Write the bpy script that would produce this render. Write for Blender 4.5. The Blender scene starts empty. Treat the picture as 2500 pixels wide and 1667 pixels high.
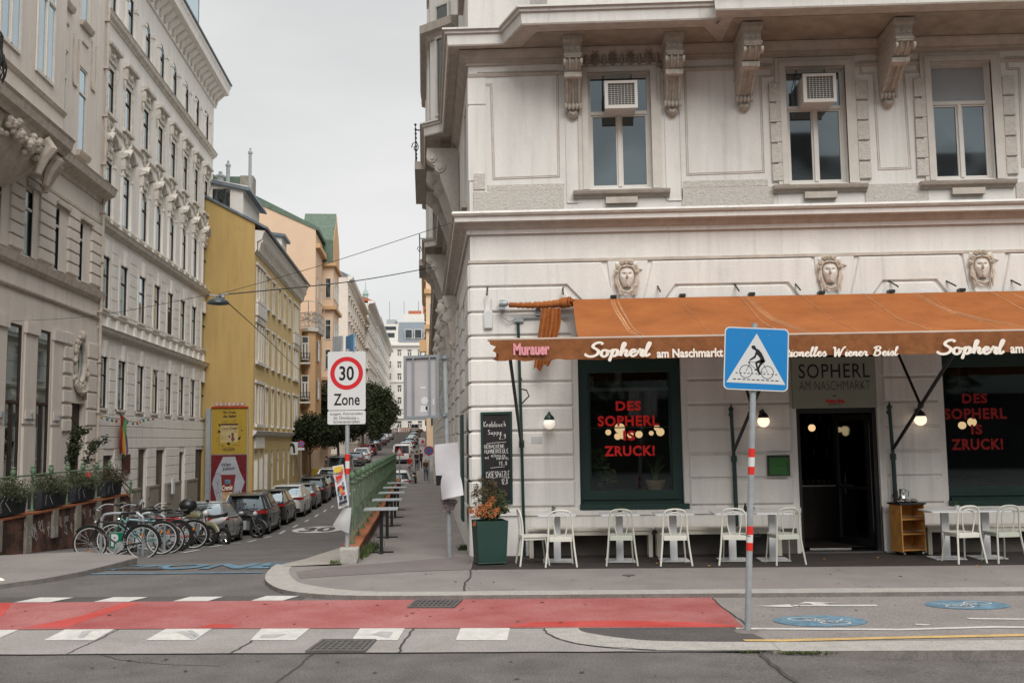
import bpy,bmesh,math,random
from mathutils import Vector,Matrix
random.seed(7)
for c in(bpy.data.objects,bpy.data.meshes,bpy.data.materials):
 for o in list(c):c.remove(o)
SC=bpy.context.scene
COL=SC.collection
R=math.radians
PI=math.pi
YAW,PITCH,ROLL=2.3,5.6,-0.78
CAMZ=1.92
FPX=2430.0
cam=bpy.data.cameras.new('camera');camo=bpy.data.objects.new('camera',cam);COL.objects.link(camo)
cam.sensor_width=36;cam.lens=FPX/2500*36;cam.clip_start=.1;cam.clip_end=3000
MC=Matrix.Rotation(R(YAW),3,'Z')@Matrix.Rotation(R(90+PITCH),3,'X')@Matrix.Rotation(R(ROLL),3,'Z')
camo.matrix_world=Matrix.Translation((0,0,CAMZ))@MC.to_4x4()
SC.camera=camo
SUN_EL,SUN_AZ=46,162
w=bpy.data.worlds.new('World');SC.world=w;w.use_nodes=True
nt=w.node_tree;nt.nodes.clear()
out=nt.nodes.new('ShaderNodeOutputWorld');bg=nt.nodes.new('ShaderNodeBackground')
sky=nt.nodes.new('ShaderNodeTexSky');sky.sky_type='NISHITA';sky.sun_disc=False
sky.sun_elevation=R(SUN_EL);sky.sun_rotation=R(SUN_AZ)
tc=nt.nodes.new('ShaderNodeTexCoord');mp=nt.nodes.new('ShaderNodeMapping');mp.inputs['Scale'].default_value=(1,1,3.0)
nz=nt.nodes.new('ShaderNodeTexNoise');nz.inputs['Scale'].default_value=1.7;nz.inputs['Detail'].default_value=7;nz.inputs['Roughness'].default_value=.5
cr=nt.nodes.new('ShaderNodeValToRGB')
cr.color_ramp.elements[0].position=.30;cr.color_ramp.elements[0].color=(3.45,3.5,3.48,1)
cr.color_ramp.elements[1].position=.72;cr.color_ramp.elements[1].color=(4.75,4.7,4.55,1)
mx=nt.nodes.new('ShaderNodeMix');mx.data_type='RGBA';mx.inputs[0].default_value=.94
nt.links.new(tc.outputs['Generated'],mp.inputs[0]);nt.links.new(mp.outputs[0],nz.inputs['Vector'])
nt.links.new(nz.outputs['Fac'],cr.inputs[0]);nt.links.new(sky.outputs[0],mx.inputs[6]);nt.links.new(cr.outputs[0],mx.inputs[7])
sx_=nt.nodes.new('ShaderNodeSeparateXYZ');nt.links.new(tc.outputs['Generated'],sx_.inputs[0])
zg=nt.nodes.new('ShaderNodeMapRange');zg.interpolation_type='SMOOTHSTEP';zg.inputs[1].default_value=.38;zg.inputs[2].default_value=1;zg.inputs[3].default_value=1;zg.inputs[4].default_value=2.0
nt.links.new(sx_.outputs[2],zg.inputs[0]);vm=nt.nodes.new('ShaderNodeVectorMath');vm.operation='SCALE';nt.links.new(mx.outputs[2],vm.inputs[0]);nt.links.new(zg.outputs[0],vm.inputs['Scale']);nt.links.new(vm.outputs[0],bg.inputs[0]);bg.inputs[1].default_value=.10;nt.links.new(bg.outputs[0],out.inputs[0])
sun=bpy.data.lights.new('sun','SUN');sun.energy=1.5;sun.angle=R(40);sun.color=(1,.955,.9)
suno=bpy.data.objects.new('sun',sun);COL.objects.link(suno)
sd=Vector((math.sin(R(SUN_AZ))*math.cos(R(SUN_EL)),math.cos(R(SUN_AZ))*math.cos(R(SUN_EL)),math.sin(R(SUN_EL))))
suno.rotation_euler=sd.to_track_quat('Z','Y').to_euler();suno.location=sd*50
SC.view_settings.view_transform='Standard';SC.view_settings.look='None';SC.view_settings.gamma=1
SC.view_settings.exposure=0.85;SC.view_settings.use_curve_mapping=False
SC.render.engine='CYCLES'
SC.cycles.max_bounces=6;SC.cycles.transparent_max_bounces=12
TH=R(7.35)
UX,UY=-math.sin(TH),math.cos(TH)
WX,WY=math.cos(TH),math.sin(TH)
Y0=16.74
CL=.78
def S(s,l,z=0):return(s*UX+l*WX,s*UY+l*WY,z)
def ray(px,py):return MC@Vector(((px-1250)/FPX,-(py-833.5)/FPX,-1))
def onY(px,py,Y):
 d=ray(px,py);t=Y/d.y;return(d.x*t,Y,CAMZ+d.z*t)
def F(px,py,o=0):
 p=onY(px,py,Y0-o);return(p[0],p[2])
def onZ(px,py,z=0):
 d=ray(px,py);t=(z-CAMZ)/d.z;return(d.x*t,d.y*t,z)
def L(px,py,l):
 d=ray(px,py);t=l/(d.x*WX+d.y*WY);return((d.x*UX+d.y*UY)*t,CAMZ+d.z*t)
FRONT=lambda a,o,z:(a,Y0-o,z)
def STREET(l):return lambda a,o,z:S(a,l+o,z)
def STREETR(l):return lambda a,o,z:S(a,l-o,z)
def CROSS(s):return lambda a,o,z:S(s-o,a,z)
ZR=[(-60,-.05),(14.5,-.05),(17,-.08),(20,-.28),(23.5,-.52),(28.4,-.86),(33,-1.27),(40,-1.68),(50,-1.84),(62,-1.86),(70,-1.72),(80,-1.35),(95,-.92),(109,-.52),(130,.15),(160,1.2),(195,2.55),(230,3.7),(300,4.6),(400,5)]
def zr(s):
 for(a,b),(c,d)in zip(ZR,ZR[1:]):
  if s<=c:return b+(d-b)*max(0,s-a)/(c-a)
 return ZR[-1][1]
MATS={}
def lin(c):return tuple((x/12.92 if x<=.04045 else((x+.055)/1.055)**2.4)for x in c)
def mat(name,col,rough=.8,metal=0,var=.12,vs=1.5,bump=0,bs=60,streak=0,spec=.3,col2=None,spk=0,coat=0,detail=6):
 if name in MATS:return MATS[name]
 m=bpy.data.materials.new(name);m.use_nodes=True;n=m.node_tree.nodes;l=m.node_tree.links
 p=n['Principled BSDF'];p.inputs['Roughness'].default_value=rough;p.inputs['Metallic'].default_value=metal
 p.inputs['Specular IOR Level'].default_value=spec;p.inputs['Coat Weight'].default_value=coat
 g=n.new('ShaderNodeNewGeometry');src=g.outputs['Position']
 c1=[x*(1-var)for x in col];c2=[min(1,x*(1+var))for x in(col2 or col)]
 t=n.new('ShaderNodeTexNoise');t.inputs['Scale'].default_value=vs;t.inputs['Detail'].default_value=detail;t.inputs['Roughness'].default_value=.62
 if streak:
  mp=n.new('ShaderNodeMapping');mp.inputs['Scale'].default_value=(3,3,.35);l.new(src,mp.inputs[0]);l.new(mp.outputs[0],t.inputs['Vector'])
 else:l.new(src,t.inputs['Vector'])
 r=n.new('ShaderNodeValToRGB');r.color_ramp.elements[0].position=.3;r.color_ramp.elements[1].position=.7
 r.color_ramp.elements[0].color=(*c1,1);r.color_ramp.elements[1].color=(*c2,1)
 l.new(t.outputs['Fac'],r.inputs[0]);cur=r.outputs[0]
 if streak:
  for sc_,lo_,hi_,k_ in(((5,5,.22),.56,.74,.86),((.9,.9,.9),.60,.64,.95)):
   mp2=n.new('ShaderNodeMapping');mp2.inputs['Scale'].default_value=sc_;l.new(src,mp2.inputs[0]);ts=n.new('ShaderNodeTexNoise');ts.inputs['Scale'].default_value=1.6;ts.inputs['Detail'].default_value=5;l.new(mp2.outputs[0],ts.inputs['Vector'])
   ms=n.new('ShaderNodeMapRange');ms.inputs[1].default_value=lo_;ms.inputs[2].default_value=hi_;ms.inputs[3].default_value=1;ms.inputs[4].default_value=k_;l.new(ts.outputs['Fac'],ms.inputs[0])
   vs_=n.new('ShaderNodeVectorMath');vs_.operation='SCALE';l.new(cur,vs_.inputs[0]);l.new(ms.outputs[0],vs_.inputs['Scale']);cur=vs_.outputs[0]
 if spk:
  t3=n.new('ShaderNodeTexNoise');t3.inputs['Scale'].default_value=55;t3.inputs['Detail'].default_value=3;l.new(src,t3.inputs['Vector'])
  mr=n.new('ShaderNodeMapRange');mr.inputs[1].default_value=.3;mr.inputs[2].default_value=.7;mr.inputs[3].default_value=1-spk;mr.inputs[4].default_value=1+spk
  l.new(t3.outputs['Fac'],mr.inputs[0]);mm=n.new('ShaderNodeMix');mm.data_type='RGBA';mm.blend_type='MULTIPLY';mm.inputs[0].default_value=1
  cb=n.new('ShaderNodeCombineColor');[l.new(mr.outputs[0],cb.inputs[i])for i in range(3)]
  l.new(cur,mm.inputs[6]);l.new(cb.outputs[0],mm.inputs[7]);cur=mm.outputs[2]
 l.new(cur,p.inputs['Base Color'])
 if bump:
  t2=n.new('ShaderNodeTexNoise');t2.inputs['Scale'].default_value=bs;t2.inputs['Detail'].default_value=4;l.new(src,t2.inputs['Vector'])
  b=n.new('ShaderNodeBump');b.inputs['Strength'].default_value=bump;b.inputs['Distance'].default_value=.6/bs
  l.new(t2.outputs['Fac'],b.inputs['Height']);l.new(b.outputs[0],p.inputs['Normal'])
 MATS[name]=m;return m
def glassmat(name,dark=(.02,.022,.024),refl=.3,rough=.03,alpha=None,vs=.35,lo=.4):
 """window pane: reflection of the sky over a dark room; alpha: share that lets the room behind show"""
 m=bpy.data.materials.new(name);m.use_nodes=True;n=m.node_tree.nodes;l=m.node_tree.links;n.clear()
 o=n.new('ShaderNodeOutputMaterial');gl=n.new('ShaderNodeBsdfGlossy');gl.inputs['Roughness'].default_value=rough
 gl.inputs['Color'].default_value=(.80,.93,1,1)
 if alpha:base=n.new('ShaderNodeBsdfTransparent');base.inputs[0].default_value=(.9,.93,.92,1)
 else:
  base=n.new('ShaderNodeBsdfDiffuse');g=n.new('ShaderNodeNewGeometry');t=n.new('ShaderNodeTexNoise');t.inputs['Scale'].default_value=vs;t.inputs['Detail'].default_value=1
  l.new(g.outputs['Position'],t.inputs['Vector']);r=n.new('ShaderNodeValToRGB');r.color_ramp.elements[0].position=.42;r.color_ramp.elements[1].position=.62
  r.color_ramp.elements[0].color=(*[c*lo for c in dark],1);r.color_ramp.elements[1].color=(*[c*2.6 for c in dark],1);l.new(t.outputs['Fac'],r.inputs[0]);l.new(r.outputs[0],base.inputs[0])
 lw=n.new('ShaderNodeLayerWeight');lw.inputs[0].default_value=.35
 mr=n.new('ShaderNodeMapRange');mr.inputs[3].default_value=refl;mr.inputs[4].default_value=1;l.new(lw.outputs['Facing'],mr.inputs[0])
 mr.interpolation_type='SMOOTHSTEP'
 mxx=n.new('ShaderNodeMixShader');l.new(mr.outputs[0],mxx.inputs[0]);l.new(base.outputs[0],mxx.inputs[1]);l.new(gl.outputs[0],mxx.inputs[2]);l.new(mxx.outputs[0],o.inputs[0])
 MATS[name]=m;return m
def emit(name,col,st):
 m=bpy.data.materials.new(name);m.use_nodes=True;p=m.node_tree.nodes['Principled BSDF']
 p.inputs['Base Color'].default_value=(*col,1);p.inputs['Emission Color'].default_value=(*col,1);p.inputs['Emission Strength'].default_value=st
 MATS[name]=m;return m
def brickmat(name,c1,c2,mortar,sc=1.0):
 m=bpy.data.materials.new(name);m.use_nodes=True;n=m.node_tree.nodes;l=m.node_tree.links;p=n['Principled BSDF'];p.inputs['Roughness'].default_value=.95
 g=n.new('ShaderNodeNewGeometry');d=n.new('ShaderNodeVectorMath');d.operation='DOT_PRODUCT';d.inputs[1].default_value=(UX,UY,0)
 sx=n.new('ShaderNodeSeparateXYZ');l.new(g.outputs['Position'],d.inputs[0]);l.new(g.outputs['Position'],sx.inputs[0])
 c=n.new('ShaderNodeCombineXYZ');l.new(d.outputs['Value'],c.inputs[0]);l.new(sx.outputs[2],c.inputs[1])
 b=n.new('ShaderNodeTexBrick');b.inputs['Color1'].default_value=(*c1,1);b.inputs['Color2'].default_value=(*c2,1);b.inputs['Mortar'].default_value=(*mortar,1)
 b.inputs['Scale'].default_value=sc;b.inputs['Brick Width'].default_value=.26;b.inputs['Row Height'].default_value=.075;b.inputs['Mortar Size'].default_value=.008
 l.new(c.outputs[0],b.inputs['Vector'])
 t=n.new('ShaderNodeTexNoise');t.inputs['Scale'].default_value=2.2;t.inputs['Detail'].default_value=8;l.new(g.outputs['Position'],t.inputs['Vector'])
 r=n.new('ShaderNodeValToRGB');r.color_ramp.elements[0].position=.4;r.color_ramp.elements[1].position=.62;r.color_ramp.elements[0].color=(.3,.28,.28,1);r.color_ramp.elements[1].color=(1,1,1,1)
 l.new(t.outputs['Fac'],r.inputs[0]);mm=n.new('ShaderNodeMix');mm.data_type='RGBA';mm.blend_type='MULTIPLY';mm.inputs[0].default_value=1
 l.new(b.outputs['Color'],mm.inputs[6]);l.new(r.outputs[0],mm.inputs[7]);l.new(mm.outputs[2],p.inputs['Base Color'])
 MATS[name]=m;return m
M_wall=mat('white_plaster',(.70,.685,.655),.9,var=.075,vs=1.3,spk=.05,bump=.25,bs=45,streak=1)
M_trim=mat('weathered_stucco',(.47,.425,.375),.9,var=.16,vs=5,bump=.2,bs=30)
M_undershade=mat('shaded_dirty_stucco',(.33,.285,.235),.95,var=.22,vs=3)  # soffits and frieze: dirt plus shade put into one darker colour
M_orn=mat('shaded_ornament',(.44,.40,.35),.9,var=.2,vs=14)  # shading of the brackets put into a darker base colour
M_rimal=mat('aluminium_rim',(.52,.52,.52),.4,metal=.3,var=.04)
M_rough=mat('roughcast',(.53,.50,.46),.95,var=.14,vs=18,bump=1.0,bs=32)
M_cream=mat('cream_plaster',(.67,.61,.55),.9,var=.07,vs=.8,bump=.15,bs=30,streak=1)
M_creamt=mat('cream_trim',(.52,.46,.395),.9,var=.2,vs=4)
M_white=mat('old_white_plaster',(.74,.71,.665),.9,var=.08,vs=1.2,bump=.2,bs=25,streak=1)
M_whitet=mat('old_white_trim',(.60,.56,.50),.9,var=.22,vs=4)
M_yel=mat('yellow_render',(.46,.32,.125),.9,var=.09,vs=.6,bump=.1,bs=30,streak=1)
M_yel2=mat('pale_yellow_render',(.62,.47,.225),.9,var=.06,vs=1)
M_pale=mat('pale_trim',(.66,.635,.59),.9,var=.08,vs=3)
M_salm=mat('salmon_render',(.62,.46,.33),.9,var=.05,vs=.7,bump=.1,bs=30)
M_orng=mat('orange_render',(.52,.33,.18),.9,var=.08,vs=1)
M_copper=mat('green_copper',(.10,.145,.11),.6,var=.25,vs=3)
M_slate=mat('slate_metal',(.13,.16,.19),.5,var=.2,vs=3,spec=.5)
M_pink=mat('pale_pink_render',(.64,.57,.50),.9,var=.05,vs=1)
M_asph=mat('asphalt',(.125,.116,.112),.92,var=.2,vs=.9,bump=.4,bs=110,spk=.4)
M_asph2=mat('worn_asphalt',(.117,.108,.101),.92,var=.22,vs=2.2,bump=.4,bs=110,spk=.38)
M_dasph=mat('dark_asphalt',(.085,.078,.075),.92,var=.18,vs=2,bump=.3,bs=120,spk=.3)
M_pave=mat('pavement',(.225,.203,.192),.9,var=.13,vs=1.2,bump=.3,bs=100,spk=.28)
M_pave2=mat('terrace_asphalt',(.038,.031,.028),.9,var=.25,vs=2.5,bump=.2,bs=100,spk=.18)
M_ppl=mat('mauve_asphalt',(.17,.148,.143),.9,var=.1,vs=1.5,bump=.2,bs=100,spk=.2)
M_conc=mat('concrete_apron',(.275,.256,.245),.9,var=.12,vs=1.5,bump=.3,bs=100,spk=.22)
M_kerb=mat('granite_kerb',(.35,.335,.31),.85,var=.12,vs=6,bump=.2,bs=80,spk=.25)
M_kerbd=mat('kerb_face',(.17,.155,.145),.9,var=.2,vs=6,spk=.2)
M_gran=mat('granite_setts',(.33,.305,.275),.9,var=.2,vs=9,bump=.4,bs=25,spk=.25)
M_red=mat('red_lane_paint',(.32,.070,.066),.85,var=.12,vs=.9,col2=(.34,.14,.135),bump=.3,bs=100,spk=.22,detail=10)
M_wpaint=mat('white_road_paint',(.50,.49,.465),.85,var=.1,vs=7,spk=.12,col2=(.54,.53,.505))
M_bpaint=mat('blue_road_paint',(.115,.20,.265),.85,var=.35,vs=5,spk=.2)
M_ypaint=mat('yellow_road_paint',(.50,.34,.14),.85,var=.15,vs=5,spk=.2)
M_crack=mat('crack',(.06,.055,.052),.95,var=.2)
M_win=glassmat('dark_window_glass',refl=.16)
M_winb=glassmat('sky_window_glass',(.022,.028,.03),refl=.14,vs=1.2)
M_shop=glassmat('shop_glass',refl=.045,alpha=1)
M_wood=mat('brown_wood',(.05,.03,.022),.6,var=.2,vs=8)
M_wframe=mat('white_window_frame',(.62,.60,.56),.5,var=.05,vs=5)
M_black=mat('black_paint',(.012,.012,.013),.4,var=.1,spec=.5)
M_rubber=mat('rubber',(.014,.014,.014),.9,var=.1)
M_green=mat('dark_green_paint',(.007,.034,.028),.42,var=.15,vs=4,spec=.5)
M_gplant=mat('green_planter_paint',(.016,.047,.038),.55,var=.12,vs=3,spec=.4)
M_rail=mat('railing_green',(.105,.17,.10),.6,var=.3,vs=8,spec=.4)
M_galv=mat('galvanised_steel',(.34,.37,.385),.5,metal=.35,var=.15,vs=9,spec=.5)
M_chrome=mat('chrome',(.6,.6,.6),.22,metal=1,var=.05)
M_canvas=mat('orange_canvas',(.30,.095,.024),.95,var=.13,vs=1.5,col2=(.325,.11,.03),bump=.3,bs=9)
M_canvas2=mat('valance_canvas',(.22,.085,.032),.95,var=.2,vs=7,bump=.3,bs=14)
M_scuff=mat('pale_scuff',(.52,.27,.14),.95,var=.2,vs=9)
M_letter=mat('cream_lettering',(.80,.74,.66),.8,var=.04)
M_pinkl=mat('pink_lettering',(.66,.28,.32),.8,var=.15,vs=20)
M_chair=mat('chair_white_paint',(.63,.62,.56),.42,var=.05,vs=6,spec=.45)
M_chairg=mat('chair_grey_green_paint',(.46,.48,.42),.42,var=.05,vs=6,spec=.45)
M_tablew=mat('table_white_metal',(.64,.65,.66),.4,var=.04,spec=.5)
M_bench=mat('bench_paint',(.55,.52,.45),.6,var=.08,vs=5)
M_slateb=mat('blackboard',(.022,.019,.021),.8,var=.3,vs=4)
M_chalk=mat('chalk',(.62,.62,.60),.95,var=.15,vs=40)
M_redl=mat('red_lettering',(.90,.03,.025),.5,var=.05)
M_paper=mat('paper',(.62,.62,.64),.85,var=.05,vs=5)
M_signw=mat('sign_white',(.60,.61,.61),.45,var=.04,spec=.5)
M_signr=mat('sign_red',(.55,.012,.02),.45,var=.04,spec=.5)
M_signb=mat('sign_blue',(.0,.19,.50),.45,var=.03,spec=.5)
M_signk=mat('sign_black',(.012,.013,.015),.5,var=.05)
M_signgrey=mat('sign_back_grey',(.40,.39,.40),.5,var=.06,vs=3,spec=.5)
M_tail=mat('tail_light_red',(.30,.012,.015),.2,var=.05,spec=.6,coat=.5)
M_head=mat('headlight_glass',(.5,.5,.5),.15,var=.05,spec=.7,coat=.5)
M_car_glass=glassmat('car_glass',(.010,.012,.013),refl=.09,vs=2)
M_carplastic=mat('car_plastic',(.02,.02,.02),.7,var=.05)
M_leafd=mat('dark_foliage',(.020,.029,.011),.8,var=.5,vs=6,col2=(.032,.043,.016))
M_leaf=mat('foliage',(.055,.085,.03),.8,var=.45,vs=9,col2=(.08,.11,.035))
M_leafg=mat('grey_green_foliage',(.085,.095,.055),.8,var=.4,vs=12)
M_bark=mat('bark',(.07,.055,.04),.9,var=.3,vs=8)
M_brick=brickmat('dirty_brick',(.20,.075,.042),(.11,.05,.036),(.11,.09,.075))
M_brickcap=mat('orange_brick_cap',(.33,.12,.055),.9,var=.3,vs=8,spk=.2)
M_stone=mat('old_stone',(.27,.245,.205),.9,var=.2,vs=5,bump=.3,bs=30)
M_dark=mat('dark_interior',(.020,.014,.012),.8,var=.3,vs=2)
M_skin=mat('skin',(.42,.25,.18),.6,var=.05)
def catmull(pts,n=6,closed=False):
 P=[Vector(p)for p in pts];o=[]
 N=len(P)
 for i in range(N if closed else N-1):
  p0=P[i-1]if(i>0 or closed)else P[0];p1=P[i];p2=P[(i+1)%N];p3=P[(i+2)%N]if(closed or i+2<N)else P[-1]
  for k in range(n):
   t=k/n;o.append(.5*((2*p1)+(-p0+p2)*t+(2*p0-5*p1+4*p2-p3)*t*t+(-p0+3*p1-3*p2+p3)*t**3))
 if not closed:o.append(P[-1])
 return o
class MB:
 def __init__(s,fr=None):s.v=[];s.f=[];s.m=[];s.fr=fr;s.mi=0
 def mark(s):s.mk=getattr(s,'mk',[])+[(len(s.v),len(s.f))];return s
 def add(s,vs,fs):
  n=len(s.v);s.v+=[tuple(s.fr(*p))if s.fr else tuple(p)for p in vs];s.f+=[tuple(i+n for i in f)for f in fs];s.m+=[s.mi]*len(fs);return s
 def box(s,a0,a1,b0,b1,c0,c1):
  return s.add([(a,b,c)for c in(c0,c1)for b in(b0,b1)for a in(a0,a1)],[(0,2,3,1),(4,5,7,6),(0,1,5,4),(2,6,7,3),(0,4,6,2),(1,3,7,5)])
 def prism(s,poly,o0,o1,ch=0):
  n=len(poly);cx=sum(p[0]for p in poly)/n;cz=sum(p[1]for p in poly)/n
  vs=[(a,o0,z)for a,z in poly]+[(a,o1-(ch if ch else 0),z)for a,z in poly]
  fs=[tuple(range(n))[::-1]]+[(i,(i+1)%n,n+(i+1)%n,n+i)for i in range(n)]
  if ch:
   ins=inset(poly,ch);vs+=[(a,o1,z)for a,z in ins]
   fs+=[(n+i,n+(i+1)%n,2*n+(i+1)%n,2*n+i)for i in range(n)]+[tuple(range(2*n,3*n))]
  else:fs.append(tuple(range(n,2*n)))
  return s.add(vs,fs)
 def slab(s,poly,z0,z1,zf=None):
  n=len(poly);g=zf or(lambda x,y:0)
  vs=[(x,y,z0+g(x,y))for x,y in poly]+[(x,y,z1+g(x,y))for x,y in poly]
  return s.add(vs,[tuple(range(n))[::-1],tuple(range(n,2*n))]+[(i,(i+1)%n,n+(i+1)%n,n+i)for i in range(n)])
 def loft(s,rings,caps=True,closed=True):
  n=len(rings[0]);vs=[p for r in rings for p in r];fs=[]
  for k in range(len(rings)-1):
   for i in range(n if closed else n-1):
    j=(i+1)%n;fs.append((k*n+i,k*n+j,(k+1)*n+j,(k+1)*n+i))
  if caps:fs+=[tuple(range(n))[::-1],tuple(range((len(rings)-1)*n,len(rings)*n))]
  return s.add(vs,fs)
 def tube(s,pts,r,n=8,closed=False,flat=1.0,up=None):
  P=[Vector(p)for p in pts];N=len(P);rr=r if isinstance(r,(list,tuple))else[r]*N
  T=[]
  for i in range(N):
   a=P[i-1]if(i>0 or closed)else P[i];b=P[(i+1)%N]if(i<N-1 or closed)else P[i]
   t=b-a;T.append(t.normalized()if t.length>1e-9 else Vector((0,0,1)))
  u=Vector(up)if up else(Vector((0,0,1))if abs(T[0].z)<.9 else Vector((1,0,0)));rings=[]
  for i in range(N):
   u=u-T[i]*u.dot(T[i])
   if u.length<1e-6:u=Vector((1,0,0))-T[i]*T[i].x
   u.normalize();v=T[i].cross(u)
   rings.append([tuple(P[i]+(u*math.cos(2*PI*k/n)+v*math.sin(2*PI*k/n)*flat)*rr[i])for k in range(n)])
  if closed:rings.append(rings[0])
  return s.loft(rings,caps=not closed)
 def lathe(s,prof,c=(0,0,0),n=16,ax='z',sx=1,sy=1):
  rings=[]
  for r,h in prof:
   ring=[]
   for k in range(n):
    a=2*PI*k/n;x,y=r*math.cos(a)*sx,r*math.sin(a)*sy
    p=(x,y,h)if ax=='z' else((x,h,y)if ax=='y' else(h,x,y))
    ring.append((c[0]+p[0],c[1]+p[1],c[2]+p[2]))
   rings.append(ring)
  return s.loft(rings)
 def ball(s,c,r,n=12,m=8,sx=1,sy=1,sz=1):
  return s.lathe([(max(1e-4,math.sin(PI*i/m))*r,-math.cos(PI*i/m)*r*sz)for i in range(m+1)],c,n,sx=sx,sy=sy)
 def sweep(s,path,prof,side=1,z=0,closed=False):
  P=[Vector((p[0],p[1]))for p in path];N=len(P);rings=[]
  for i in range(N):
   d0=(P[i]-P[i-1]).normalized()if(i>0 or closed)else None;d1=(P[(i+1)%N]-P[i]).normalized()if(i<N-1 or closed)else None
   d0=d0 or d1;d1=d1 or d0
   n0=Vector((d0.y,-d0.x))*side;n1=Vector((d1.y,-d1.x))*side;m=(n0+n1).normalized();m=m/max(.35,m.dot(n0))
   rings.append([(P[i].x+m.x*o,P[i].y+m.y*o,z+h)for o,h in prof])
  if closed:rings.append(rings[0])
  return s.loft(rings,caps=not closed)
 def wall(s,a0,a1,z0,z1,ops,rec,back=False):
  As=sorted({a0,a1,*[x for o in ops for x in o[:2]if a0<x<a1]});Zs=sorted({z0,z1,*[x for o in ops for x in o[2:4]if z0<x<z1]})
  for i in range(len(As)-1):
   for j in range(len(Zs)-1):
    ca,cz=(As[i]+As[i+1])/2,(Zs[j]+Zs[j+1])/2
    if any(o[0]<ca<o[1]and o[2]<cz<o[3]for o in ops):continue
    s.add([(As[i],0,Zs[j]),(As[i+1],0,Zs[j]),(As[i+1],0,Zs[j+1]),(As[i],0,Zs[j+1])],[(0,1,2,3)])
  for o in ops:
   a,b,c,d=o[:4]
   s.add([(a,0,c),(b,0,c),(b,0,d),(a,0,d),(a,-rec,c),(b,-rec,c),(b,-rec,d),(a,-rec,d)],[(0,4,5,1),(1,5,6,2),(2,6,7,3),(3,7,4,0)])
  return s
 def archfill(s,a,b,z,rec,o1=.0,n=8):
  r=(b-a)/2;c=(a+b)/2
  for sg in(-1,1):
   poly=[(c+sg*r,z)]+[(c+sg*r*math.cos(PI/2*k/n),z-r+r*math.sin(PI/2*k/n))for k in range(n+1)]
   s.prism(poly,-rec,o1)
  return s
 def ribbon(s,pts,w,o,calli=0,inc=0):
  P=[Vector((p[0],p[1]))for p in pts];N=len(P);vs=[]
  for i in range(N):
   d=(P[min(i+1,N-1)]-P[max(i-1,0)]);d=d.normalized()if d.length>0 else Vector((1,0));n=Vector((-d.y,d.x))
   ww=w*(1-calli*abs(d.x))/2
   if i in(0,N-1):ww*=.8
   oo=o+inc*i;vs+=[(P[i].x+n.x*ww,oo,P[i].y+n.y*ww),(P[i].x-n.x*ww,oo,P[i].y-n.y*ww)]
  return s.add(vs,[(2*i,2*i+1,2*i+3,2*i+2)for i in range(N-1)])
 def build(s,name,mats,parent=None,smooth=False,ang=35,recalc=True,label=None):
  if getattr(s,'mk',None):
   cuts=[(0,0)]+s.mk+[(len(s.v),len(s.f))];r=None
   for(v0,f0),(v1,f1)in zip(cuts,cuts[1:]):
    if f1<=f0:continue
    q=MB();q.v=s.v[v0:v1];q.f=[tuple(i-v0 for i in f)for f in s.f[f0:f1]];q.m=s.m[f0:f1];r=q.build(name,mats,parent,smooth,ang,recalc,label)
   return r
  me=bpy.data.meshes.new(name);off=Vector(parent['_loc'])if parent is not None and '_loc' in parent else Vector((0,0,0))
  me.from_pydata([tuple(Vector(v)-off)for v in s.v],[],s.f);me.update()
  mats=mats if isinstance(mats,(list,tuple))else[mats]
  for m in mats:me.materials.append(m)
  if len(mats)>1:me.polygons.foreach_set('material_index',s.m)
  if recalc:
   bm=bmesh.new();bm.from_mesh(me);bmesh.ops.recalc_face_normals(bm,faces=bm.faces);bm.to_mesh(me);bm.free()
  if smooth:
   me.polygons.foreach_set('use_smooth',[True]*len(me.polygons));me.set_sharp_from_angle(angle=R(ang))
  o=bpy.data.objects.new(name,me);COL.objects.link(o)
  if parent is not None:o.parent=parent;o['_loc']=tuple(off)
  if label:o['label']=label
  return o
def inset(poly,d):
 n=len(poly);A=sum(poly[i][0]*poly[(i+1)%n][1]-poly[(i+1)%n][0]*poly[i][1]for i in range(n));sg=1 if A>0 else-1;o=[]
 for i in range(n):
  p,a,b=Vector(poly[i]),Vector(poly[i-1]),Vector(poly[(i+1)%n]);d0=(p-a).normalized();d1=(b-p).normalized()
  n0=Vector((-d0.y,d0.x))*sg;n1=Vector((-d1.y,d1.x))*sg;m=(n0+n1);m=m.normalized()if m.length>1e-6 else n0;m=m/max(.3,m.dot(n0));o.append((p.x+m.x*d,p.y+m.y*d))
 return o
def tag(o,label=None,cat=None,group=None,kind=None):
 if label:o['label']=label
 if cat:o['category']=cat
 if group:o['group']=group
 if kind:o['kind']=kind
 return o
def thing(name,label,cat,loc=(0,0,0),group=None):
 o=bpy.data.objects.new(name,None);COL.objects.link(o);o.location=loc;o['_loc']=tuple(loc);o.empty_display_size=.2
 return tag(o,label,cat,group)
def struct(name,mb,m,**k):
 o=mb.build(name,m,**k);o['kind']='structure';return o
def kids(o):return[c for c in COL.objects if c.parent==o]
def copy_tree(o,parent=None,loc=None,rz=None,label=None,swap=None):
 c=o.copy();COL.objects.link(c);c.parent=parent
 if loc is not None:c.location=loc
 if rz is not None:c.rotation_euler=(0,0,rz)
 if label:c['label']=label
 if swap and c.data:
  for a,b in swap.items():
   if c.data.materials and c.data.materials[0]==a:c.data=c.data.copy();c.data.materials[0]=b
 for ch in kids(o):copy_tree(ch,c,swap=swap)
 return c
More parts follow.
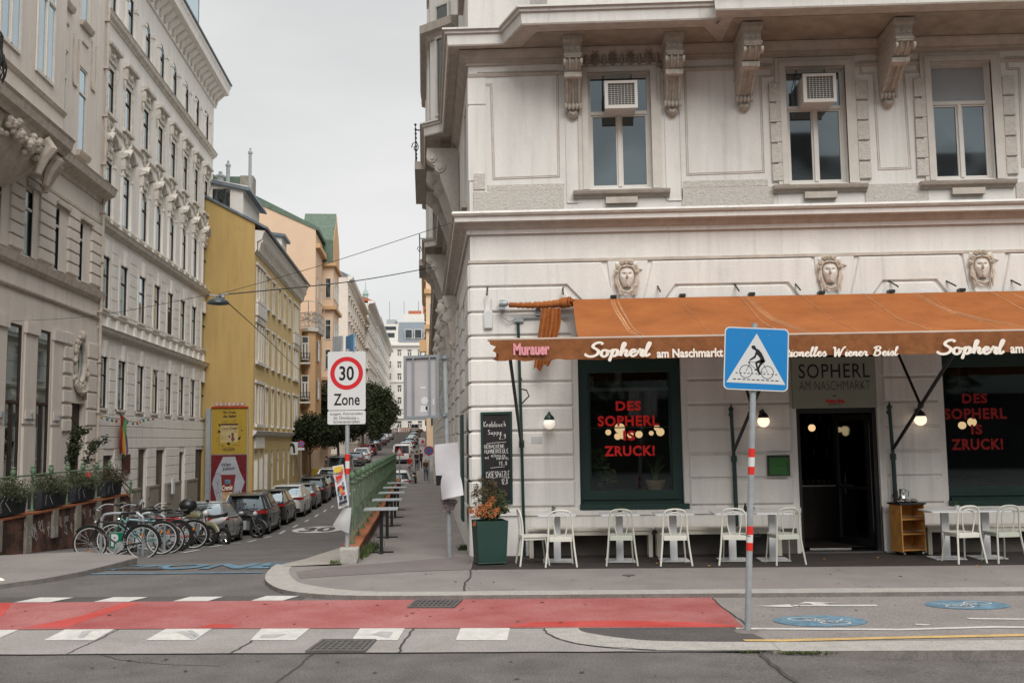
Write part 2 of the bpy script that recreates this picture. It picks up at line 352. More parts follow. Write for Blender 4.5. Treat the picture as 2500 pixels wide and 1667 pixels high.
def textmesh(body,bold=0,shear=0,spacing=1):
 cu=bpy.data.curves.new('t','FONT');cu.body=body;cu.size=1;cu.offset=bold;cu.shear=shear;cu.space_character=spacing;cu.resolution_u=3
 ob=bpy.data.objects.new('t',cu);COL.objects.link(ob);bpy.context.view_layer.update()
 dg=bpy.context.evaluated_depsgraph_get();me=bpy.data.meshes.new_from_object(ob.evaluated_get(dg))
 vs=[tuple(v.co)for v in me.vertices];fs=[tuple(p.vertices)for p in me.polygons]
 bpy.data.objects.remove(ob);bpy.data.curves.remove(cu);bpy.data.meshes.remove(me);return vs,fs
def text(mb,body,a0,a1,z0,z1,o,bold=0,shear=0,spacing=1,fit=True,rot=0,mirror=False):
 vs,fs=textmesh(body,bold,shear,spacing)
 if not vs:return
 x0,x1=min(v[0]for v in vs),max(v[0]for v in vs);y0,y1=min(v[1]for v in vs),max(v[1]for v in vs)
 sx=(a1-a0)/(x1-x0);sy=(z1-z0)/(y1-y0);ca,cz=(a0+a1)/2,(z0+z1)/2;q=[]
 for x,y,_ in vs:
  p,r=(x-x0)*sx+a0-ca,(y-y0)*sy+z0-cz
  q.append((ca+p*math.cos(rot)-r*math.sin(rot),o,cz+p*math.sin(rot)+r*math.cos(rot)))
 mb.add(q,fs)
def sof(x,y):return x*UX+y*UY
def lof(x,y):return x*WX+y*WY
def gz(x,y):return-.05 if y<12.56 else zr(sof(x,y))
PLAN=lambda a,o,b:(a,b,gz(a,b)+o)
def P0(z):return lambda a,o,b:(a,b,z+o)
def flat(pts,z,fr=None):
 m=MB(fr or P0(z));m.add([(x,0,y)for x,y in pts],[tuple(range(len(pts)))]);return m
def pix(pts,z):return[onZ(x,y,z)[:2]for x,y in pts]
m=MB();m.add([(-900,-500,-2.6),(900,-500,-2.6),(900,60,-2.6),(-900,60,-2.6)],[(0,1,2,3)])
struct('ground',m,M_asph,recalc=False)
m=MB();xs=[-80,-20,0,1.2,2.1,2.9,3.7,6,30,80];zs=[-.056,-.056,-.056,-.056,-.075,-.11,-.135,-.14,-.14,-.14]
ys=[-60,0,6,9.5]
m.add([(x,y,z)for y in ys for x,z in zip(xs,zs)],[(j*10+i,j*10+i+1,j*10+i+11,j*10+i+10)for j in range(3)for i in range(9)])
struct('road',m,M_asph2,recalc=False)
m=MB();rows=[]
ls=[-16,-12.5,-9.5,-7,-5,-3.4,-2,-.6,.8,2.5]
def rowp(s,l):
 return S(s,l,zr(s)-.004)
ss=[14.5,17,20,23.5,28.4,33,40,50,60,70,80,95,109,120,130,145,160,180,200,230,260,300,400]
vs=[(((12.5-0)*0+S((12.5-l*WY)/UY,l)[0]),12.5,-.054)for l in ls]
for s_ in ss:
 for l in ls:
  p=rowp(s_,l)
  if s_<16.9 and p[1]<12.6:p=(p[0],12.6+.01*s_,-.054)
  vs.append(p)
m.add(vs,[(j*10+i,j*10+i+1,j*10+i+11,j*10+i+10)for j in range(len(ss))for i in range(9)])
struct('side_street',m,M_asph,recalc=False)
m=flat([(-80,9.49),(1.86,9.49),(1.9,10.74),(-80,10.74)],-.050);struct('apron',m,M_conc,recalc=False)
m=flat([(-80,10.735),(1.86,10.62),(1.93,12.56),(-80,12.56)],-.046)
struct('red_lane',flat([(-80,10.74),(-4,10.73),(1.93,10.61),(1.93,11.4),(1.91,12.56),(-80,12.52)],-.044),M_red,recalc=False)
M_red2=mat('fresh_red_paint',(.42,.045,.035),.85,var=.12,vs=1.5,col2=(.44,.08,.07),spk=.12)
for q in([(60,1531),(190,1505),(300,1472),(345,1471),(300,1484),(215,1512),(160,1531)],[(-40,1531),(-40,1472),(30,1471),(10,1500)],[(480,1531),(520,1522),(585,1524),(560,1531)],[(1230,1529),(1300,1518),(1500,1514),(1700,1518),(1796,1526),(1798,1529)]):struct('fresh_red_patch',flat(pix(q,-.044),-.0425),M_red2,recalc=False)
m=MB();m.slab([(1.90,9.49),(4.5,9.47),(40,9.4),(40,12.56),(1.90,12.56)],-.3,-.048);struct('cycle_pavement',m,M_pave)
m=MB();m.slab([(2.05,9.44),(4.5,9.42),(40,9.35),(40,9.86),(4.4,9.88),(2.05,9.84)],-.3,-.040)
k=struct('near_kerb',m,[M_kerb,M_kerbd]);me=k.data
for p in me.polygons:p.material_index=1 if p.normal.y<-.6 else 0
pts_o=catmull([(-.13,10.63,0),(-.06,10.24,0),(.30,9.76,0),(.91,9.53,0),(2.06,9.50,0)],6);pts_i=catmull([(.22,10.64,0),(.29,10.40,0),(.64,10.10,0),(1.03,9.94,0),(2.06,9.86,0)],6)
struct('drop_kerb',flat([p[:2]for p in pts_o]+[p[:2]for p in pts_i][::-1],-.044),M_kerb,recalc=False)
struct('dark_patch',flat([p[:2]for p in pts_i]+[(1.88,10.6)],-.0445),M_dasph,recalc=False)
arc_o=[(-4.42,15.9),(-4.36,15.3),(-4.2,14.5),(-3.98,13.85),(-3.57,13.15),(-3.0,12.74),(-2.3,12.58),(-1.3,12.56),(.2,12.56),(40,12.56)]
arc_i=[(-4.1,15.6),(-3.98,14.96),(-3.7,14.16),(-3.45,13.7),(-3.01,13.27),(-2.5,12.98),(-1.95,12.88),(-1.2,12.88),(.2,12.9),(40,12.9)]
co=[tuple(p)[:2]for p in catmull([(*p,0)for p in arc_o[:8]],4)]+arc_o[8:];ci=[tuple(p)[:2]for p in catmull([(*p,0)for p in arc_i[:8]],4)]+arc_i[8:]
wl=[S(16.1,-1.32)[:2],S(45,-1.32)[:2],S(45,.9)[:2],(40,21)]
m=MB();m.slab(ci+[(40,21)]+[S(45,.9)[:2],S(45,-1.2)[:2],S(16.1,-1.2)[:2],(-3.9,15.85)],-2.2,0)
struct('pavement',m,M_pave)
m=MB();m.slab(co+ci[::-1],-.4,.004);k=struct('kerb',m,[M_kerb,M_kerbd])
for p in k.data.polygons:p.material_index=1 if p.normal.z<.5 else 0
m=MB()
sL=[(15.95,-2.42,.0),(18,-2.12,-.12),(21,-1.93,-.30),(25,-1.72,-.56),(32,-1.42,-1.1)]
vs=[]
for a,l,z in sL:vs+=[S(a,l,z),S(a,-1.31,z+.03),S(a,l,z-.3)]
m.add(vs,[(3*i,3*i+1,3*i+4,3*i+3)for i in range(4)]+[(3*i,3*i+3,3*i+5,3*i+2)for i in range(4)])
struct('granite_strip',m,M_gran)
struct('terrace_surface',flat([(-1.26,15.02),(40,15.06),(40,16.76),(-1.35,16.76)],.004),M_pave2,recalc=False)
struct('mauve_surface',flat([(-3.86,14.9),(-3.5,15.45),(-2.7,15.9),(-1.78,16.52),(-1.40,16.76),(-1.262,15.02),(-2.2,14.82),(-3.1,14.45),(-3.62,14.2)],.0045),M_ppl,recalc=False)
m=MB();vs=[];st=[45,52,60,70,80,95,109,130,160,195,230,300]
for s_ in st:vs+=[S(s_,-.85-.0*s_,zr(s_)+.1),S(s_,6.0,zr(s_)+.12),S(s_,-.85,zr(s_)-.2)]
m.add(vs,[(3*i,3*i+1,3*i+4,3*i+3)for i in range(len(st)-1)]+[(3*i,3*i+3,3*i+5,3*i+2)for i in range(len(st)-1)])
struct('far_right_pavement',m,M_pave)
m=MB();vs=[];st=[33,37,42,50,60,70,80,95,109,130,160,195,230,300]
for s_ in st:vs+=[S(s_,-8.6,zr(s_)+.1),S(s_,-12.6,zr(s_)+.15),S(s_,-8.6,zr(s_)-.2)]
m.add(vs,[(3*i,3*i+1,3*i+4,3*i+3)for i in range(len(st)-1)]+[(3*i,3*i+3,3*i+5,3*i+2)for i in range(len(st)-1)])
struct('left_pavement',m,M_ppl)
isl=[(-40,12.7),(-9,13.0),(-8.2,13.42),(-7.74,13.82),(-7.42,14.4),(-7.22,15.16),(-7.14,16.2),(-7.12,16.95),(-7.35,17.35),(-8.57,17.98),(-9.22,17.77),(-9.82,17.51),(-40,16.5)]
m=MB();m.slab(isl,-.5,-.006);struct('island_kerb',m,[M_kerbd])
m=MB(P0(.0));m.add([(x,0,y)for x,y in inset(isl,.012)],[tuple(range(len(isl)))]);struct('left_island',m,M_pave,recalc=False)
m=MB();m.slab([S(8,-9.52)[:2],S(33.2,-9.52)[:2],S(33.2,-12.6)[:2],S(8,-12.6)[:2]],-2.0,.12);struct('left_terrace',m,M_ppl)
def marks(name,polys,mtl,z=-.041,fr=None):
 m=MB(fr or P0(z))
 for p in polys:m.add([(x,0,y)for x,y in p],[tuple(range(len(p)))])
 return struct(name,m,mtl,recalc=False)
bl=[list(q)for q in([(-5.21,10.15),(-4.68,10.14),(-4.74,10.74),(-5.28,10.74)],[(-4.15,10.13),(-3.64,10.11),(-3.68,10.73),(-4.18,10.73)],[(-3.07,10.10),(-2.61,10.08),(-2.62,10.73),(-3.14,10.73)],[(-2.04,10.07),(-1.58,10.05),(-1.60,10.70),(-2.08,10.70)],[(-1.0,10.04),(-.49,10.02),(-.49,10.67),(-1.01,10.68)])]
bl+=[[(x-1.05*k,y+.012*k)for x,y in bl[0]]for k in(1,2,3)]
bt=[[(-6.84,12.56),(-6.38,12.56),(-6.25,12.92),(-6.72,12.95)],[(-5.82,12.56),(-5.37,12.56),(-5.27,12.91),(-5.73,12.93)],[(-4.81,12.56),(-4.36,12.56),(-4.28,12.9),(-4.72,12.92)],[(-3.82,12.56),(-3.41,12.56),(-3.3,12.92),(-3.73,12.94)]]
bt+=[[(x-1.02*k,y)for x,y in bt[0]]for k in(1,2,3)]
marks('crossing_blocks',bl,M_wpaint,-.045);marks('crossing_blocks',bt,M_wpaint,-.042)
struct('asphalt_band',flat([(-40,12.55),(-3.2,12.55),(-3.2,12.98),(-40,13.05)],-.049),M_dasph,recalc=False)
marks('blue_line',[[(-7.7,15.36),(-4.5,15.31),(-4.5,15.43),(-7.7,15.49)]],M_bpaint,0,lambda a,o,b:(a,b,gz(a,b)+.008))
m=MB(lambda a,o,b:(a,b,gz(a,b)+.010));text(m,'ZONE',-7.25,-4.4,15.9,16.85,0,bold=.045,shear=.1);struct('zone_marking',m,M_bpaint,recalc=False)
marks('asphalt_patch',[[(-7.06,15.92),(-6.27,15.87),(-6.38,16.2),(-7.04,16.25)]],M_dasph,0,lambda a,o,b:(a,b,gz(a,b)+.014))
marks('white_line',[pix([(1795,1531),(2200,1533.5),(2430,1527),(2560,1529),(2560,1532.5),(2430,1531),(2200,1537.5),(1800,1535)],-.042)],M_wpaint,-.042)
marks('yellow_line',[[(1.81,9.90),(2.17,9.87),(3.2,9.97),(4.55,10.07),(12,10.6),(12,10.72),(4.55,10.18),(3.2,10.07),(2.17,9.98),(1.80,9.98)]],M_ypaint,-.041)
Q=lambda pts:pix([(1600+x*.3827,1300+y*.3827)for x,y in pts],-.042)
marks('lane_arrow',[Q([(620,466),(855,455),(885,473)]),Q([(870,459),(1410,457),(1420,467),(885,466)]),Q([(915,450),(960,438),(1165,446),(1060,449),(1110,458),(1010,459),(985,449)]),Q([(1980,541),(2352,546),(2352,553),(2010,550)]),Q([(1655,578),(1760,583),(1730,590),(1660,585)])],M_wpaint,-.042)
for cx_,cy_,rx,ry,sg in((2.80,10.95,.49,.33,1),(4.72,11.9,.47,.315,-1)):
 marks('cycle_disc',[[(cx_+rx*math.cos(t*PI/18),cy_+ry*math.sin(t*PI/18))for t in range(36)]],M_bpaint,-.043)
 m=MB(P0(-.040));k=.2*sg
 for dx,dy in((-.16,.10),(.13,-.12)):
  m.ribbon([(cx_+dx*sg+.15*math.cos(t*PI/10),cy_+dy+.10*math.sin(t*PI/10))for t in range(21)],.02,0)
 for a in([(-.16,.1),(-.02,.08),(.13,-.12),(0,-.06),(-.02,.08)],[(0,-.06),(-.16,.1)],[(-.02,.08),(.14,.12)],[(.13,-.12),(.26,.08),(.33,.02)]):
  m.ribbon([(cx_+p[0]*sg,cy_+p[1])for p in a],.02,0)
 struct('cycle_symbol',m,M_wpaint,recalc=False)
m=MB();ring=[(40,0)];c0=S(42.6,-4.45)
pl=[(c0[0]+1.05*math.cos(t*PI/18)*WX+1.9*math.sin(t*PI/18)*UX,c0[1]+1.05*math.cos(t*PI/18)*WY+1.9*math.sin(t*PI/18)*UY)for t in range(36)]
marks('speed_disc',[pl],M_wpaint,0,lambda a,o,b:(a,b,zr(sof(a,b))+.012))
m=MB(lambda a,o,b:(lambda x,y:(x,y,zr(sof(x,y))+.02))(c0[0]+a*WX+b*UX,c0[1]+a*WY+b*UY));text(m,'30',-.7,.7,-1.3,1.3,0,bold=.04);struct('speed_numerals',m,M_dasph,recalc=False)
m=MB(lambda a,o,b:(*S(b,a)[:2],zr(b)+.012))
for k in range(16):
 s0=22.6+k*3.6;l0=-5.32-.5*min(1,(s0-22)/12)+(0 if s0<40 else .02*(s0-40));m.add([(l0,0,s0),(l0+.1,0,s0),(l0+.08,0,s0+1.7),(l0-.02,0,s0+1.7)],[(0,1,2,3)])
struct('parking_line',m,M_wpaint,recalc=False)
M_scuffr=mat('tyre_scuff',(.36,.35,.345),.9,var=.15,vs=9)
marks('tyre_scuffs',[pix(q,-.0435)for q in([(430,1541),(450,1539),(478,1552),(472,1560)],[(455,1538),(470,1538),(488,1549),(480,1556)],[(640,1548),(700,1546),(672,1556),(632,1556)],[(200,1540),(225,1538),(205,1556),(190,1556)],[(930,1540),(960,1541),(950,1556),(905,1548)])],M_scuffr,-.0435)
def crack(name,pts,z,wd=.025,jit=.012):
 P=catmull([(*p,0)for p in pts],8);m=MB(P0(z));m.ribbon([(p.x+random.uniform(-jit,jit),p.y+random.uniform(-jit,jit))for p in P],wd,0);return m
mm=MB()
for pts,z,wd in(([(-4.65,9.52),(-4.66,10.1),(-4.69,10.73)],-.0475,.022),([(-3.08,9.48),(-3.05,10.0),(-3.1,10.73)],-.0475,.03),([(-1.47,9.47),(-1.5,9.9),(-1.51,10.7)],-.0475,.03),([(-.13,10.63),(-.06,10.24),(.30,9.76),(.91,9.53)],-.041,.02),([(-2.35,7.9),(-2.3,8.8),(-2.29,9.44)],-.052,.03),([(1.85,9.45),(1.87,8.9),(1.95,7.9)],-.048,.028),([(-14,9.5),(-8,9.5),(-5,9.49),(-2.5,9.485),(0,9.48),(2,9.47)],-.046,.022),([(-1.27,15.02),(-1.2,14.2),(-1.22,13.6),(-1.17,12.92)],.006,.03),([(-14,13.1),(-7,13.02),(-3.6,12.98)],-.0495,.012),([(-1.26,15.0),(2,15.0),(8,15.04)],.008,.012),([(1.91,12.5),(1.93,11.6),(2.0,10.6)],-.039,.02),([(-4.3,9.46),(-3.9,9.2),(-3.4,9.05),(-3.0,9.0)],-.052,.012)):
 c=crack('x',pts,z,wd*.8);mm.add(c.v,c.f)if False else None
 n=len(mm.v);mm.v+=[tuple(c.fr(*q))if False else q for q in c.v];mm.f+=[tuple(i+n for i in f)for f in c.f];mm.m+=[0]*len(c.f)
struct('tarred_cracks',mm,M_crack,recalc=False)
m=MB()
for k in range(260):
 x=random.uniform(-8,9);y=random.choice((random.uniform(13,15),random.uniform(10.8,12.4),random.uniform(7.9,9.4)));z=.006 if y>12.9 else(-.038 if y>10 else-.045)
 if y>12.9 and x<-2.5:continue
 if y<9.5 and x>1:continue
 r=random.uniform(.006,.022);m.add([(x+r*math.cos(t*PI/4)*random.uniform(.7,1.6),y+r*math.sin(t*PI/4),z)for t in range(8)],[tuple(range(8))])
struct('gum_spots',m,M_crack,recalc=False)
def pit_grate(pts,z,label,nx,ny):
 cx_=sum(p[0]for p in pts)/4;cy_=sum(p[1]for p in pts)/4
 t=thing('drain_grate',label,'drain',(cx_,cy_,z),'drain grates')
 fr=lambda a,o,b:tuple(Vector((*(Vector(pts[0])*(1-a)*(1-b)+Vector(pts[1])*a*(1-b)+Vector(pts[2])*a*b+Vector(pts[3])*(1-a)*b),z+o)))
 m=MB(fr);m.add([(0,.006,0),(1,.006,0),(1,.006,1),(0,.006,1)],[(0,1,2,3)]);m.build('pit',M_black,t,recalc=False)
 m=MB(fr)
 for a,b,c,d in((0,1,0,.07),(0,1,.93,1),(0,.06,.07,.93),(.94,1,.07,.93)):m.box(a,b,.004,.018,c,d)
 m.build('frame',M_galvd,t)
 m=MB(fr)
 for i in range(nx+1):a=.08+.78*i/nx;m.box(a,a+.035,.007,.015,.08,.92)
 for j in range(ny+1):b=.09+.76*j/ny;m.box(.08,.92,.007,.0145,b,b+.06)
 m.build('bars',M_galvd,t)
M_galvd=mat('cast_iron',(.12,.112,.108),.7,metal=.2,var=.2,vs=9)
pit_grate([(-2.37,9.52),(-1.80,9.52),(-1.79,10.06),(-2.34,10.08)],-.05,'square iron drain grate in the concrete apron below the red lane',7,5)
pit_grate([(-1.76,11.93),(-1.2,11.91),(-1.15,12.46),(-1.74,12.48)],-.044,'iron drain grate set into the far edge of the red cycle lane',8,3)
p=onZ(1535,1404,0);m=MB();m.lathe([(.001,.004),(.09,.004),(.09,.008),(.001,.008)],p,18,sx=1,sy=.8);tag(m.build('valve_cover',M_galvd),'small round iron cover in the pavement in front of the chairs','utility cover')
def tuft(cx_,cy_,z,n,rx,ry,h,label,name='weed'):
 m=MB()
 for k in range(n):
  x,y=cx_+random.gauss(0,rx),cy_+random.gauss(0,ry);a=random.uniform(0,2*PI);hh=h*random.uniform(.4,1);dx,dy=.012*math.cos(a),.012*math.sin(a);tx,ty=random.gauss(0,hh*.4),random.gauss(0,hh*.4)
  m.add([(x-dx,y-dy,z),(x+dx,y+dy,z),(x+tx+dx*.3,y+ty,z+hh)],[(0,1,2)])
 tag(m.build(name,M_leaf,recalc=False),label,'weed',kind='stuff')
tuft(2.25,9.43,-.06,150,.13,.01,.028,'grass growing in the gutter along the drop kerb beside the bike crossing sign')
tuft(1.75,9.47,-.055,60,.08,.01,.02,'thin strip of grass at the start of the pale drop kerb')
x_,y_,_=onZ(1133,1342,0);tuft(x_,y_,0,150,.045,.03,.12,'small weed at the foot of the white house corner')
x_,y_,_=onZ(818,1378,0);tuft(x_,y_,0,90,.04,.03,.09,'small weed left of the stone block at the railing end')
tuft(*S(17.6,-.98)[:2],0,380,.04,.45,.2,'straggling weeds along the foot of the brick railing wall')
m=MB()
for px_,py_ in((1607,1376),(1735,1383),(2145,1363),(2390,1383),(2210,1590),(2185,1592),(2340,1591),(1830,1372),(2010,1366)):
 x,y,_=onZ(px_,py_,0 if py_<1500 else-.12);z=.012 if py_<1500 else-.125;r=.04;a0=random.uniform(0,6)
 m.add([(x+r*math.cos(a0)*1.3,y+r*math.sin(a0),z),(x+r*math.cos(a0+1.9),y+r*math.sin(a0+1.9)*.6,z+.012),(x-r*math.cos(a0)*1.3,y-r*math.sin(a0),z),(x+r*math.cos(a0+4.4),y+r*math.sin(a0+4.4)*.6,z+.01)],[(0,1,2,3)])
tag(m.build('fallen_leaves',mat('dry_leaf',(.42,.19,.05),.8,var=.4,vs=20),recalc=False),kind='stuff')
KX=-1.37
S0=sof(KX,Y0)
B=thing('corner_building','white stucco corner house with the cafe, bay windows and carved face masks','building',(KX,Y0,0))
XR=9.6
SEND=92
ZTOP=19.5
shopw=[(.43,2.15,.80,3.95),(6.45,8.17,.80,3.95)]
doorop=(4.03,5.36,.02,3.95)
upw=[(.69,1.77,6.16,8.2),(4.07,5.08,6.17,8.2),(6.52,7.53,6.18,8.22)]
m=MB(FRONT)
m.wall(KX,XR,-.5,ZTOP,shopw+[doorop]+upw+[(a+.05,b-.02,10.2,12.2)for a,b,c,d in upw],.30)
m.wall(XR,14,-.5,ZTOP,[],.3)
mg=MB(STREETR(CL))
gro=[(18.3,19.3,2.9,3.75)]+[(21.2+3.6*k,22.6+3.6*k,1.0,4.0)for k in range(19)]
row1=[(17.6+.2,18.7,6.2,8.1)]+[(21.2+3.6*k,22.4+3.6*k,6.2,8.2)for k in range(19)]
row2=[(a,b,10.3,12.5)for a,b,c,d in row1];row3=[(a,b,14.2,16.2)for a,b,c,d in row1]
mg.wall(S0,SEND,-2.2,ZTOP,gro+row1+row2+row3,.3)
n=len(m.v);m.v+=mg.v;m.f+=[tuple(i+n for i in f)for f in mg.f];m.m+=mg.m
e0=S(SEND,CL,0)
m.fr=None
m.add([(14,Y0,-.5),(14,Y0,ZTOP),(14,60,ZTOP),(14,60,-.5)],[(0,1,2,3)])
m.add([(e0[0],e0[1],-3),(e0[0],e0[1],ZTOP),(14,78,ZTOP),(14,78,-3)],[(0,1,2,3)])
m.add([(KX,Y0,ZTOP),(14,Y0,ZTOP),(14,78,ZTOP),(e0[0],e0[1],ZTOP)],[(0,1,2,3)])
m.build('wall',M_wall,B,recalc=False)
bay1=[(-.28,Y0),(.02,15.86),(2.44,15.86),(2.76,Y0)]
bay2=[(3.08,Y0),(3.14,15.6),(14,15.6),(14,Y0)]
m=MB()
for b in(bay1,bay2):m.slab(b,8.75,ZTOP-.4);m.mark()
m.build('oriel',M_wall,B)
U_=Vector((UX,UY));Kc=Vector((KX,Y0));far=Kc+U_*(SEND-S0)
orA,orB=(21.4,26.4),(34.2,39.4)
def stp(s,o):return S(s,CL-o)[:2]
prof1=[(0,0),(.05,0),(.06,.07),(.12,.10),(.17,.17),(.26,.18),(.27,.26),(.30,.27),(.32,.31),(.30,.35),(0,.40)]
def dirty(o):  # undersides get a darker tone: dirt with shade put into the colour
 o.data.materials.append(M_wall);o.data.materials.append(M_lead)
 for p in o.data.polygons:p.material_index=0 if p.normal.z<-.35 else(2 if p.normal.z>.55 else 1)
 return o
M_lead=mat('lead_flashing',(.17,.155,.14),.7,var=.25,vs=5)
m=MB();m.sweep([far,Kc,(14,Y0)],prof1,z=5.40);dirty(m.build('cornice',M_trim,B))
prof2=[(-.05,.235),(.30,.235),(.31,.21),(.35,.21),(.36,.235),(.375,.40),(.41,.415),(.42,.45),(.46,.47),(.46,.50),(-.05,.60)]
prof3=[(0,0),(.035,0),(.035,.05),(.06,.06),(.06,.10),(.10,.13),(.15,.20),(.16,.234),(0,.234)]
ztc=8.40
ori=lambda a,b:[stp(b+.3,0),stp(b,.40),stp(a+.35,.40),stp(a,.0)]
path2=[far]+ori(*orB)+ori(*orA)+[Kc,(-.50,Y0),(-.16,15.95),(2.60,15.95),(2.98,Y0-.05),(3.02,15.62),(14,15.62)]
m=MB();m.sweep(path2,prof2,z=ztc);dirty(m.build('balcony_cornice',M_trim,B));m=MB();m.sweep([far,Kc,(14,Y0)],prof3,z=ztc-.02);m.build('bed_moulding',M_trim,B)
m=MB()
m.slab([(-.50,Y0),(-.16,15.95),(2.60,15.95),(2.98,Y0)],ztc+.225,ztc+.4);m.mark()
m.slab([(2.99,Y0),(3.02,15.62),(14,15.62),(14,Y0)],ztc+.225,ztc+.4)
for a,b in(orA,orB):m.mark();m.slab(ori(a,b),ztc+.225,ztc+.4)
m.build('soffit',M_undershade,B)
m=MB()
m.sweep([(KX+.0,Y0),(.3,Y0),(XR,Y0)],[(0,0),(.02,0),(.03,.05),(.0,.07)],z=8.18);m.mark()
m.sweep([far,Kc,(14,Y0)],[(0,0),(.035,0),(.035,.045),(.0,.06)],z=4.905)
m.build('string_moulding',M_trim,B)
m=MB(FRONT)
for a,b in((KX-.03,4.03),(5.36,XR)):m.box(a,b,-.06,.045,.002,.66)
for a,b in((KX-.03,.43),(2.15,4.03),(5.36,6.45),(8.17,XR)):m.box(a,b,-.06,.075,.66,.74)
for a,b in((.43,2.15),(6.45,8.17)):m.box(a-.0,b+.0,-.25,.07,.655,.735)
mg=MB(STREETR(CL));mg.box(S0+.02,SEND,-.1,.05,-2.2,.74)
n=len(m.v);m.v+=mg.v;m.f+=[tuple(i+n for i in f)for f in mg.f];m.m+=mg.m
m.build('plinth',M_wall,B)
m=MB(FRONT)
for a,b in((-.40,3.95),(5.7,XR)):m.box(a,b,.046,.058,.004,.41)
m.build('dark_plinth_panel',mat('dark_plinth',(.10,.09,.08),.9,var=.2,vs=3),B)  # thin dark panel over the lower plinth
rows=[.79,1.23,1.64,2.05,2.46,2.87,3.27,3.66,4.06,4.49,4.90]
g=.017
m=MB(FRONT)
def blk(p):m.prism(p,-.01,.040,ch=.018)
for xa,xb in((KX-.02,.335),(2.245,3.93),(5.47,6.36),(8.27,XR)):
 for i in range(7):
  z0,z1=rows[i]+g,rows[i+1]-g
  blk([(xa,z0),(xb,z0),(xb,z1),(xa,z1)])
 m.mark()
for i,x1,x2 in((7,.36,.60),(8,.10,.52),(9,.50,.72)):
 z0,z1=rows[i]+g,rows[i+1]-g
 if i==7:blk([(KX-.02,z0),(.33,z0),(.10,z1),(KX-.02,z1)])
 if i==8:blk([(KX-.02,z0),(.18,z0),(.42,z0+.0),(.20,z1),(KX-.02,z1)])
def key(a0,a1,b0,b1):return None
keys=[(1.29,.93,1.68),(4.73,4.40,5.13),(7.23,6.85,7.62)]
blk([(KX-.02,4.49+g),(.27,4.49+g),(.60,4.15),(.95+.16,4.15),(.86,4.90-g),(KX-.02,4.90-g)])
for a,b in((1,2),(0,1)):
 l_,r_=keys[a],keys[b]
 x0,x1=l_[2],r_[1]
 blk([(x0+.04,4.90-g),(x0-.14,4.15),(x0+.18,4.15),(x0+.42,4.47),(x1-.42,4.47),(x1-.18,4.15),(x1+.14,4.15),(x1-.02,4.90-g)])
 blk([(x0+.27,4.15),(x0+.47,4.44),(x1-.47,4.44),(x1-.27,4.15)])
blk([(7.66,4.90-g),(7.48,4.15),(XR,4.15),(XR,4.90-g)])
for k,a,b in keys:
 m.mark();m.prism([(k-.24,4.05),(k+.24,4.05),(b-.03,4.93),(a+.03,4.93)],-.01,.03,ch=.01)
m.build('rusticated_blocks',M_wall,B)
m=MB(STREETR(CL))
cuts=sorted([S0-.02]+[x for o in gro for x in(o[0]-.06,o[1]+.06)]+[SEND])
for i in range(10):
 z0,z1=rows[i]+g,rows[i+1]-g
 for k in range(0,len(cuts),2):
  a,b=cuts[k],cuts[k+1]
  if i==9 or(k==0 and(z0>3.8 or z1<2.8)):pass
  m.prism([(a,z0),(b,z0),(b,z1),(a,z1)],-.01,.045,ch=.02)
 if i==9 or z0<2.7:
  m.prism([(18.2,z0),(19.4,z0),(19.4,z1),(18.2,z1)],-.008,.042,ch=.02)
for i in range(6):
 z0=-1.9+i*.44;m.prism([(45.5,z0),(SEND,z0),(SEND,z0+.4),(45.5,z0+.4)],.04,.08,ch=.02)
m.build('rusticated_blocks',M_wall,B)
def window(parent,fr,a,b,c,d,rec=.2,wood=M_wframe,glass=M_win,tr=.34,mull=True,fw=.06,sill=None,arch=False,mtop=False,dep=.05,blind=None):
 m=MB(fr);o0,o1=-rec,-rec+dep
 m.box(a,a+fw,o0,o1,c,d);m.box(b-fw,b,o0,o1,c,d);m.box(a+fw,b-fw,o0,o1,c,c+fw);m.box(a+fw,b-fw,o0,o1,d-fw,d)
 zt=d-(d-c)*tr
 if tr:m.box(a+fw,b-fw,o0,o1+.012,zt-fw*.55,zt+fw*.55)
 top=zt-fw*.55 if tr else d-fw
 if mull:
  ac=(a+b)/2;m.box(ac-fw*.5,ac+fw*.5,o0,o1+.02,c+fw,top)
  if fw>=.05:
   for x0,x1 in((a+fw,ac-fw*.5),(ac+fw*.5,b-fw)):
    q=fw*.55;m.box(x0,x0+q,o0,o1-.012,c+fw,top);m.box(x1-q,x1,o0,o1-.012,c+fw,top);m.box(x0+q,x1-q,o0,o1-.012,c+fw,c+fw+q);m.box(x0+q,x1-q,o0,o1-.012,top-q,top)
 if mtop:ac=(a+b)/2;m.box(ac-fw*.5,ac+fw*.5,o0,o1,zt,d-fw)
 w=m.build('window',wood,parent)
 p=MB(fr);p.box(a+fw*.5,b-fw*.5,-rec-.02,-rec+.012,c+fw*.5,d-fw*.5);p.build('pane',glass,w)
 if blind:p=MB(fr);p.box(a+fw,b-fw,-rec+.013,-rec+.018,zt+fw*.55,d-fw);p.build('blind',blind,w)
 if sill:
  p=MB(fr);ov,pr,hh=sill;p.box(a-ov,b+ov,-.02,pr,c-hh,c-.004);p.build('sill',M_trim if parent==B else M_whitet,w)
 return w
M_blind=mat('white_blind',(.36,.38,.40),.7,var=.04,vs=4)
fw_=[];M_surr=mat('window_surround',(.58,.55,.505),.9,var=.08,vs=4,bump=.15)
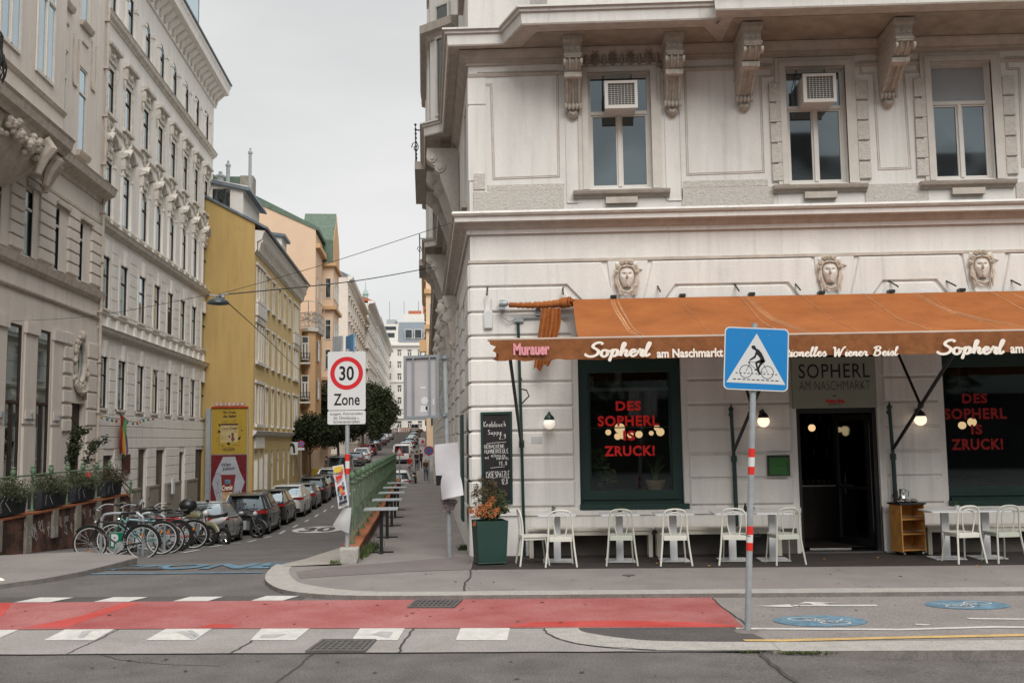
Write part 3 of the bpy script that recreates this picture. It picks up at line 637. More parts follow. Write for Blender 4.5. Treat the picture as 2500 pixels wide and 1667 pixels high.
for i,(a,b,c,d)in enumerate(upw):
 w_=window(B,FRONT,a,b,c,d,rec=.17,wood=M_wframe,glass=M_winb,tr=.335,fw=.055,blind=M_blind if i==2 else None);fw_.append(w_)
 m=MB(FRONT)
 for k,(wd,o)in enumerate(((.17,.035),(.10,.055))):
  for q in((a-wd,a-.0,c-.02,d+wd*.9),(b+.0,b+wd,c-.02,d+wd*.9),(a-.0,b+.0,d+.0,d+wd*.9)):m.box(q[0],q[1],-.01,o,q[2],q[3])
 m.build('surround',M_surr,w_)
 m=MB(FRONT);a0,a1=a-.28,b+.28
 m.sweep([(a0,Y0),(a1,Y0)],[(-.01,0),(.04,0),(.06,.04),(.13,.055),(.15,.09),(.16,.12),(-.01,.14)],z=c-.17)if False else None
 m.loft([[(x,o,c-.17+z)for o,z in((-.01,0),(.05,0),(.07,.04),(.13,.055),(.15,.09),(.16,.115),(-.01,.135))]for x in(a0,a1)])
 mid=(a+b)/2;m.box(mid-.27,mid+.27,-.01,.10,c-.28,c-.172)
 m.build('sill',M_trim,w_)
 m=MB(FRONT);m.box(a-.2,b+.2,-.01,.012,5.80,c-.17);m.build('apron_panel',M_wall,w_)
for a,b,c,d in[(a+.05,b-.02,10.2,12.2)for a,b,c,d in upw]:window(B,lambda a_,o,z:(a_,Y0-o-.0,z),a,b,c,d)
for o in gro[1:]+row1+row2+row3:
 window(B,STREETR(CL),*o,rec=.2,tr=.3,sill=(.12,.1,.1),fw=.07)
window(B,STREETR(CL),*gro[0],rec=.2,tr=0,fw=.05)
m=MB()
for a,b in(orA,orB):
 m.slab([stp(b+.4,0),stp(b-.1,.62),stp(a+.75,.62),stp(a+.15,0)],ztc+.3,ZTOP-.5);m.mark()
m.build('street_oriel',M_wall,B)
m=MB()
for a,b in(orA,orB):
 for zc in(9.02,11.0,15.2):
  pr=[(0,0),(.03,0),(.05,.05),(.0,.07)]if zc==9.02 else[(0,0),(.05,.02),(.10,.12),(.22,.16),(.24,.34),(.0,.42)]
  m.sweep([stp(b+.4,0),stp(b-.1,.62),stp(a+.75,.62),stp(a+.15,0)],pr,z=zc);m.mark()
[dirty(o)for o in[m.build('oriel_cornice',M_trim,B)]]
for a,b in(orA,orB):
 p0=Vector(stp(a+.15,0));p1=Vector(stp(a+.75,.62));dd=(p1-p0);nn=Vector((-dd.y,dd.x)).normalized()
 if nn.y>0:nn=-nn
 dn=dd.normalized()
 frc=lambda x,o,z,p0=p0,dn=dn,nn=nn:(p0.x+dn.x*x+nn.x*o,p0.y+dn.y*x+nn.y*o,z)
 for zz in(9.2,13.2):window(B,frc,.22,.66,zz,zz+2.6,rec=-.012,tr=.3,mull=False,fw=.05)
 for q in(a+1.2,a+2.9):
  for zz in(9.2,13.2):window(B,lambda x,o,z:S(x,CL-.62-o,z),q,q+1.0,zz,zz+2.4,rec=-.012,fw=.06)
def bracket(fr,a,zt,zb,w,o_top,o_bot,parent):
 """console: bead row and dots on the face, volute at the foot, leaf shell below"""
 h=zt-zb;m=MB(fr);n_=10
 side=[(0,zt),(o_top+.05,zt),(o_top+.05,zt-.06),(o_top,zt-.08),(o_top,zt-.26),(o_top+.03,zt-.28),(o_top+.03,zt-.34)]
 for k in range(n_+1):
  t=k/n_;bulge=.07*math.sin(PI*min(1,t/.28))if t<.28 else 0
  side.append((o_top*(1-t)+o_bot*t+bulge-.02,zt-.34-(h-.34-.22)*t))
 side+=[(o_bot-.02+.02,zb+.21),(0,zb+.2)]
 m.loft([[(a+x,o,z)for o,z in side]for x in(-w/2,w/2)])
 m.box(a-w/2-.03,a+w/2+.03,0,o_top+.07,zt-.05,zt+.03)
 m.box(a-w/2-.015,a+w/2+.015,0,o_top+.04,zt-.31,zt-.27)
 zk=zt-.34-(h-.56)*.28;ok=o_top*.72+o_bot*.28
 m.box(a-w/2-.012,a+w/2+.012,0,ok+.035,zk-.10,zk-.02)
 for sx in(-.36,0,.36):m.lathe([(.001,0),(w*.15,0),(w*.15,.012),(w*.09,.018),(.001,.018)][::1],(a+sx*w*.9,o_top,zt-.17),12,ax='y')
 for sx in(-1,1):
  m.tube([(a+sx*w*.38,o_top*(1-t)+o_bot*t+.0,zt-.34-(h-.56)*t)for t in(.36,.6,.8,1)],.022,6)
  m.lathe([(.001,-.02),(.06,-.02),(.06,.02),(.001,.02)],(a+sx*(w/2+.005),o_top+.02,zt-.42),12,ax='x')
  m.tube([(a+sx*w*.2,o_top*(1-t)+o_bot*t+.02+.05*math.sin(PI*t/.28),zt-.34-(h-.56)*t)for t in(.02,.07,.14,.21,.26)],.018,6)
 nb=15
 for k in range(nb):
  t=.40+.56*k/(nb-1);m.ball((a,o_top*(1-t)+o_bot*t-.0,zt-.34-(h-.56)*t),.019,6,4)
 for k in range(5):
  x=a+(k-2)*w*.23;m.ball((x,o_bot+.03,zb+.20),.042,8,6,sx=.75,sz=1.5)
 m.tube([(a-w/2-.01,o_bot+.01,zb+.205),(a+w/2+.01,o_bot+.01,zb+.205)],.035,10)
 for k in range(7):
  an=-PI/2+(k-3)*.42;m.tube([(a,o_bot*.6,zb+.14),(a+math.cos(an)*.05,o_bot*.75+.02,zb+.12+math.sin(an)*.05),(a+math.cos(an)*.095,o_bot*.5,zb+.115+math.sin(an)*.105)],[.014,.028,.012],6)
 m.prism([(a+.10*math.cos(t*PI/8+PI),zb+.12+.115*math.sin(t*PI/8+PI))for t in range(9)],0,o_bot*.45,ch=.02)
 return m.build('bracket',M_orn,parent,smooth=True,ang=40)
for a in(.435,2.13):bracket(FRONT,a,8.59,7.37,.27,.60,.11,B)
c3=F(1822,280,.12)[0];c4=F(2177,270,.12)[0]
for a in(c3-.02,c4-.03):bracket(FRONT,a,8.57,7.42,.27,.95,.10,B)
m=MB(FRONT)
for a0,a1 in((.30,.56),(2.0,2.27)):
 for q in((a0,a0+.012,5.93,7.5),(a1-.012,a1,5.93,7.5),(a0+.012,a1-.012,5.918,5.93)):m.box(q[0],q[1],-.01,.02,q[2],q[3])
m.build('pilaster_frame',M_wall,B)
m=MB(FRONT);m.box(.60,1.98,-.01,.05,8.26,8.30)
m.box(.58,2.0,-.01,.012,8.2,8.62)
for k in range(9):
 x=.68+k*(1.9-.68)/8;big=k%2==1;w_=.075 if big else .05
 m.loft([[(x+w_*math.cos(t*PI/6)*q,.012+.045*math.sin(t*PI/6)*qq,z)for t in range(7)]for z,q,qq in((8.31,.5,.6),(8.36,.95,1.1),(8.45,1.0,1.5),(8.53,.8,2.1),(8.59,.35,1.2))])
 if big:
  for j in range(4):
   for sx in(-1,1):m.tube([(x,.08+.01*j,8.33+.055*j),(x+sx*.045,.09+.012*j,8.38+.055*j),(x+sx*.07,.055,8.36+.055*j)],.011,5)
m.build('leaf_frieze',M_undershade,B,smooth=True)  # shading of the carved leaves put into the dark colour
def outline(pts,r=.011,closed=False,off=.0):
 m=MB(FRONT);P=[F(x,y)for x,y in pts]
 for q,rr in((0,r),(.028,r*.7)):
  QQ=inset(P,q)if(q and closed)else([(x+q,z-q)for x,z in P]if q else P)
  seg=list(zip(QQ,QQ[1:]+(QQ[:1]if closed else[])))[:None if closed else-1 if False else len(QQ)-(0 if closed else 1)]
  for(x0,z0),(x1,z1)in seg:m.tube([(x0,.0,z0),(x1,.0,z1)],rr,6)
 return m
mm=MB()
def merge(d,s):d.mark();n=len(d.v);d.v+=s.v;d.f+=[tuple(i+n for i in f)for f in s.f];d.m+=s.m
merge(mm,outline([(1166,178),(1362,173),(1366,432),(1204,438),(1197,209),(1165,210)],closed=True))
merge(mm,outline([(1670,164),(1884,156),(1887,187),(1858,189),(1866,421),(1677,428)],closed=True))
merge(mm,outline([(2098,150),(2240,146),(2243,177),(2208,179),(2224,412),(2145,415),(2131,181),(2100,182)],closed=True))
merge(mm,outline([(2455,140),(2620,134),(2650,400),(2495,408),(2486,170),(2458,171)],closed=True))
mm.fr=None;mm.build('panel_moulding',M_trim,B)
m=MB(FRONT)
def rb(p0,p1,o=.02):
 (a,z),(b,y)=F(*p0),F(*p1);m.prism([(a,y),(b,y),(b,z),(a,z)],-.01,o,ch=.008)
for q in(((1156,469),(1378,512)),((1663,460),(1890,503)),((2110,450),(2268,497)),((2478,445),(2640,488))):rb(*q);m.mark()
rb((1156,424),(1184,464));rb((1190,452),(1378,464),.012);m.mark();rb((1663,442),(1875,455),.012);m.mark()
for x0,x1,xs,ys in((1875,1906,9,205),(2086,2118,9,199),(2228,2259,8,193),(2443,2475,10,188)):
 for k in range(5):
  dx=xs*k/4;y=ys+k*49.5;rb((x0+dx,y),(x1+dx,y+(45 if k<4 else 40)),.048)
 m.mark()
m.build('roughcast_panel',M_rough,B)
m=MB(FRONT)
m.box(KX-.012,KX+.30,-.01,.014,7.7,8.17);m.box(KX-.012,KX+.16,-.01,.014,6.35,7.65)
m.build('corner_strip',M_wall,B)
def mask(fr,a,z,sc,parent,turn=0):
 m=MB(fr);n,mmm=26,22;vs=[];ca,sa=math.cos(turn),math.sin(turn)
 def face(u,v):
  x=.5*u*(1-.35*max(0,-v)**1.6)*math.cos(v*.9)**.5;zz=v*.72
  y=.42*math.sqrt(max(0,1-u*u))*math.sqrt(max(0,1-(v*.85)**2))
  G=lambda cu,cv,su,sv:math.exp(-((u-cu)/su)**2-((v-cv)/sv)**2)
  y+=.30*G(0,-.16,.12,.12)+.20*G(0,.05,.08,.22)-.20*G(.38,.14,.19,.10)-.20*G(-.38,.14,.19,.10)+.05*G(.38,.14,.1,.045)+.05*G(-.38,.14,.1,.045)
  y+=.045*G(.36,.3,.22,.05)+.045*G(-.36,.3,.22,.05)+.11*G(0,-.43,.2,.05)+.10*G(0,-.57,.15,.045)-.09*G(0,-.50,.22,.03)+.08*G(0,-.78,.2,.12)+.04*G(.5,-.15,.2,.2)+.04*G(-.5,-.15,.2,.2)-.04*G(0,-.3,.1,.06)
  return x,y,zz
 T=lambda x,y,q:(a+sc*(x*ca+y*sa),sc*(.22+y*ca*.9-x*sa*.4)-.10*q*sc,z+sc*q)
 for j in range(mmm+1):
  for i in range(n+1):vs.append(T(*face(-.99+1.98*i/n,-1+2*j/mmm)))
 m.add(vs,[(j*(n+1)+i,j*(n+1)+i+1,(j+1)*(n+1)+i+1,(j+1)*(n+1)+i)for j in range(mmm)for i in range(n)])
 fm=m.build('face_mask',M_mask,parent,smooth=True,ang=60);m=MB(fr)
 rnd=random.Random(int(a*100))
 for sx in(-1,1):
  for k in range(9):
   x0=.10+.07*k;pts=[(sx*x0,.38-.02*k,.62-.02*k),(sx*(.40+.03*k),.34-.03*k,.50-.05*k),(sx*(.56+.02*k),.16,.15-.08*k+rnd.uniform(-.03,.03)),(sx*(.54+rnd.uniform(-.06,.12)),.14+rnd.uniform(-.08,.10),-.45-.03*k),(sx*(.44+rnd.uniform(-.14,.14)),.10,-.95-rnd.uniform(0,.35))]
   m.tube([T(*p)for p in catmull(pts,4)],[sc*.062*(1-.6*abs(t/16-.4))for t in range(17)],6)
  for cxx,czz,rr in((.52,.55,.17),(.30,.86,.15),(.66,.25,.12),(.12,.92,.12)):
   m.tube([T(sx*(cxx+rr*(1-t/16)*math.cos(t*.75)),.26+.008*t,czz+rr*(1-t/16)*math.sin(t*.75))for t in range(14)],sc*.055,6)
 m.tube([T(x,.44-x*x*.55,.50+.10*math.cos(x*3))for x in[-.5+k*.1 for k in range(19)]],sc*.05,6)
 m.ball(T(0,.46,.66),sc*.07,8,6)
 m.tube([T(-.32,.10,-.95),T(0,.2,-1.12),T(.32,.10,-.95)],sc*.07,8);m.build('hair',M_hair,fm,smooth=True,ang=50);m=MB(fr)
 m.prism([(a-sc*.55,z-sc*1.7),(a+sc*.55,z-sc*1.7),(a+sc*.7,z+sc*.9),(a-sc*.7,z+sc*.9)],0,.06,ch=.02)
 m.box(a-sc*.5,a+sc*.5,0,.09,z-sc*1.75,z-sc*1.5)
 m.build('keystone_block',M_wall,fm);return fm
M_hair=mat('mask_hair',(.50,.43,.35),.9,var=.3,vs=16)
M_mask=mat('mask_stucco',(.62,.58,.53),.85,var=.1,vs=12)
for x,y in((1531,672),(2030,661),(2402,648)):
 a,z=F(x,y,.15);mask(FRONT,a,z,.265,B,turn=-.0 if x<1600 else-.18)
for k in range(15):
 s_=24.0+3.6*k;fr=STREETR(CL)
 m=MB(fr)
 side=[(0,5.38),(.34,5.38),(.36,5.28),(.26,5.20),(.24,5.0),(.34,4.92),(.35,4.80),(.22,4.72),(.16,4.4),(.20,4.25),(.12,4.12),(0,4.05)]
 m.loft([[(s_+x,o,z)for o,z in side]for x in(-.17,.17)])
 for sx in(-1,1):
  for o_,z_,r_ in((.22,5.18,.09),(.22,4.86,.08),(.12,4.24,.06)):m.lathe([(.001,-.02),(r_,-.02),(r_,.02),(.001,.02)],(s_+sx*.175,o_,z_),12,ax='x')
 m.ball((s_,.34,5.08),.15,10,8,sz=1.25);m.ball((s_,.47,5.04),.05,6,5);m.tube([(s_-.12,.33,4.98),(s_,.42,4.88),(s_+.12,.33,4.98)],.045,6)
 m.tube([(s_-.14,.30,5.25),(s_,.40,5.26),(s_+.14,.30,5.25)],.05,6)
 m.build('head_console',M_mask,B,smooth=True,ang=40)
for a,b in(orA,orB):
 for s_ in(a+.55,b-.5,(a+b)/2):
  m=MB(STREETR(CL));sd_=[(0,8.42),(.70,8.42),(.72,8.2),(.60,8.05),(.46,8.0),(.40,7.75),(.20,7.2),(.10,6.8),(0,6.6)]
  m.loft([[(s_+x,o,z)for o,z in sd_]for x in(-.14,.14)])
  for sx in(-1,1):
   for o_,z_,r_ in((.60,8.2,.11),(.42,7.98,.12),(.08,6.78,.08)):
    m.lathe([(.001,-.02),(r_,-.02),(r_,.02),(r_*.5,.02),(r_*.5,.045),(.001,.045)]if sx>0 else[(.001,-.045),(r_*.5,-.045),(r_*.5,-.02),(r_,-.02),(r_,.02),(.001,.02)],(s_+sx*.15,o_,z_),12,ax='x')
  m.build('scroll_console',M_mask,B,smooth=True,ang=40)
def ironrail(s0,s1,o,z,h=.85):
 m=MB(STREETR(CL))
 for zz in(z,z+h):m.tube([(s0,o,zz),(s1,o,zz)],.018,6)
 m.tube([(s0,.3,z),(s0,o,z)],.018,6);m.tube([(s0,.3,z+h),(s0,o,z+h)],.018,6)
 n_=int((s1-s0)/.35)
 for k in range(n_+1):
  x=s0+(s1-s0)*k/n_;m.tube([(x,o,z),(x,o,z+h+.12)],.012,5);m.ball((x,o,z+h+.14),.035,6,4)
  if k<n_:
   for zz in(z+.22,z+.58):m.tube([(x+.17+.12*math.cos(t*.7)*(1-t/14),o+.0,zz+.14*math.sin(t*.7)*(1-t/14))for t in range(12)],.01,4)
 for k in range(3):
  y=.4+(o-.4)*k/2
  m.tube([(s0,y+.1*math.cos(t*.7)*(1-t/14),z+.4+.16*math.sin(t*.7)*(1-t/14))for t in range(12)],.012,4)
 m.build('balcony_railing',M_black,B)
ironrail(24.6,27.6,.98,8.86);ironrail(38.4,41.0,.95,8.9)
m=MB(STREETR(CL));m.box(24.3,28,0,1.0,8.62,8.82);m.box(38.2,41.2,0,.98,8.64,8.84);m.build('balcony_slab',M_trim,B)
m=MB(STREETR(CL));m.sweep
m=MB();m.sweep([far,Kc,(14,Y0)],[(0,0),(.3,.1),(.5,.35),(.55,.5),(0,.6)],z=ZTOP-.6);m.build('roof_cornice',M_trim,B)
def shopwin(a,b,c,d,lit):
 lf=.17 if lit else .05
 m=MB(FRONT)
 o0,o1=-.24,-.12
 m.box(a,a+lf,o0,o1,c,d);m.box(b-.17,b,o0,o1,c,d);m.box(a+lf,b-.17,o0,o1,3.02,d);m.box(a+lf,b-.17,o0,o1,c,c+.24)
 m.box(a+lf,a+lf+.03,o0,o1-.05,c+.24,3.02);m.box(b-.2,b-.17,o0,o1-.05,c+.24,3.02)
 m.box(a-.01,b+.07,o1,.085,c-.055,c+.03);m.box(a+.06,b-.06,o1,-.05,c+.03,c+.065);m.box(a+.04,b-.04,o1,-.08,c+.10,c+.13)
 w=m.build('shop_window',M_green,B)
 p=MB(FRONT);p.box(a+lf,b-.17,-.205,-.195,c+.24,3.02);p.build('pane',M_shop,w)
 m=MB(FRONT);q=lambda x,y:F(x,y,.19-.0)
 if lit:rowsT=[('DES',1503,1565,979,1002),('SOPHERL',1459,1609,1015,1039),('IS',1521,1551,1051,1075),('ZRUCK!',1475,1599,1088,1112)]
 else:rowsT=[('DES',2348,2411,961,984),('SOPHERL',2304,2458,997,1022),('IS',2370,2399,1036,1060),('ZRUCK!',2322,2450,1071,1097)]
 for s_,x0,x1,y0,y1 in rowsT:
  a0,z1=F(x0,y0,-.19);a1,z0=F(x1,y1,-.19);text(m,s_,a0,a1,z0,z1,-.19,bold=.035,spacing=1.12)
 m.build('lettering',M_redl if lit else mat('unlit_red_lettering',(.32,.015,.015),.5,var=.05),w,recalc=False)  # lit and unlit copies: brightness put into the lettering colour
shopwin(*shopw[0],True);shopwin(*shopw[1],False)
a0,z1=F(1297,1066);a1,z0=F(1324,1082);m=MB(FRONT);m.box(a0,a1,.041,.045,z0,z1);m.build('notice',mat('pale_notice',(.50,.50,.50),.8,var=.04),B)
m=MB(FRONT)
a,b,c,d=doorop
m.box(a,a+.07,-.25,-.08,c,3.95);m.box(b-.07,b,-.25,-.08,c,3.95);m.box(a+.07,b-.07,-.24,-.1,2.28,3.95);m.build('door_frame',M_black,B)
m=MB();hx,hy=b-.09,Y0+.26
dn=Vector((-.40,1,0)).normalized();nn=Vector((dn.y,-dn.x,0))
frd=lambda x,o,z:(hx+dn.x*x+nn.x*o,hy+dn.y*x+nn.y*o,z)
m=MB(frd)
for q in((0,.09,.05,2.26),(.83,.92,.05,2.26),(.09,.83,.05,.16),(.09,.83,2.16,2.26),(.09,.83,1.0,1.04)):m.box(q[0],q[1],0,.05,q[2],q[3])
dl=m.build('door',M_black,B);m=MB(frd);m.box(.09,.83,.02,.03,.16,2.16);m.build('pane',M_shop,dl)
m=MB(frd);m.tube([(.80,.12,.9),(.80,.12,1.25)],.012,6);m.tube([(-.012,.02,.3),(-.012,.02,2.15)],.009,6);m.build('handle',M_chrome,dl)
m=MB(FRONT);m.box(a-.02,b+.02,-.3,.06,.004,.03);m.box(a+.2,b-.45,-.30,-.26,.031,.05);m.build('threshold',M_chrome,B)
m=MB();X0,X1,YA,YB=-1.1,9.2,Y0+.34,Y0+6.2
m.add([(X0,YA,.05),(X1,YA,.05),(X1,YB,.05),(X0,YB,.05),(X0,YA,3.9),(X1,YA,3.9),(X1,YB,3.9),(X0,YB,3.9)],[(0,1,2,3),(4,7,6,5),(3,2,6,7),(0,3,7,4),(1,5,6,2)])
m.build('interior',M_dark,B,recalc=False)
M_counter=mat('dark_counter',(.03,.02,.015),.5,var=.3,vs=6,spec=.4)
m=MB();m.box(3.3,5.5,Y0+1.9,Y0+2.4,.05,1.0);m.box(6.1,8.5,Y0+3,Y0+3.5,.05,1.0);m.box(-.8,2.6,Y0+3.4,Y0+3.9,.05,.9)
m.box(-.9,3.0,Y0+5.6,Y0+6.1,.05,2.0)
for k in range(4):m.box(3.2,6.4,Y0+5.6,Y0+5.9,1.4+.4*k,1.44+.4*k)
m.build('counter',M_counter,B)
m=MB();m.box(3.55,5.45,Y0+1.86,Y0+1.9,.985,1.005);m.build('lit_counter_edge',M_wframe,B)  # pale strip painted as the lit line along the counter top
m=MB()
for k in range(34):
 x=3.3+.09*k+random.uniform(0,.03);z=1.44+.4*(k%3);m.lathe([(.03,0),(.03,.16),(.012,.2),(.012,.27)],(x,Y0+5.7,z),6)
for k in range(6):m.lathe([(.035,0),(.04,.1),(.001,.1)],(4.6+.1*k,Y0+2.1,1.0),8)
m.build('bottles',mat('bottle_glass',(.07,.06,.05),.2,var=.6,vs=20,spec=.6),B)
m=MB()
m.box(.4,2.2,Y0+.9,Y0+.96,2.74,2.80);m.box(.4,2.2,Y0+1.2,Y0+1.23,2.09,2.11);m.lathe([(.07,2.86),(.05,3.16),(.001,3.16)],(1.16,Y0+.9,0),10);m.lathe([(.07,2.8),(.06,3.0),(.001,3.0)],(.66,Y0+.9,0),10)
m.build('shelf',mat('dim_shelf',(.16,.155,.15),.6,var=.2,vs=6),B)
def leafball(m,c,r,n,ls,zs=1,rnd=random):
 for k in range(n):
  d=Vector((rnd.gauss(0,1),rnd.gauss(0,1),rnd.gauss(0,1))).normalized()*r*rnd.random()**.4;p=Vector(c)+Vector((d.x,d.y,d.z*zs))
  a=Vector((rnd.gauss(0,1),rnd.gauss(0,1),rnd.gauss(0,.6))).normalized()*ls;b=a.cross(Vector((rnd.gauss(0,1),rnd.gauss(0,1),rnd.gauss(0,1)))).normalized()*ls*.38
  m.add([tuple(p-a),tuple(p+b),tuple(p+a),tuple(p-b)],[(0,1,2,3)])
t=thing('basket_plant','spiky plant in a woven basket inside the left cafe window','potted plant',(1.72,Y0+.42,1.0))
m=MB()
for k in range(6):m.tube([(1.72+(.10+.012*k)*math.cos(t_*PI/8),Y0+.42+(.08+.008*k)*math.sin(t_*PI/8),1.04+.028*k)for t_ in range(16)],.016,6,closed=True)
m.build('basket',mat('wicker',(.30,.21,.12),.8,var=.3,vs=40),t)
m=MB()
for k in range(26):
 a_=random.uniform(0,6.28);q=random.uniform(.1,.22);hh=random.uniform(.25,.5);m.tube([(1.72,Y0+.42,1.15),(1.72+q*.4*math.cos(a_),Y0+.42+q*.3*math.sin(a_),1.15+hh*.7),(1.72+q*math.cos(a_),Y0+.42+q*.7*math.sin(a_),1.15+hh)],[.008,.009,.001],4)
m.build('leaves',M_leaf,t)
t=thing('leafy_plant','leafy green plant inside the left end of the left cafe window','potted plant',(.78,Y0+.45,1.0))
m=MB();m.lathe([(.08,1.0),(.1,1.16),(.001,1.16)],(.78,Y0+.45,0),12);m.build('pot',M_black,t)
m=MB();leafball(m,(.76,Y0+.5,1.42),.26,130,.07,1.2);leafball(m,(.95,Y0+.42,1.25),.15,50,.06);m.build('leaves',M_leaf,t,recalc=False)
M_globe=emit('warm_globe_light',(1,.66,.34),.5)
GLB=[(1485,1055,17,3.3),(1513,1045,30,2.0),(1508,1065,20,3.6),(1520,1063,20,3.0),(1539,1061,18,4.4),(1560,1060,21,3.4),(1590,1057,14,4.9),(1604,1044,18,4.2),(1612,1054,24,2.6),(1982,1044,21,3.0),(2349,1038,22,3.0),(2373,1030,25,2.2)]
lb=['small ceiling globe lamp farthest left behind the left cafe window','largest ceiling globe lamp behind the left cafe window, below the letter P','globe lamp behind the left cafe window just left of the word IS','globe lamp touching the letter I behind the left cafe window','globe lamp behind the letter S of the word IS','globe lamp right of the word IS behind the left cafe window','small far globe lamp half way to the right frame of the left cafe window','upper globe lamp near the right frame of the left cafe window','lower large globe lamp near the right frame of the left cafe window','globe lamp glowing inside the open cafe door','lower left globe lamp behind the right cafe window','upper right globe lamp behind the right cafe window, under the letter H']
for(x,y,dpx,dy),lab in zip(GLB,lb):
 p=onY(x,y,Y0+dy);r=dpx/2.4/FPX*(Y0+dy);t=thing('globe_lamp',lab,'lamp',p,'globe lamps hanging inside the cafe')
 m=MB();m.ball(p,r,14,10);m.build('globe',M_globe,t,smooth=True,ang=80);m=MB();m.tube([(p[0],p[1],p[2]+r*.95),(p[0],p[1],3.88)],.006,5);m.lathe([(.001,r*.9),(r*.4,r*.9),(r*.3,r*1.15),(.001,r*1.15)],p,10);m.build('rod',M_black,t)
AW=thing('awning','orange brown canvas awning with white lettering stretched over the cafe front','awning',(3.9,Y0-.1,4.2))
YF,ZFA=14.2,3.33
AL,AR=.36,9.3
m=MB();nx,ny=60,14;vs=[]
def aw(u,v):
 x=AL+(AR-AL)*u;sag=.075*math.sin(PI*v)*(1+.45*math.sin(u*23))+.012*math.sin(u*90+v*9)*v*(1-v)*4*math.sin(u*7)
 y=Y0-.14-(Y0-.14-YF)*v;z=4.24-.9*v-sag+.012*math.sin(u*60+v*7)*math.sin(PI*v)
 return(x+.02*v,y,z)
for side in(0,1):
 vs+=[(p[0],p[1],p[2]-.012*side)for p in(aw(i/nx,j/ny)for j in range(ny+1)for i in range(nx+1))]
N_=(nx+1)*(ny+1)
fs=[(j*(nx+1)+i,j*(nx+1)+i+1,(j+1)*(nx+1)+i+1,(j+1)*(nx+1)+i)for j in range(ny)for i in range(nx)]
fs+=[tuple(q+N_ for q in f[::-1])for f in fs]
m.add(vs,fs);m.build('canvas',M_canvas,AW,smooth=True,ang=80)
m=MB()
for k in range(9):
 u=(1.1+k*1.02-AL)/(AR-AL)
 for off in(0,.0016)if k%2==0 else(0,):
  m.tube([tuple(Vector(aw(u+off+.022*(t/10),t/10))+Vector((0,0,.004)))for t in range(11)],.0045,4)
m.build('seam',M_scuff,AW)
m=MB()
for u0,u1,wd in((.322,.375,.010),(.63,.72,.012),(.075,.10,.005),(.80,.9,.006)):
 for s_ in range(5):
  du=random.gauss(0,.004);vs=[]
  for t in range(15):
   v=.02+.93*t/14;u=u0+(u1-u0)*v**1.3+du;q=.0006+.0012*math.sin(PI*t/14)*random.uniform(.4,1)
   a,b=aw(u,v),aw(u+q,v);vs+=[(a[0],a[1],a[2]+.004),(b[0],b[1],b[2]+.004)]
  m.add(vs,[(2*i,2*i+1,2*i+3,2*i+2)for i in range(14)])
m.build('crease',M_scuff,AW,recalc=False)
m=MB()
m.tube([(-.92,YF,ZFA+.01),(AR,YF,ZFA+.01)],.022,8);m.build('front_bar',mat('bar_metal',(.42,.33,.27),.5,var=.1),AW)
m=MB(lambda a,o,z:(a,YF-.028-o,z))
nx=150;top,bot=[],[]
VAL0=-.80
for i in range(nx+1):
 x=VAL0+(AR-VAL0)*i/nx;wv=.008*math.sin(x*9)+.005*math.sin(x*23+1);top.append((x,wv,ZFA));bot.append((x,wv*1.7+.008*math.sin(x*5),3.035+.006*math.sin(x*7)+(.0 if x>.3 else .01*math.sin(x*20))))
tear=[(-.90,0,3.33),(-.88,.01,3.27),(-.80,.01,3.235),(-.84,0,3.19),(-.76,.02,3.15),(-.78,.0,3.08),(-.84,.03,3.05)]
mid=[((a[0]+b[0])/2,(a[1]+b[1])/2+.006*math.sin(a[0]*31),(a[2]+b[2])/2)for a,b in zip(top,bot)]
V=top+mid+bot;n1=nx+1
fs=[(j*n1+i,j*n1+i+1,(j+1)*n1+i+1,(j+1)*n1+i)for j in(0,1)for i in range(nx)]
V2=[(x,o-.006,z)for x,o,z in V]
m.add(V+V2,fs+[tuple(q+len(V)for q in f[::-1])for f in fs])
m.add([top[0],(-.90,0,3.33),(-.88,.01,3.27),(-.80,.02,3.24),(-.85,0,3.18),(VAL0,.0,3.15)],[(0,1,2,3,4,5)])
m.add([(VAL0,.0,3.15),(-.76,.03,3.12),(-.85,.03,3.055),(VAL0+.03,0,3.03)],[(0,1,2,3)])
m.build('valance',M_canvas2,AW,smooth=True,ang=60)
VZ=14.2-.028-.036
def vx(px_,py_):p=onY(px_,py_,VZ);return p[0],p[2]
def vtext(m,s_,x0,x1,y0,y1,**k):
 a0,z1=vx(x0,y0);a1,z0=vx(x1,y1);text(m,s_,a0,a1,z0,z1,0,**k)
frv=lambda a,o,z:(a,VZ+o,z)
m=MB(frv);vtext(m,'am Naschmarkt',1603,1766,852,871,bold=.035);m.mark();vtext(m,'am',2466,2499,846,862,bold=.035)
m.build('lettering',M_letter,AW,recalc=False)
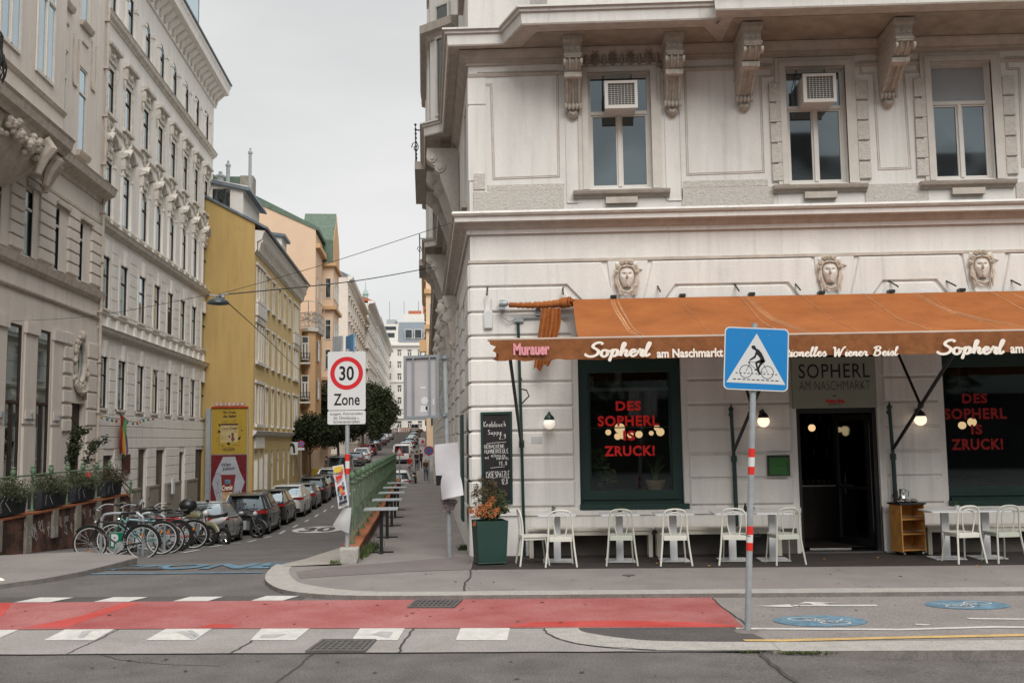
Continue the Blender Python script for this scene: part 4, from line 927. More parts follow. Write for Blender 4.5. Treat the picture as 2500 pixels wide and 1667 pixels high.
SCR={'S':(.70,[[(.80,.86),(.74,.99),(.55,1.0),(.36,.86),(.33,.68),(.46,.55),(.58,.40),(.52,.18),(.34,.04),(.12,.02),(-.04,.12),(-.02,.22)]]),'o':(.44,[[(.26,.46),(.12,.44),(.02,.28),(.04,.08),(.16,.0),(.29,.10),(.33,.30),(.26,.45),(.34,.38),(.46,.40)]]),'p':(.50,[[(.0,.28),(.16,.48),(.14,.30),(-.04,-.34)],[(.10,.22),(.24,.46),(.37,.44),(.36,.22),(.24,.03),(.10,.06)],[(.3,.06),(.46,.16)]]),'h':(.48,[[(-.02,.2),(.22,.7),(.26,.92),(.18,.86),(.02,.02)],[(.06,.18),(.24,.44),(.34,.38),(.28,.14),(.34,.02),(.48,.16)]]),'e':(.38,[[(.04,.22),(.22,.28),(.27,.42),(.16,.46),(.04,.28),(.06,.08),(.18,.0),(.38,.16)]]),'r':(.36,[[(0,.2),(.12,.44),(.10,.50),(.16,.42),(.28,.42),(.22,.22),(.20,.06),(.28,.0),(.38,.14)]]),'l':(.28,[[(0,.18),(.22,.66),(.28,.92),(.20,.86),(.04,.16),(.10,.0),(.28,.16)]]),'W':(.98,[[(.0,.86),(.12,.98),(.16,.78),(.12,.1),(.14,.02),(.48,.82)],[(.48,.82),(.44,.1),(.48,.02),(.70,.6),(.94,.98),(1.0,.9)]]),'i':(.24,[[(0,.18),(.12,.46),(.05,.12),(.10,0),(.24,.16)],[(.19,.62),(.21,.66)]]),'n':(.46,[[(0,.2),(.12,.46),(.02,.02)],[(.06,.2),(.22,.45),(.31,.38),(.25,.12),(.31,.0),(.46,.16)]]),'B':(.74,[[(.30,.92),(.24,.6),(.06,.04)],[(.06,.80),(.26,.98),(.52,1.0),(.60,.84),(.46,.62),(.30,.54),(.52,.46),(.54,.22),(.36,.03),(.10,.02),(-.02,.14)]]),'s':(.34,[[(0,.16),(.20,.46),(.22,.36),(.28,.14),(.18,.0),(.04,.06)],[(.22,.04),(.34,.16)]]),'t':(.28,[[(0,.18),(.20,.66),(.06,.12),(.12,.0),(.28,.16)],[(.04,.46),(.30,.48)]])}
SCR['a']=(.44,[[(.30,.42),(.14,.45),(.02,.24),(.06,.02),(.20,.06),(.32,.44),(.26,.1),(.32,.0),(.44,.16)]])
SCR['T']=(.7,[[(.1,.84),(.3,.96),(.8,.94)],[(.5,.94),(.3,.1),(.1,.04)]]);SCR['d']=(.48,[[(.30,.42),(.14,.45),(.02,.24),(.06,.02),(.20,.06),(.42,.9),(.28,.1),(.36,.0),(.48,.16)]])
def script_text(m,s_,x0,x1,y0,y1,w,hi=1.0,lo=0.0):
 a0,z1=vx(x0,y0);a1,z0=vx(x1,y1);adv=sum(SCR.get(c,(.3,[]))[0]for c in s_);k=(a1-a0)/adv;h=(z1-z0)/(hi-lo);x=0
 for c in s_:
  ad,st=SCR.get(c,(.3,[]))
  for q in st:
   P=catmull([(a0+(x+p[0])*k,0,z0+(p[1]-lo)*h)for p in q],5);m.ribbon([(p.x,p.z)for p in P],w*random.uniform(.95,1.05),-.004*random.random(),calli=.42,inc=-.0003)
  x+=ad
m=MB(frv)
script_text(m,'Sopherl',1432,1588,837,880,.055,lo=-.34);m.mark();script_text(m,'Sopherl',2290,2452,831,874,.055,lo=-.34)
m.build('script_lettering',M_letter,AW,recalc=False)
m=MB(frv);script_text(m,'Traditionelles',1850,2018,848,869,.031);m.mark();script_text(m,'Wiener',2034,2118,847,868,.031);m.mark();script_text(m,'Beisl',2131,2192,846,867,.031)
m.build('script_lettering',M_letter,AW,recalc=False)
m=MB(frv);vtext(m,'Murauer',1253,1342,838,866,bold=.05);m.build('blackletter_lettering',M_pinkl,AW,recalc=False)
m=MB();m.tube([(AL+.1,Y0-.09,4.19),(AR,Y0-.09,4.19)],.05,10)
for k in range(8):
 x=1.0+k*1.15;m.box(x,x+.1,Y0-.16,Y0-.02,4.25,4.30)
m.build('roller_tube',M_black,AW)
BR=[]
for px_,top_x in((1803,2.96),(2196,5.55)):
 p=onY(px_,1390,Y0-.12);x=p[0];a=thing('awning_post','','post',(x,Y0-.12,0),'green iron posts of the awning')
 m=MB();m.tube([(x,Y0-.12,.0),(x-.01,Y0-.12,1.55)],.036,10);m.tube([(x-.01,Y0-.12,1.55),(x-.03,Y0-.12,2.33)],.03,10);m.ball((x-.03,Y0-.12,2.36),.045,8,6);m.lathe([(.03,2.36),(.001,2.47)],(x-.03,Y0-.12,0),8);m.lathe([(.05,1.5),(.05,1.6),(.036,1.6)],(x-.01,Y0-.12,0),10)
 m.box(x-.06,x+.0,Y0-.12,Y0,2.25,2.30);m.box(x-.03,x+.03,Y0-.12,Y0-.0,.9,.94);m.build('pole',M_green,a)
 m=MB();e=(x+.28,YF+.05,ZFA-.05);s0_=(x-.01,Y0-.14,1.68);m.tube([s0_,e],.028,8)
 q=tuple(Vector(s0_)+(Vector(e)-Vector(s0_))*.42);m.ball(q,.05,8,6);m.tube([q,(x+.02,Y0-.12,3.6)],.022,8);m.build('arm',M_black,a);BR.append(a)
BR[0]['label']='green awning post with its brace, behind the white and red striped signpost';BR[1]['label']='green awning post with its slanting brace between the cafe door and right window'
x=onY(1278,1390,Y0-.12)[0];a=thing('awning_post','slim green awning post at the torn left end, beside the blackboard','post',(x,Y0-.12,0),'green iron posts of the awning')
m=MB();m.tube([(x+.02,Y0-.12,0),(x,Y0-.12,1.9),(x-.03,Y0-.12,3.82)],.026,8);m.ball((x-.03,Y0-.12,3.85),.04,8,6);m.lathe([(.045,1.78),(.045,1.9),(.03,1.9)],(x,Y0-.12,0),10);m.box(x-.02,x+.02,Y0-.12,Y0,2.9,2.94);m.build('pole',M_green,a)
m=MB();m.tube([(x-.005,Y0-.14,1.84),(x-.10,YF+.1,ZFA-.04)],.026,8);m.tube([(x-.03,Y0-.3,2.75),(x+.10,Y0-.35,2.72),(x+.14,Y0-.36,2.62),(x+.02,Y0-.36,2.5)],.012,6);m.build('arm',M_black,a)
T=thing('torn_awning_cloth','torn orange canvas twisted round the bare roller with a rag hanging down','cloth',(0,Y0-.2,4.1))
m=MB();A0=onY(1243,744,Y0-.2);A1=onY(1392,737,Y0-.2);n_=26;pts=[];rad=[]
for k in range(n_+1):
 t=k/n_;pts.append((A0[0]+(A1[0]-A0[0])*t,Y0-.2+.012*math.sin(k*2.1),A0[2]+(A1[2]-A0[2])*t-.03*math.sin(PI*t)+.008*math.sin(k*3)));rad.append(.042+.03*t+.003*math.sin(k*1.7)+(.02 if t>.82 else 0))
m.tube(pts,rad,12);m.tube([tuple(Vector(p)+Vector((0,-.03*math.cos(k*.8),.05*math.sin(k*.8))))for k,p in enumerate(pts[10:])],.018,6)
for q in range(5):m.tube([(A1[0]-.03,Y0-.22,A1[2]),(A1[0]+.03+.02*q,Y0-.25+.03*q,A1[2]+.03*math.sin(q*2)),(A1[0]+.01+.015*q,Y0-.22+.02*q,A1[2]+.09*math.cos(q*1.3))],[.035,.03,.006],6)
m.build('rolled_cloth',M_canvas,T,smooth=True,ang=60)
m=MB();vs=[];H=15;Wn=24
pl=[onY(1322,752,16.4),onY(1368,750,16.4)];bl_=[onY(1302,905,16.35),onY(1352,895,16.35)]
for j in range(H+1):
 v=j/H;xa=pl[0][0]*(1-v)+bl_[0][0]*v;xb=pl[1][0]*(1-v)+bl_[1][0]*v+.04*math.sin(v*5);
 for i in range(Wn+1):
  u=i/Wn;x=xa+(xb-xa)*u;y=16.42-.05*v+(.035+.03*v)*math.cos(u*PI*5+v);z=pl[0][2]*(1-v)+(bl_[0][2]+(.10*u if u<.6 else .06+.22*(u-.6))+.04*math.sin(u*13))*v;vs.append((x,y,z))
n2=len(vs);vs+=[(x,y+.006,z)for x,y,z in vs];fs=[(j*(Wn+1)+i,j*(Wn+1)+i+1,(j+1)*(Wn+1)+i+1,(j+1)*(Wn+1)+i)for j in range(H)for i in range(Wn)]
m.add(vs,fs+[tuple(q+n2 for q in f[::-1])for f in fs]);m.build('hanging_cloth',M_canvas,T,smooth=True,ang=80)
m=MB();p=onY(1228,742,Y0-.16);m.lathe([(.001,-.06),(.05,-.06),(.06,0),(.05,.07),(.02,.09),(.02,.5),(.001,.5)],(p[0],Y0-.2,p[2]),12,ax='x');m.box(p[0]-.06,p[0]+.03,Y0-.22,Y0,p[2]-.1,p[2]+.06)
m.tube([(p[0],Y0-.1,p[2]-.05),(p[0]-.03,Y0-.12,p[2]-.2),(p[0]+.1,Y0-.1,p[2]-.3),(p[0]+.22,Y0-.08,p[2]-.24)],.01,6)
m.tube([(p[0]+.3,Y0-.07,p[2]-.235),(p[0]+1.1,Y0-.07,p[2]-.22)],.02,8);m.box(p[0]+.18,p[0]+.34,Y0-.09,Y0-.03,p[2]-.30,p[2]-.22);m.box(p[0]+.55,p[0]+.63,Y0-.12,Y0,p[2]-.2,p[2]-.05);m.build('motor',M_galv,T)
for k,(x0,y0,x1,y1)in enumerate(((1190,704,1189,720),(1374,703,1375,718),(1605,697,1612,712),(1794,694,1804,710),(1941,692,1954,708),(2171,686,2193,700),(2308,685,2334,698),(2466,683,2492,696))):
 a=onY(x0,y0,Y0-.02);b=onY(x1,y1,Y0-.22);m=MB();m.tube([a,b],.014,6);m.ball(a,.02,6,4)
 o=tag(m.build('awning_hook',M_green),['green hook high above the white router box left of the awning','green hook above the rolled torn cloth','green hook on the wall just right of the first face mask','green hook above the awning, between the first and second masks, left one','green hook above the awning just left of the second face mask','green hook above the awning right of the second face mask','green hook above the awning left of the third face mask','green hook above the awning right of the third face mask'][k],'hook','green hooks on the wall above the awning')
a,z=F(1192,780,.06);t=thing('wall_router','white router box with two antennas on the wall left of the awning','router',(a,Y0-.08,z))
m=MB(FRONT);m.prism([(a-.075,z-.14),(a-.06,z-.155),(a+.06,z-.155),(a+.075,z-.14),(a+.075,z+.13),(a+.06,z+.145),(a-.06,z+.145),(a-.075,z+.13)],.04,.10,ch=.012);m.build('housing',M_signw,t,smooth=True)
m=MB(FRONT);[m.tube([(a+s_*.055,.06,z+.13),(a+s_*.058,.06,z+.36)],.008,6)for s_ in(-1,1)];m.build('antennas',M_signw,t)
a0,z1=F(1936,875,.1);a1,z0=F(2140,993,.1);a0,a1=3.97,5.33;z0,z1=2.36,3.2
t=thing('shop_sign','pale green sign board with the cafe name over the open door','sign',((a0+a1)/2,Y0-.1,z0))
M_sg=mat('sage_board',(.25,.27,.215),.7,var=.04,vs=2)
m=MB(FRONT);m.box(a0,a1,-.02,.10,z0,z1);m.build('board',M_sg,t)
def ftext(m,s_,x0,x1,y0,y1,o,**k):
 p,z1=F(x0,y0,o);q,z0=F(x1,y1,o);text(m,s_,p,q,z0,z1,o,**k)
m=MB(FRONT)
ftext(m,'SOPHERL',1949,2124,889,921,.104,bold=.004,spacing=1.1);ftext(m,'AM NASCHMARKT',1951,2125,931,950,.104,bold=-.018,spacing=1.05)
pass
m.build('lettering',M_signk,t)
m=MB(FRONT);ftext(m,'Weitra Bräu',2015,2062,974,984,.104,bold=.05);m.build('brewery_lettering',M_signr,t)
m=MB(FRONT);ftext(m,'BIERWERKSTATT',2022,2055,986.5,988.5,.104,bold=.02);p,z=F(2038,967,.1)
for an in range(5):m.prism([(p+.035*math.cos(an*1.257+t_)*.5+(an-2)*.012,z+.01*math.sin(t_)+.006)for t_ in(0,1.5,3,4.6)],.100,.104)
m.build('small_lettering',M_signk,t)
lbs=['white globe wall lamp on the wall between blackboard and left cafe window','lit globe wall lamp left of the cafe door, above the green menu box','lit globe wall lamp right of the cafe door, behind the awning brace']
for(x,y),lab in zip(((1341,1033),(1864,1028),(2247,1024)),lbs):
 a,z=F(x,y,.2);t=thing('wall_lamp',lab,'wall lamp',(a,Y0-.18,z+.1),'globe lamps on the cafe wall')
 m=MB();m.ball((a,Y0-.2,z),.098,20,14);m.build('globe',emit('lamp_globe%d'%x,(1,.80,.60)if x>1400 else(.95,.86,.74),.62 if x>1400 else .28),t,smooth=True,ang=80)
 m=MB();m.lathe([(.085,.055),(.088,.075),(.07,.115),(.03,.15),(.012,.17),(.01,.20),(.001,.20)],(a,Y0-.2,z),14);m.tube([(a,Y0-.2,z+.16),(a,Y0-.1,z+.19),(a,Y0-.03,z+.15)],.012,6);m.lathe([(.001,-.05),(.035,-.05),(.035,-.03),(.001,-.03)],(a,Y0,z+.15),10,ax='y');m.build('holder',M_green if x<1400 else M_black,t,smooth=True)
(a0,z1),(a1,z0)=F(1873,1111,.1),F(1929,1161,.1)
t=thing('menu_box','green menu display box in a dark frame left of the cafe door','menu box',((a0+a1)/2,Y0-.08,z0));m=MB(FRONT);m.box(a0,a1,.04,.12,z0,z1);m.build('frame',M_black,t)
m=MB(FRONT);m.box(a0+.025,a1-.02,.12,.123,z0+.02,z1-.04);m.build('panel',mat('menu_green',(.035,.13,.03),.6,var=.1),t);m=MB(FRONT);text(m,'Speisen',a0+.13,a0+.25,z0+.15,z0+.18,.1245);m.box(a1-.05,a1-.04,.123,.128,z0+.07,z1-.1);m.build('lettering',M_signk,t)
HW={'K':[[(0,0),(0,1)],[(.6,1),(0,.45),(.6,0)]],'n':[[(0,0),(0,.5)],[(0,.4),(.3,.5),(.4,0)]],'o':[[(.2,.5),(0,.3),(.15,0),(.4,.2),(.3,.5),(.2,.5)]],'b':[[(0,1),(0,0),(.35,.1),(.35,.4),(0,.4)]],'l':[[(.05,1),(0,.1),(.2,0)]],'a':[[(.35,.5),(.05,.45),(.05,.05),(.35,.1),(.35,.5),(.4,0)]],'u':[[(0,.5),(.05,.05),(.3,.05),(.35,.5),(.4,0)]],'c':[[(.35,.45),(.05,.4),(.05,.05),(.35,.05)]],'h':[[(0,1),(0,0)],[(0,.35),(.25,.5),(.35,0)]],'S':[[(.5,.9),(.2,1),(.05,.75),(.4,.45),(.4,.1),(0,.05)]],'p':[[(0,.5),(0,-.5)],[(0,.5),(.35,.4),(.3,.05),(0,.05)]],'e':[[(0,.25),(.35,.3),(.2,.5),(0,.25),(.15,0),(.4,.08)]],'m':[[(0,0),(0,.5),(.2,.4),(.22,0)],[(.22,.4),(.42,.45),(.45,0)]],'i':[[(0,.5),(.05,0)],[(.02,.7),(.03,.75)]],'t':[[(.1,.9),(.08,0),(.3,.05)],[(-.05,.55),(.3,.6)]],'A':[[(0,0),(.3,1),(.6,0)],[(.1,.4),(.5,.4)]],'B':[[(0,0),(0,1),(.45,.85),(.4,.55),(0,.5),(.5,.35),(.45,0),(0,0)]],'C':[[(.5,.9),(.1,.9),(0,.4),(.2,0),(.55,.1)]],'E':[[(.45,1),(0,1),(0,0),(.5,0)],[(0,.5),(.4,.5)]],'G':[[(.5,.9),(.1,.9),(0,.4),(.2,0),(.5,.1),(.5,.45),(.3,.45)]],'H':[[(0,0),(0,1)],[(.5,0),(.5,1)],[(0,.5),(.5,.5)]],'N':[[(0,0),(0,1),(.5,0),(.5,1)]],'R':[[(0,0),(0,1),(.45,.85),(.4,.5),(0,.5),(.5,0)]],'U':[[(0,1),(.05,.05),(.45,.05),(.5,1)]],'L':[[(0,1),(0,0),(.45,0)]],'P':[[(0,0),(0,1),(.45,.85),(.4,.5),(0,.45)]],'T':[[(.25,0),(.25,1)],[(0,1),(.5,1)]],'Z':[[(0,1),(.5,1),(0,0),(.5,0)]],'O':[[(.25,1),(0,.5),(.25,0),(.5,.5),(.25,1)]],'F':[[(.45,1),(0,1),(0,0)],[(0,.5),(.4,.5)]],'I':[[(.1,0),(.1,1)]],'Ü':[[(0,.8),(.05,.05),(.45,.05),(.5,.8)],[(.12,.98),(.14,1.03)],[(.36,.98),(.38,1.03)]],'Ä':[[(0,0),(.3,.85),(.6,0)],[(.1,.35),(.5,.35)],[(.15,1),(.17,1.05)],[(.42,1),(.44,1.05)]],'1':[[(0,.7),(.2,1),(.15,0)]],'2':[[(0,.8),(.2,1),(.4,.75),(0,0),(.45,0)]],'3':[[(0,.95),(.35,.95),(.15,.55),(.4,.3),(.3,0),(0,.05)]],'8':[[(.25,.5),(.05,.75),(.25,1),(.45,.75),(.25,.5),(.05,.2),(.25,0),(.45,.2),(.25,.5)]],'9':[[(.4,.6),(.15,.55),(.05,.8),(.25,1),(.4,.8),(.35,.3),(.15,0)]],',':[[(.1,.08),(.02,-.15)]],' ':[]}
def hand(m,fr_,s_,x0,x1,y0,y1,w=.011):
 h=y1-y0;adv={',':.28,' ':.3,'I':.32,'i':.22,'l':.3,'1':.35};tot=sum(adv.get(c,.62)for c in s_);k=(x1-x0)/tot;x=0;rnd=random.Random(len(s_))
 for c in s_:
  for st in HW.get(c,[]):
   q=[fr_(x0+(x+p[0]*.82+rnd.uniform(-.02,.02))*k,y0+(p[1]+rnd.uniform(-.03,.03))*h)for p in st]
   P=catmull([(a,0,b)for a,b in q],3)if len(q)>2 else[Vector((a,0,b))for a,b in q];m.ribbon([(p.x,p.z)for p in P],w,0)
  x+=adv.get(c,.62)
bc=[F(1173,1006,.07),F(1250,1004,.07),F(1252,1229,.07),F(1177,1231,.07)]
t=thing('blackboard','tall green framed menu blackboard with chalk writing at the house corner','blackboard',(bc[0][0],Y0-.07,bc[3][1]))
def bq(u,v):
 a=(bc[3][0]*(1-u)+bc[2][0]*u)*(1-v)+(bc[0][0]*(1-u)+bc[1][0]*u)*v;z=(bc[3][1]*(1-u)+bc[2][1]*u)*(1-v)+(bc[0][1]*(1-u)+bc[1][1]*u)*v;return a,z
m=MB(FRONT);m.prism([bq(.04,.02),bq(.96,.02),bq(.96,.98),bq(.04,.98)],.042,.06);m.build('slate',M_slateb,t)
m=MB(FRONT)
for u0,u1,v0,v1 in((0,.075,0,1),(.925,1,0,1),(.075,.925,.972,1),(.075,.925,0,.03)):m.prism([bq(u0,v0),bq(u1,v0),bq(u1,v1),bq(u0,v1)],.042,.075)
m.build('frame',M_green,t)
m=MB(lambda a,o,z:(a,Y0-.0625,z));bx=lambda x,y:((x-160)/500,(1500-y)/1465)
def chalk(s_,x0,x1,yt,yb,w=.009):
 (u0,v1),(u1,v0)=bx(x0,yt),bx(x1,yb);hand(m,bq,s_,u0,u1,v0,v1,w)
chalk('Knoblauch',210,575,185,272);chalk('Suppe',275,510,325,392);chalk('2,9',455,575,395,468);chalk('GEBACKENE',212,545,560,610,.008);chalk('HÜHNERKEULE',215,610,630,695,.008);chalk('mit',222,300,735,780,.007);chalk('PETERSILIEN',320,550,725,755,.006);chalk('KARTOFFEL',405,610,765,797,.006);chalk('13,8',445,590,830,885,.008)
chalk('KÄSESPÄTZLE',235,625,985,1085);chalk('12,8',485,590,1105,1185)
for x0,x1,y0_,y1_ in((245,560,540,520),(305,535,928,912),(380,635,1463,1458)):m.ribbon([bq(*bx(x0,y0_)),bq(*bx((x0+x1)/2,(y0_+y1_)/2-3)),bq(*bx(x1,y1_))],.008,0)
m.build('chalk_writing',M_chalk,t,recalc=False)
m=MB(STREETR(CL));m.box(17.0,17.75,.12,.16,.55,2.35);tag(m.build('side_board',M_green),'dark green board seen edge on at the corner left of the blackboard','board')
lbs=['white window air conditioner in the window above the left end of the awning','white window air conditioner in the middle upper window']
for(x0,y0,x1,y1),lab in zip(((1475,200,1557,265),(1958,183,2042,250)),lbs):
 a0,z1=F(x0,y0,.3);a1,z0=F(x1,y1,.3);t=thing('air_conditioner',lab,'air conditioner',((a0+a1)/2,Y0-.1,z0),'air conditioners in upper windows')
 m=MB(FRONT);fo=.34
 m.box(a0+.02,a1-.02,-.18,fo-.04,z0+.02,z1-.01);q=.045
 for b_ in((a0,a0+.06,z0,z1),(a1-.05,a1,z0,z1),(a0+.06,a1-.05,z0,z0+.06),(a0+.06,a1-.05,z1-.045,z1)):m.box(b_[0],b_[1],fo-.04,fo,b_[2],b_[3])
 m.build('housing',M_wframe,t)
 m=MB(FRONT);m.box(a0+.06,a1-.05,fo-.05,fo-.036,z0+.06,z1-.045);m.build('coil',mat('ac_coil',(.10,.10,.095),.7,var=.2),t)
 m=MB(FRONT)
 for k in range(1,8):x=a0+.06+(a1-a0-.11)*k/8;m.box(x-.003,x+.003,fo-.035,fo-.02,z0+.06,z1-.045)
 for k in range(1,11):z=z0+.06+(z1-z0-.105)*k/11;m.box(a0+.06,a1-.05,fo-.033,fo-.024,z-.0025,z+.0025)
 m.build('grille',M_wframe,t)
 m=MB(FRONT)
 for x in(a0+.02,a1-.05):m.tube([(x,.25,z1),(x-.01,-.1,8.12),(x-.01,-.12,8.2)],.006,5);m.tube([(x-.03,-.12,8.18),(x-.03,-.12,z1-.3)],.005,5)
 m.build('hanging_wires',M_black,t)
def chair(label,mt):
 t=thing('cafe_chair',label,'chair',(0,0,0),'white bentwood style metal chairs outside the cafe')
 m=MB();m.tube(catmull([(-.235,-.25,0),(-.205,-.215,.25),(-.188,-.195,.45),(-.178,-.20,.62),(-.172,-.215,.73),(-.13,-.232,.815),(0,-.242,.838),(.13,-.232,.815),(.172,-.215,.73),(.178,-.20,.62),(.188,-.195,.45),(.205,-.215,.25),(.235,-.25,0)],4),.0145,8);m.build('back_frame',mt,t,smooth=True)
 m=MB();m.tube(catmull([(-.055,-.185,.40),(-.09,-.19,.55),(-.105,-.205,.68),(-.08,-.222,.765),(0,-.228,.79),(.08,-.222,.765),(.105,-.205,.68),(.09,-.19,.55),(.055,-.185,.40)],4),.0105,8);m.build('inner_hoop',mt,t,smooth=True)
 for sx in(-1,1):m=MB();m.tube([(sx*.165,.15,.42),(sx*.195,.205,0)],[.014,.0115],8);m.build('leg',mt,t,smooth=True)
 m=MB();out=[(-.185,-.18),(-.16,-.20),(.16,-.20),(.185,-.18),(.195,.10),(.17,.19),(.08,.215),(-.08,.215),(-.17,.19),(-.195,.10)]
 m.slab(out,.425,.445);m.slab(inset(out,.018),.385,.425);m.box(-.17,.17,-.205,-.19,.375,.43);m.build('seat',mt,t,smooth=True,ang=30)
 return t
c0=chair('white chair beside the green planter, turned sideways to the first table',M_chair)
chs=[(-.33,15.55,-80,None,None),(.075,15.40,2,'white chair at the first table from the left, its back below the wall lamp',None),(1.0,15.50,-1,'pale grey green chair below the middle of the left cafe window',M_chairg),(1.80,15.43,0,'white chair below the right edge of the left cafe window',None),(2.72,15.42,-12,'white chair partly hidden by the striped signpost',None),(3.44,15.43,13,'pale grey green chair next to the open cafe door',M_chairg),(6.08,15.42,14,'white chair at the long table right of the wooden trolley',None),(6.68,15.45,12,'pale grey green chair at the right edge of the photo',M_chairg)]
for x,y,r_,lab,mt in chs:
 if lab is None:c0.location=(x,y,.004);c0.rotation_euler=(0,0,R(r_))
 else:copy_tree(c0,None,(x,y,.004),R(r_),lab,{M_chair:mt}if mt else None)
def table(label):
 t=thing('cafe_table',label,'table',(0,0,0),'white square tables outside the cafe');m=MB();m.slab([(-.30,-.28),(-.28,-.30),(.28,-.30),(.30,-.28),(.30,.28),(.28,.30),(-.28,.30),(-.30,.28)],.715,.735);m.build('table_top',M_tablew,t)
 m=MB();m.box(-.055,.055,-.03,.03,.012,.715);m.build('column',M_tablew,t);m=MB();m.slab([(-.225,-.22),(.225,-.22),(.225,.22),(-.225,.22)],0,.012);m.build('base_plate',M_tablew,t);return t
t0=table('white table nearest the green planter, under the white wall lamp')
for i,(x,y,lab)in enumerate(((.03,15.95,None),(1.01,15.92,'second white table from the planter, below the left cafe window'),(1.85,15.92,'third white table, at the right edge of the left cafe window'),(2.76,15.90,'fourth white table, behind the striped signpost'),(3.38,15.88,'white table next to the open cafe door'),(6.03,15.88,'white table at the left half of the long right-hand table row'),(6.66,15.92,'white table at the right edge of the photo'))):
 if i==0:t0.location=(x,y,.004)
 else:copy_tree(t0,None,(x,y,.004),0,lab)
def bench(x0,x1,label):
 t=thing('bench',label,'bench',((x0+x1)/2,16.5,0),'white wall benches outside the cafe');m=MB()
 for k in range(2):m.box(x0,x1,16.36+k*.165,16.52+k*.165-.01,.425,.455)
 m.build('seat',M_bench,t);m=MB();m.box(x0+.02,x1-.02,16.38,16.41,.355,.424);m.build('apron',M_bench,t)
 for x in(x0+.01,x1-.075):
  for y in(16.37,16.62):m=MB();m.box(x,x+.065,y,y+.05,.004,.354);m.build('leg',M_bench,t)
bench(-.43,1.58,'white wall bench left, below the left cafe window');bench(1.63,3.64,'white wall bench behind the striped signpost, left of the door');bench(5.93,8.2,'white wall bench right of the wooden trolley')
M_pot=mat('herb_pot',(.03,.03,.03),.6,var=.2)
for i,(x,y,pw,lab)in enumerate(((1352,1254,1,'small herb pot on the first white table'),(1516,1247,1,'small herb pot on the second white table'),(1650,1245,1,'small herb pot on the third white table'),(2368,1241,0,'small succulent in a white pot on the right-hand table row'))):
 p=onZ(x,y+6,.739);t=thing('herb_pot',lab,'potted plant',(p[0],16.08,.739),'little pots on the cafe tables');m=MB();m.lathe([(.03,0),(.038,.055),(.001,.055)],(p[0],16.08,.739),10);m.build('pot',M_pot if pw else M_signw,t)
 m=MB();leafball(m,(p[0],16.08,.815),.035,40,.018);m.build('leaves',M_leaf,t,recalc=False)
t=thing('table_set','dark bottle and small metal holder on the table left of the door','tableware',(3.02,16.0,.739));m=MB();m.lathe([(.025,0),(.025,.08),(.012,.10),(.012,.13)],(3.0,16.0,.739),8);m.build('bottle',M_black,t);m=MB();m.lathe([(.05,0),(.055,.05),(.04,.07),(.001,.07)],(3.1,16.02,.739),12);m.build('bowl',M_chrome,t)
t=thing('planter','tall dark green square planter with orange flowers at the house corner','planter',(-1.02,15.72,0));rot=R(15)
fp=lambda a,o,z:(-1.02+a*math.cos(rot)-o*math.sin(rot),15.72+a*math.sin(rot)+o*math.cos(rot),z)
m=MB(fp);rr=[[(sx*h,sy*h,z)for sx,sy in((-1,-1),(1,-1),(1,1),(-1,1))]for h,z in((.225,.03),(.215,.04),(.245,.67),(.225,.672),(.22,.60))];m.loft(rr);m.build('box',M_gplant,t);m=MB(fp);m.box(-.18,.18,-.18,.18,.004,.04);m.build('foot',M_black,t)
m=MB();rnd=random.Random(3)
leafball(m,fp(0,0,.80),.22,420,.035,.7,rnd);leafball(m,fp(.16,.05,.98),.15,260,.032,1.3,rnd);leafball(m,fp(.2,-.05,.84),.12,120,.04,.8,rnd)
for k in range(60):
 a_=rnd.uniform(0,6.28);q=rnd.uniform(.05,.3);x,y=q*math.cos(a_),q*math.sin(a_)*.7;h=rnd.uniform(.9,1.2);m.tube([fp(x*.4,y*.4,.66),fp(x*.8,y*.8,.8+.2*rnd.random()),fp(x,y,h)],[.004,.004,.002],3)
m.build('foliage',M_leafg2 if False else mat('planter_foliage',(.07,.085,.035),.8,var=.5,vs=20),t,recalc=False)
m=MB()
for k in range(16):
 x,y=rnd.uniform(-.3,.12),rnd.uniform(-.12,.15);h=rnd.uniform(1.05,1.32)-abs(x+.1)*.4;leafball(m,fp(x,y,h),.055,55,.02,1.2,rnd);leafball(m,fp(x*.9,y,h-.13),.04,25,.018,1,rnd)
m.build('seed_heads',mat('brown_seed',(.10,.075,.04),.9,var=.5,vs=30),t,recalc=False)
m=MB()
for x,y,z,r_ in((-.22,-.12,.80,.085),(-.12,-.17,.80,.09),(.0,-.18,.78,.085),(-.05,-.15,.90,.06),(.02,-.10,.98,.075),(-.16,-.1,.87,.06),(.08,-.16,.82,.06),(-.24,-.1,.62,.045),(-.30,-.05,.82,.05)):leafball(m,fp(x,y,z),r_,130,.018,1,rnd)
m.build('flowers',mat('orange_flowers',(.50,.15,.045),.7,var=.35,vs=30,col2=(.55,.22,.09)),t,recalc=False)
x0,x1,y0,y1=5.44,5.86,16.28,16.60;M_oak=mat('oak',(.45,.22,.06),.6,var=.25,vs=9)
t=thing('serving_trolley','wooden trolley with open shelves and small drawer right of the cafe door','trolley',((x0+x1)/2,16.4,0));t.rotation_euler=(0,0,0)
rt=R(14);ft=lambda a,o,z:(5.64+(a-5.65)*math.cos(rt)-(o-16.44)*math.sin(rt),16.40+(a-5.65)*math.sin(rt)+(o-16.44)*math.cos(rt),z)
for q in((x0,x0+.02),(x1-.02,x1)):m=MB(ft);m.box(q[0],q[1],y0,y1,.06,.80);m.build('side_panel',M_oak,t)
for z in(.08,.33,.56):m=MB(ft);m.box(x0+.02,x1-.02,y0,y1-.012,z,z+.016);m.build('shelf',M_oak,t)
m=MB(ft);m.box(x0+.02,x1-.02,y1-.012,y1,.06,.80);m.build('back_panel',M_oak,t);m=MB(ft);m.box(x0-.02,x1+.02,y0-.02,y1+.02,.80,.825);m.build('top',M_black,t)
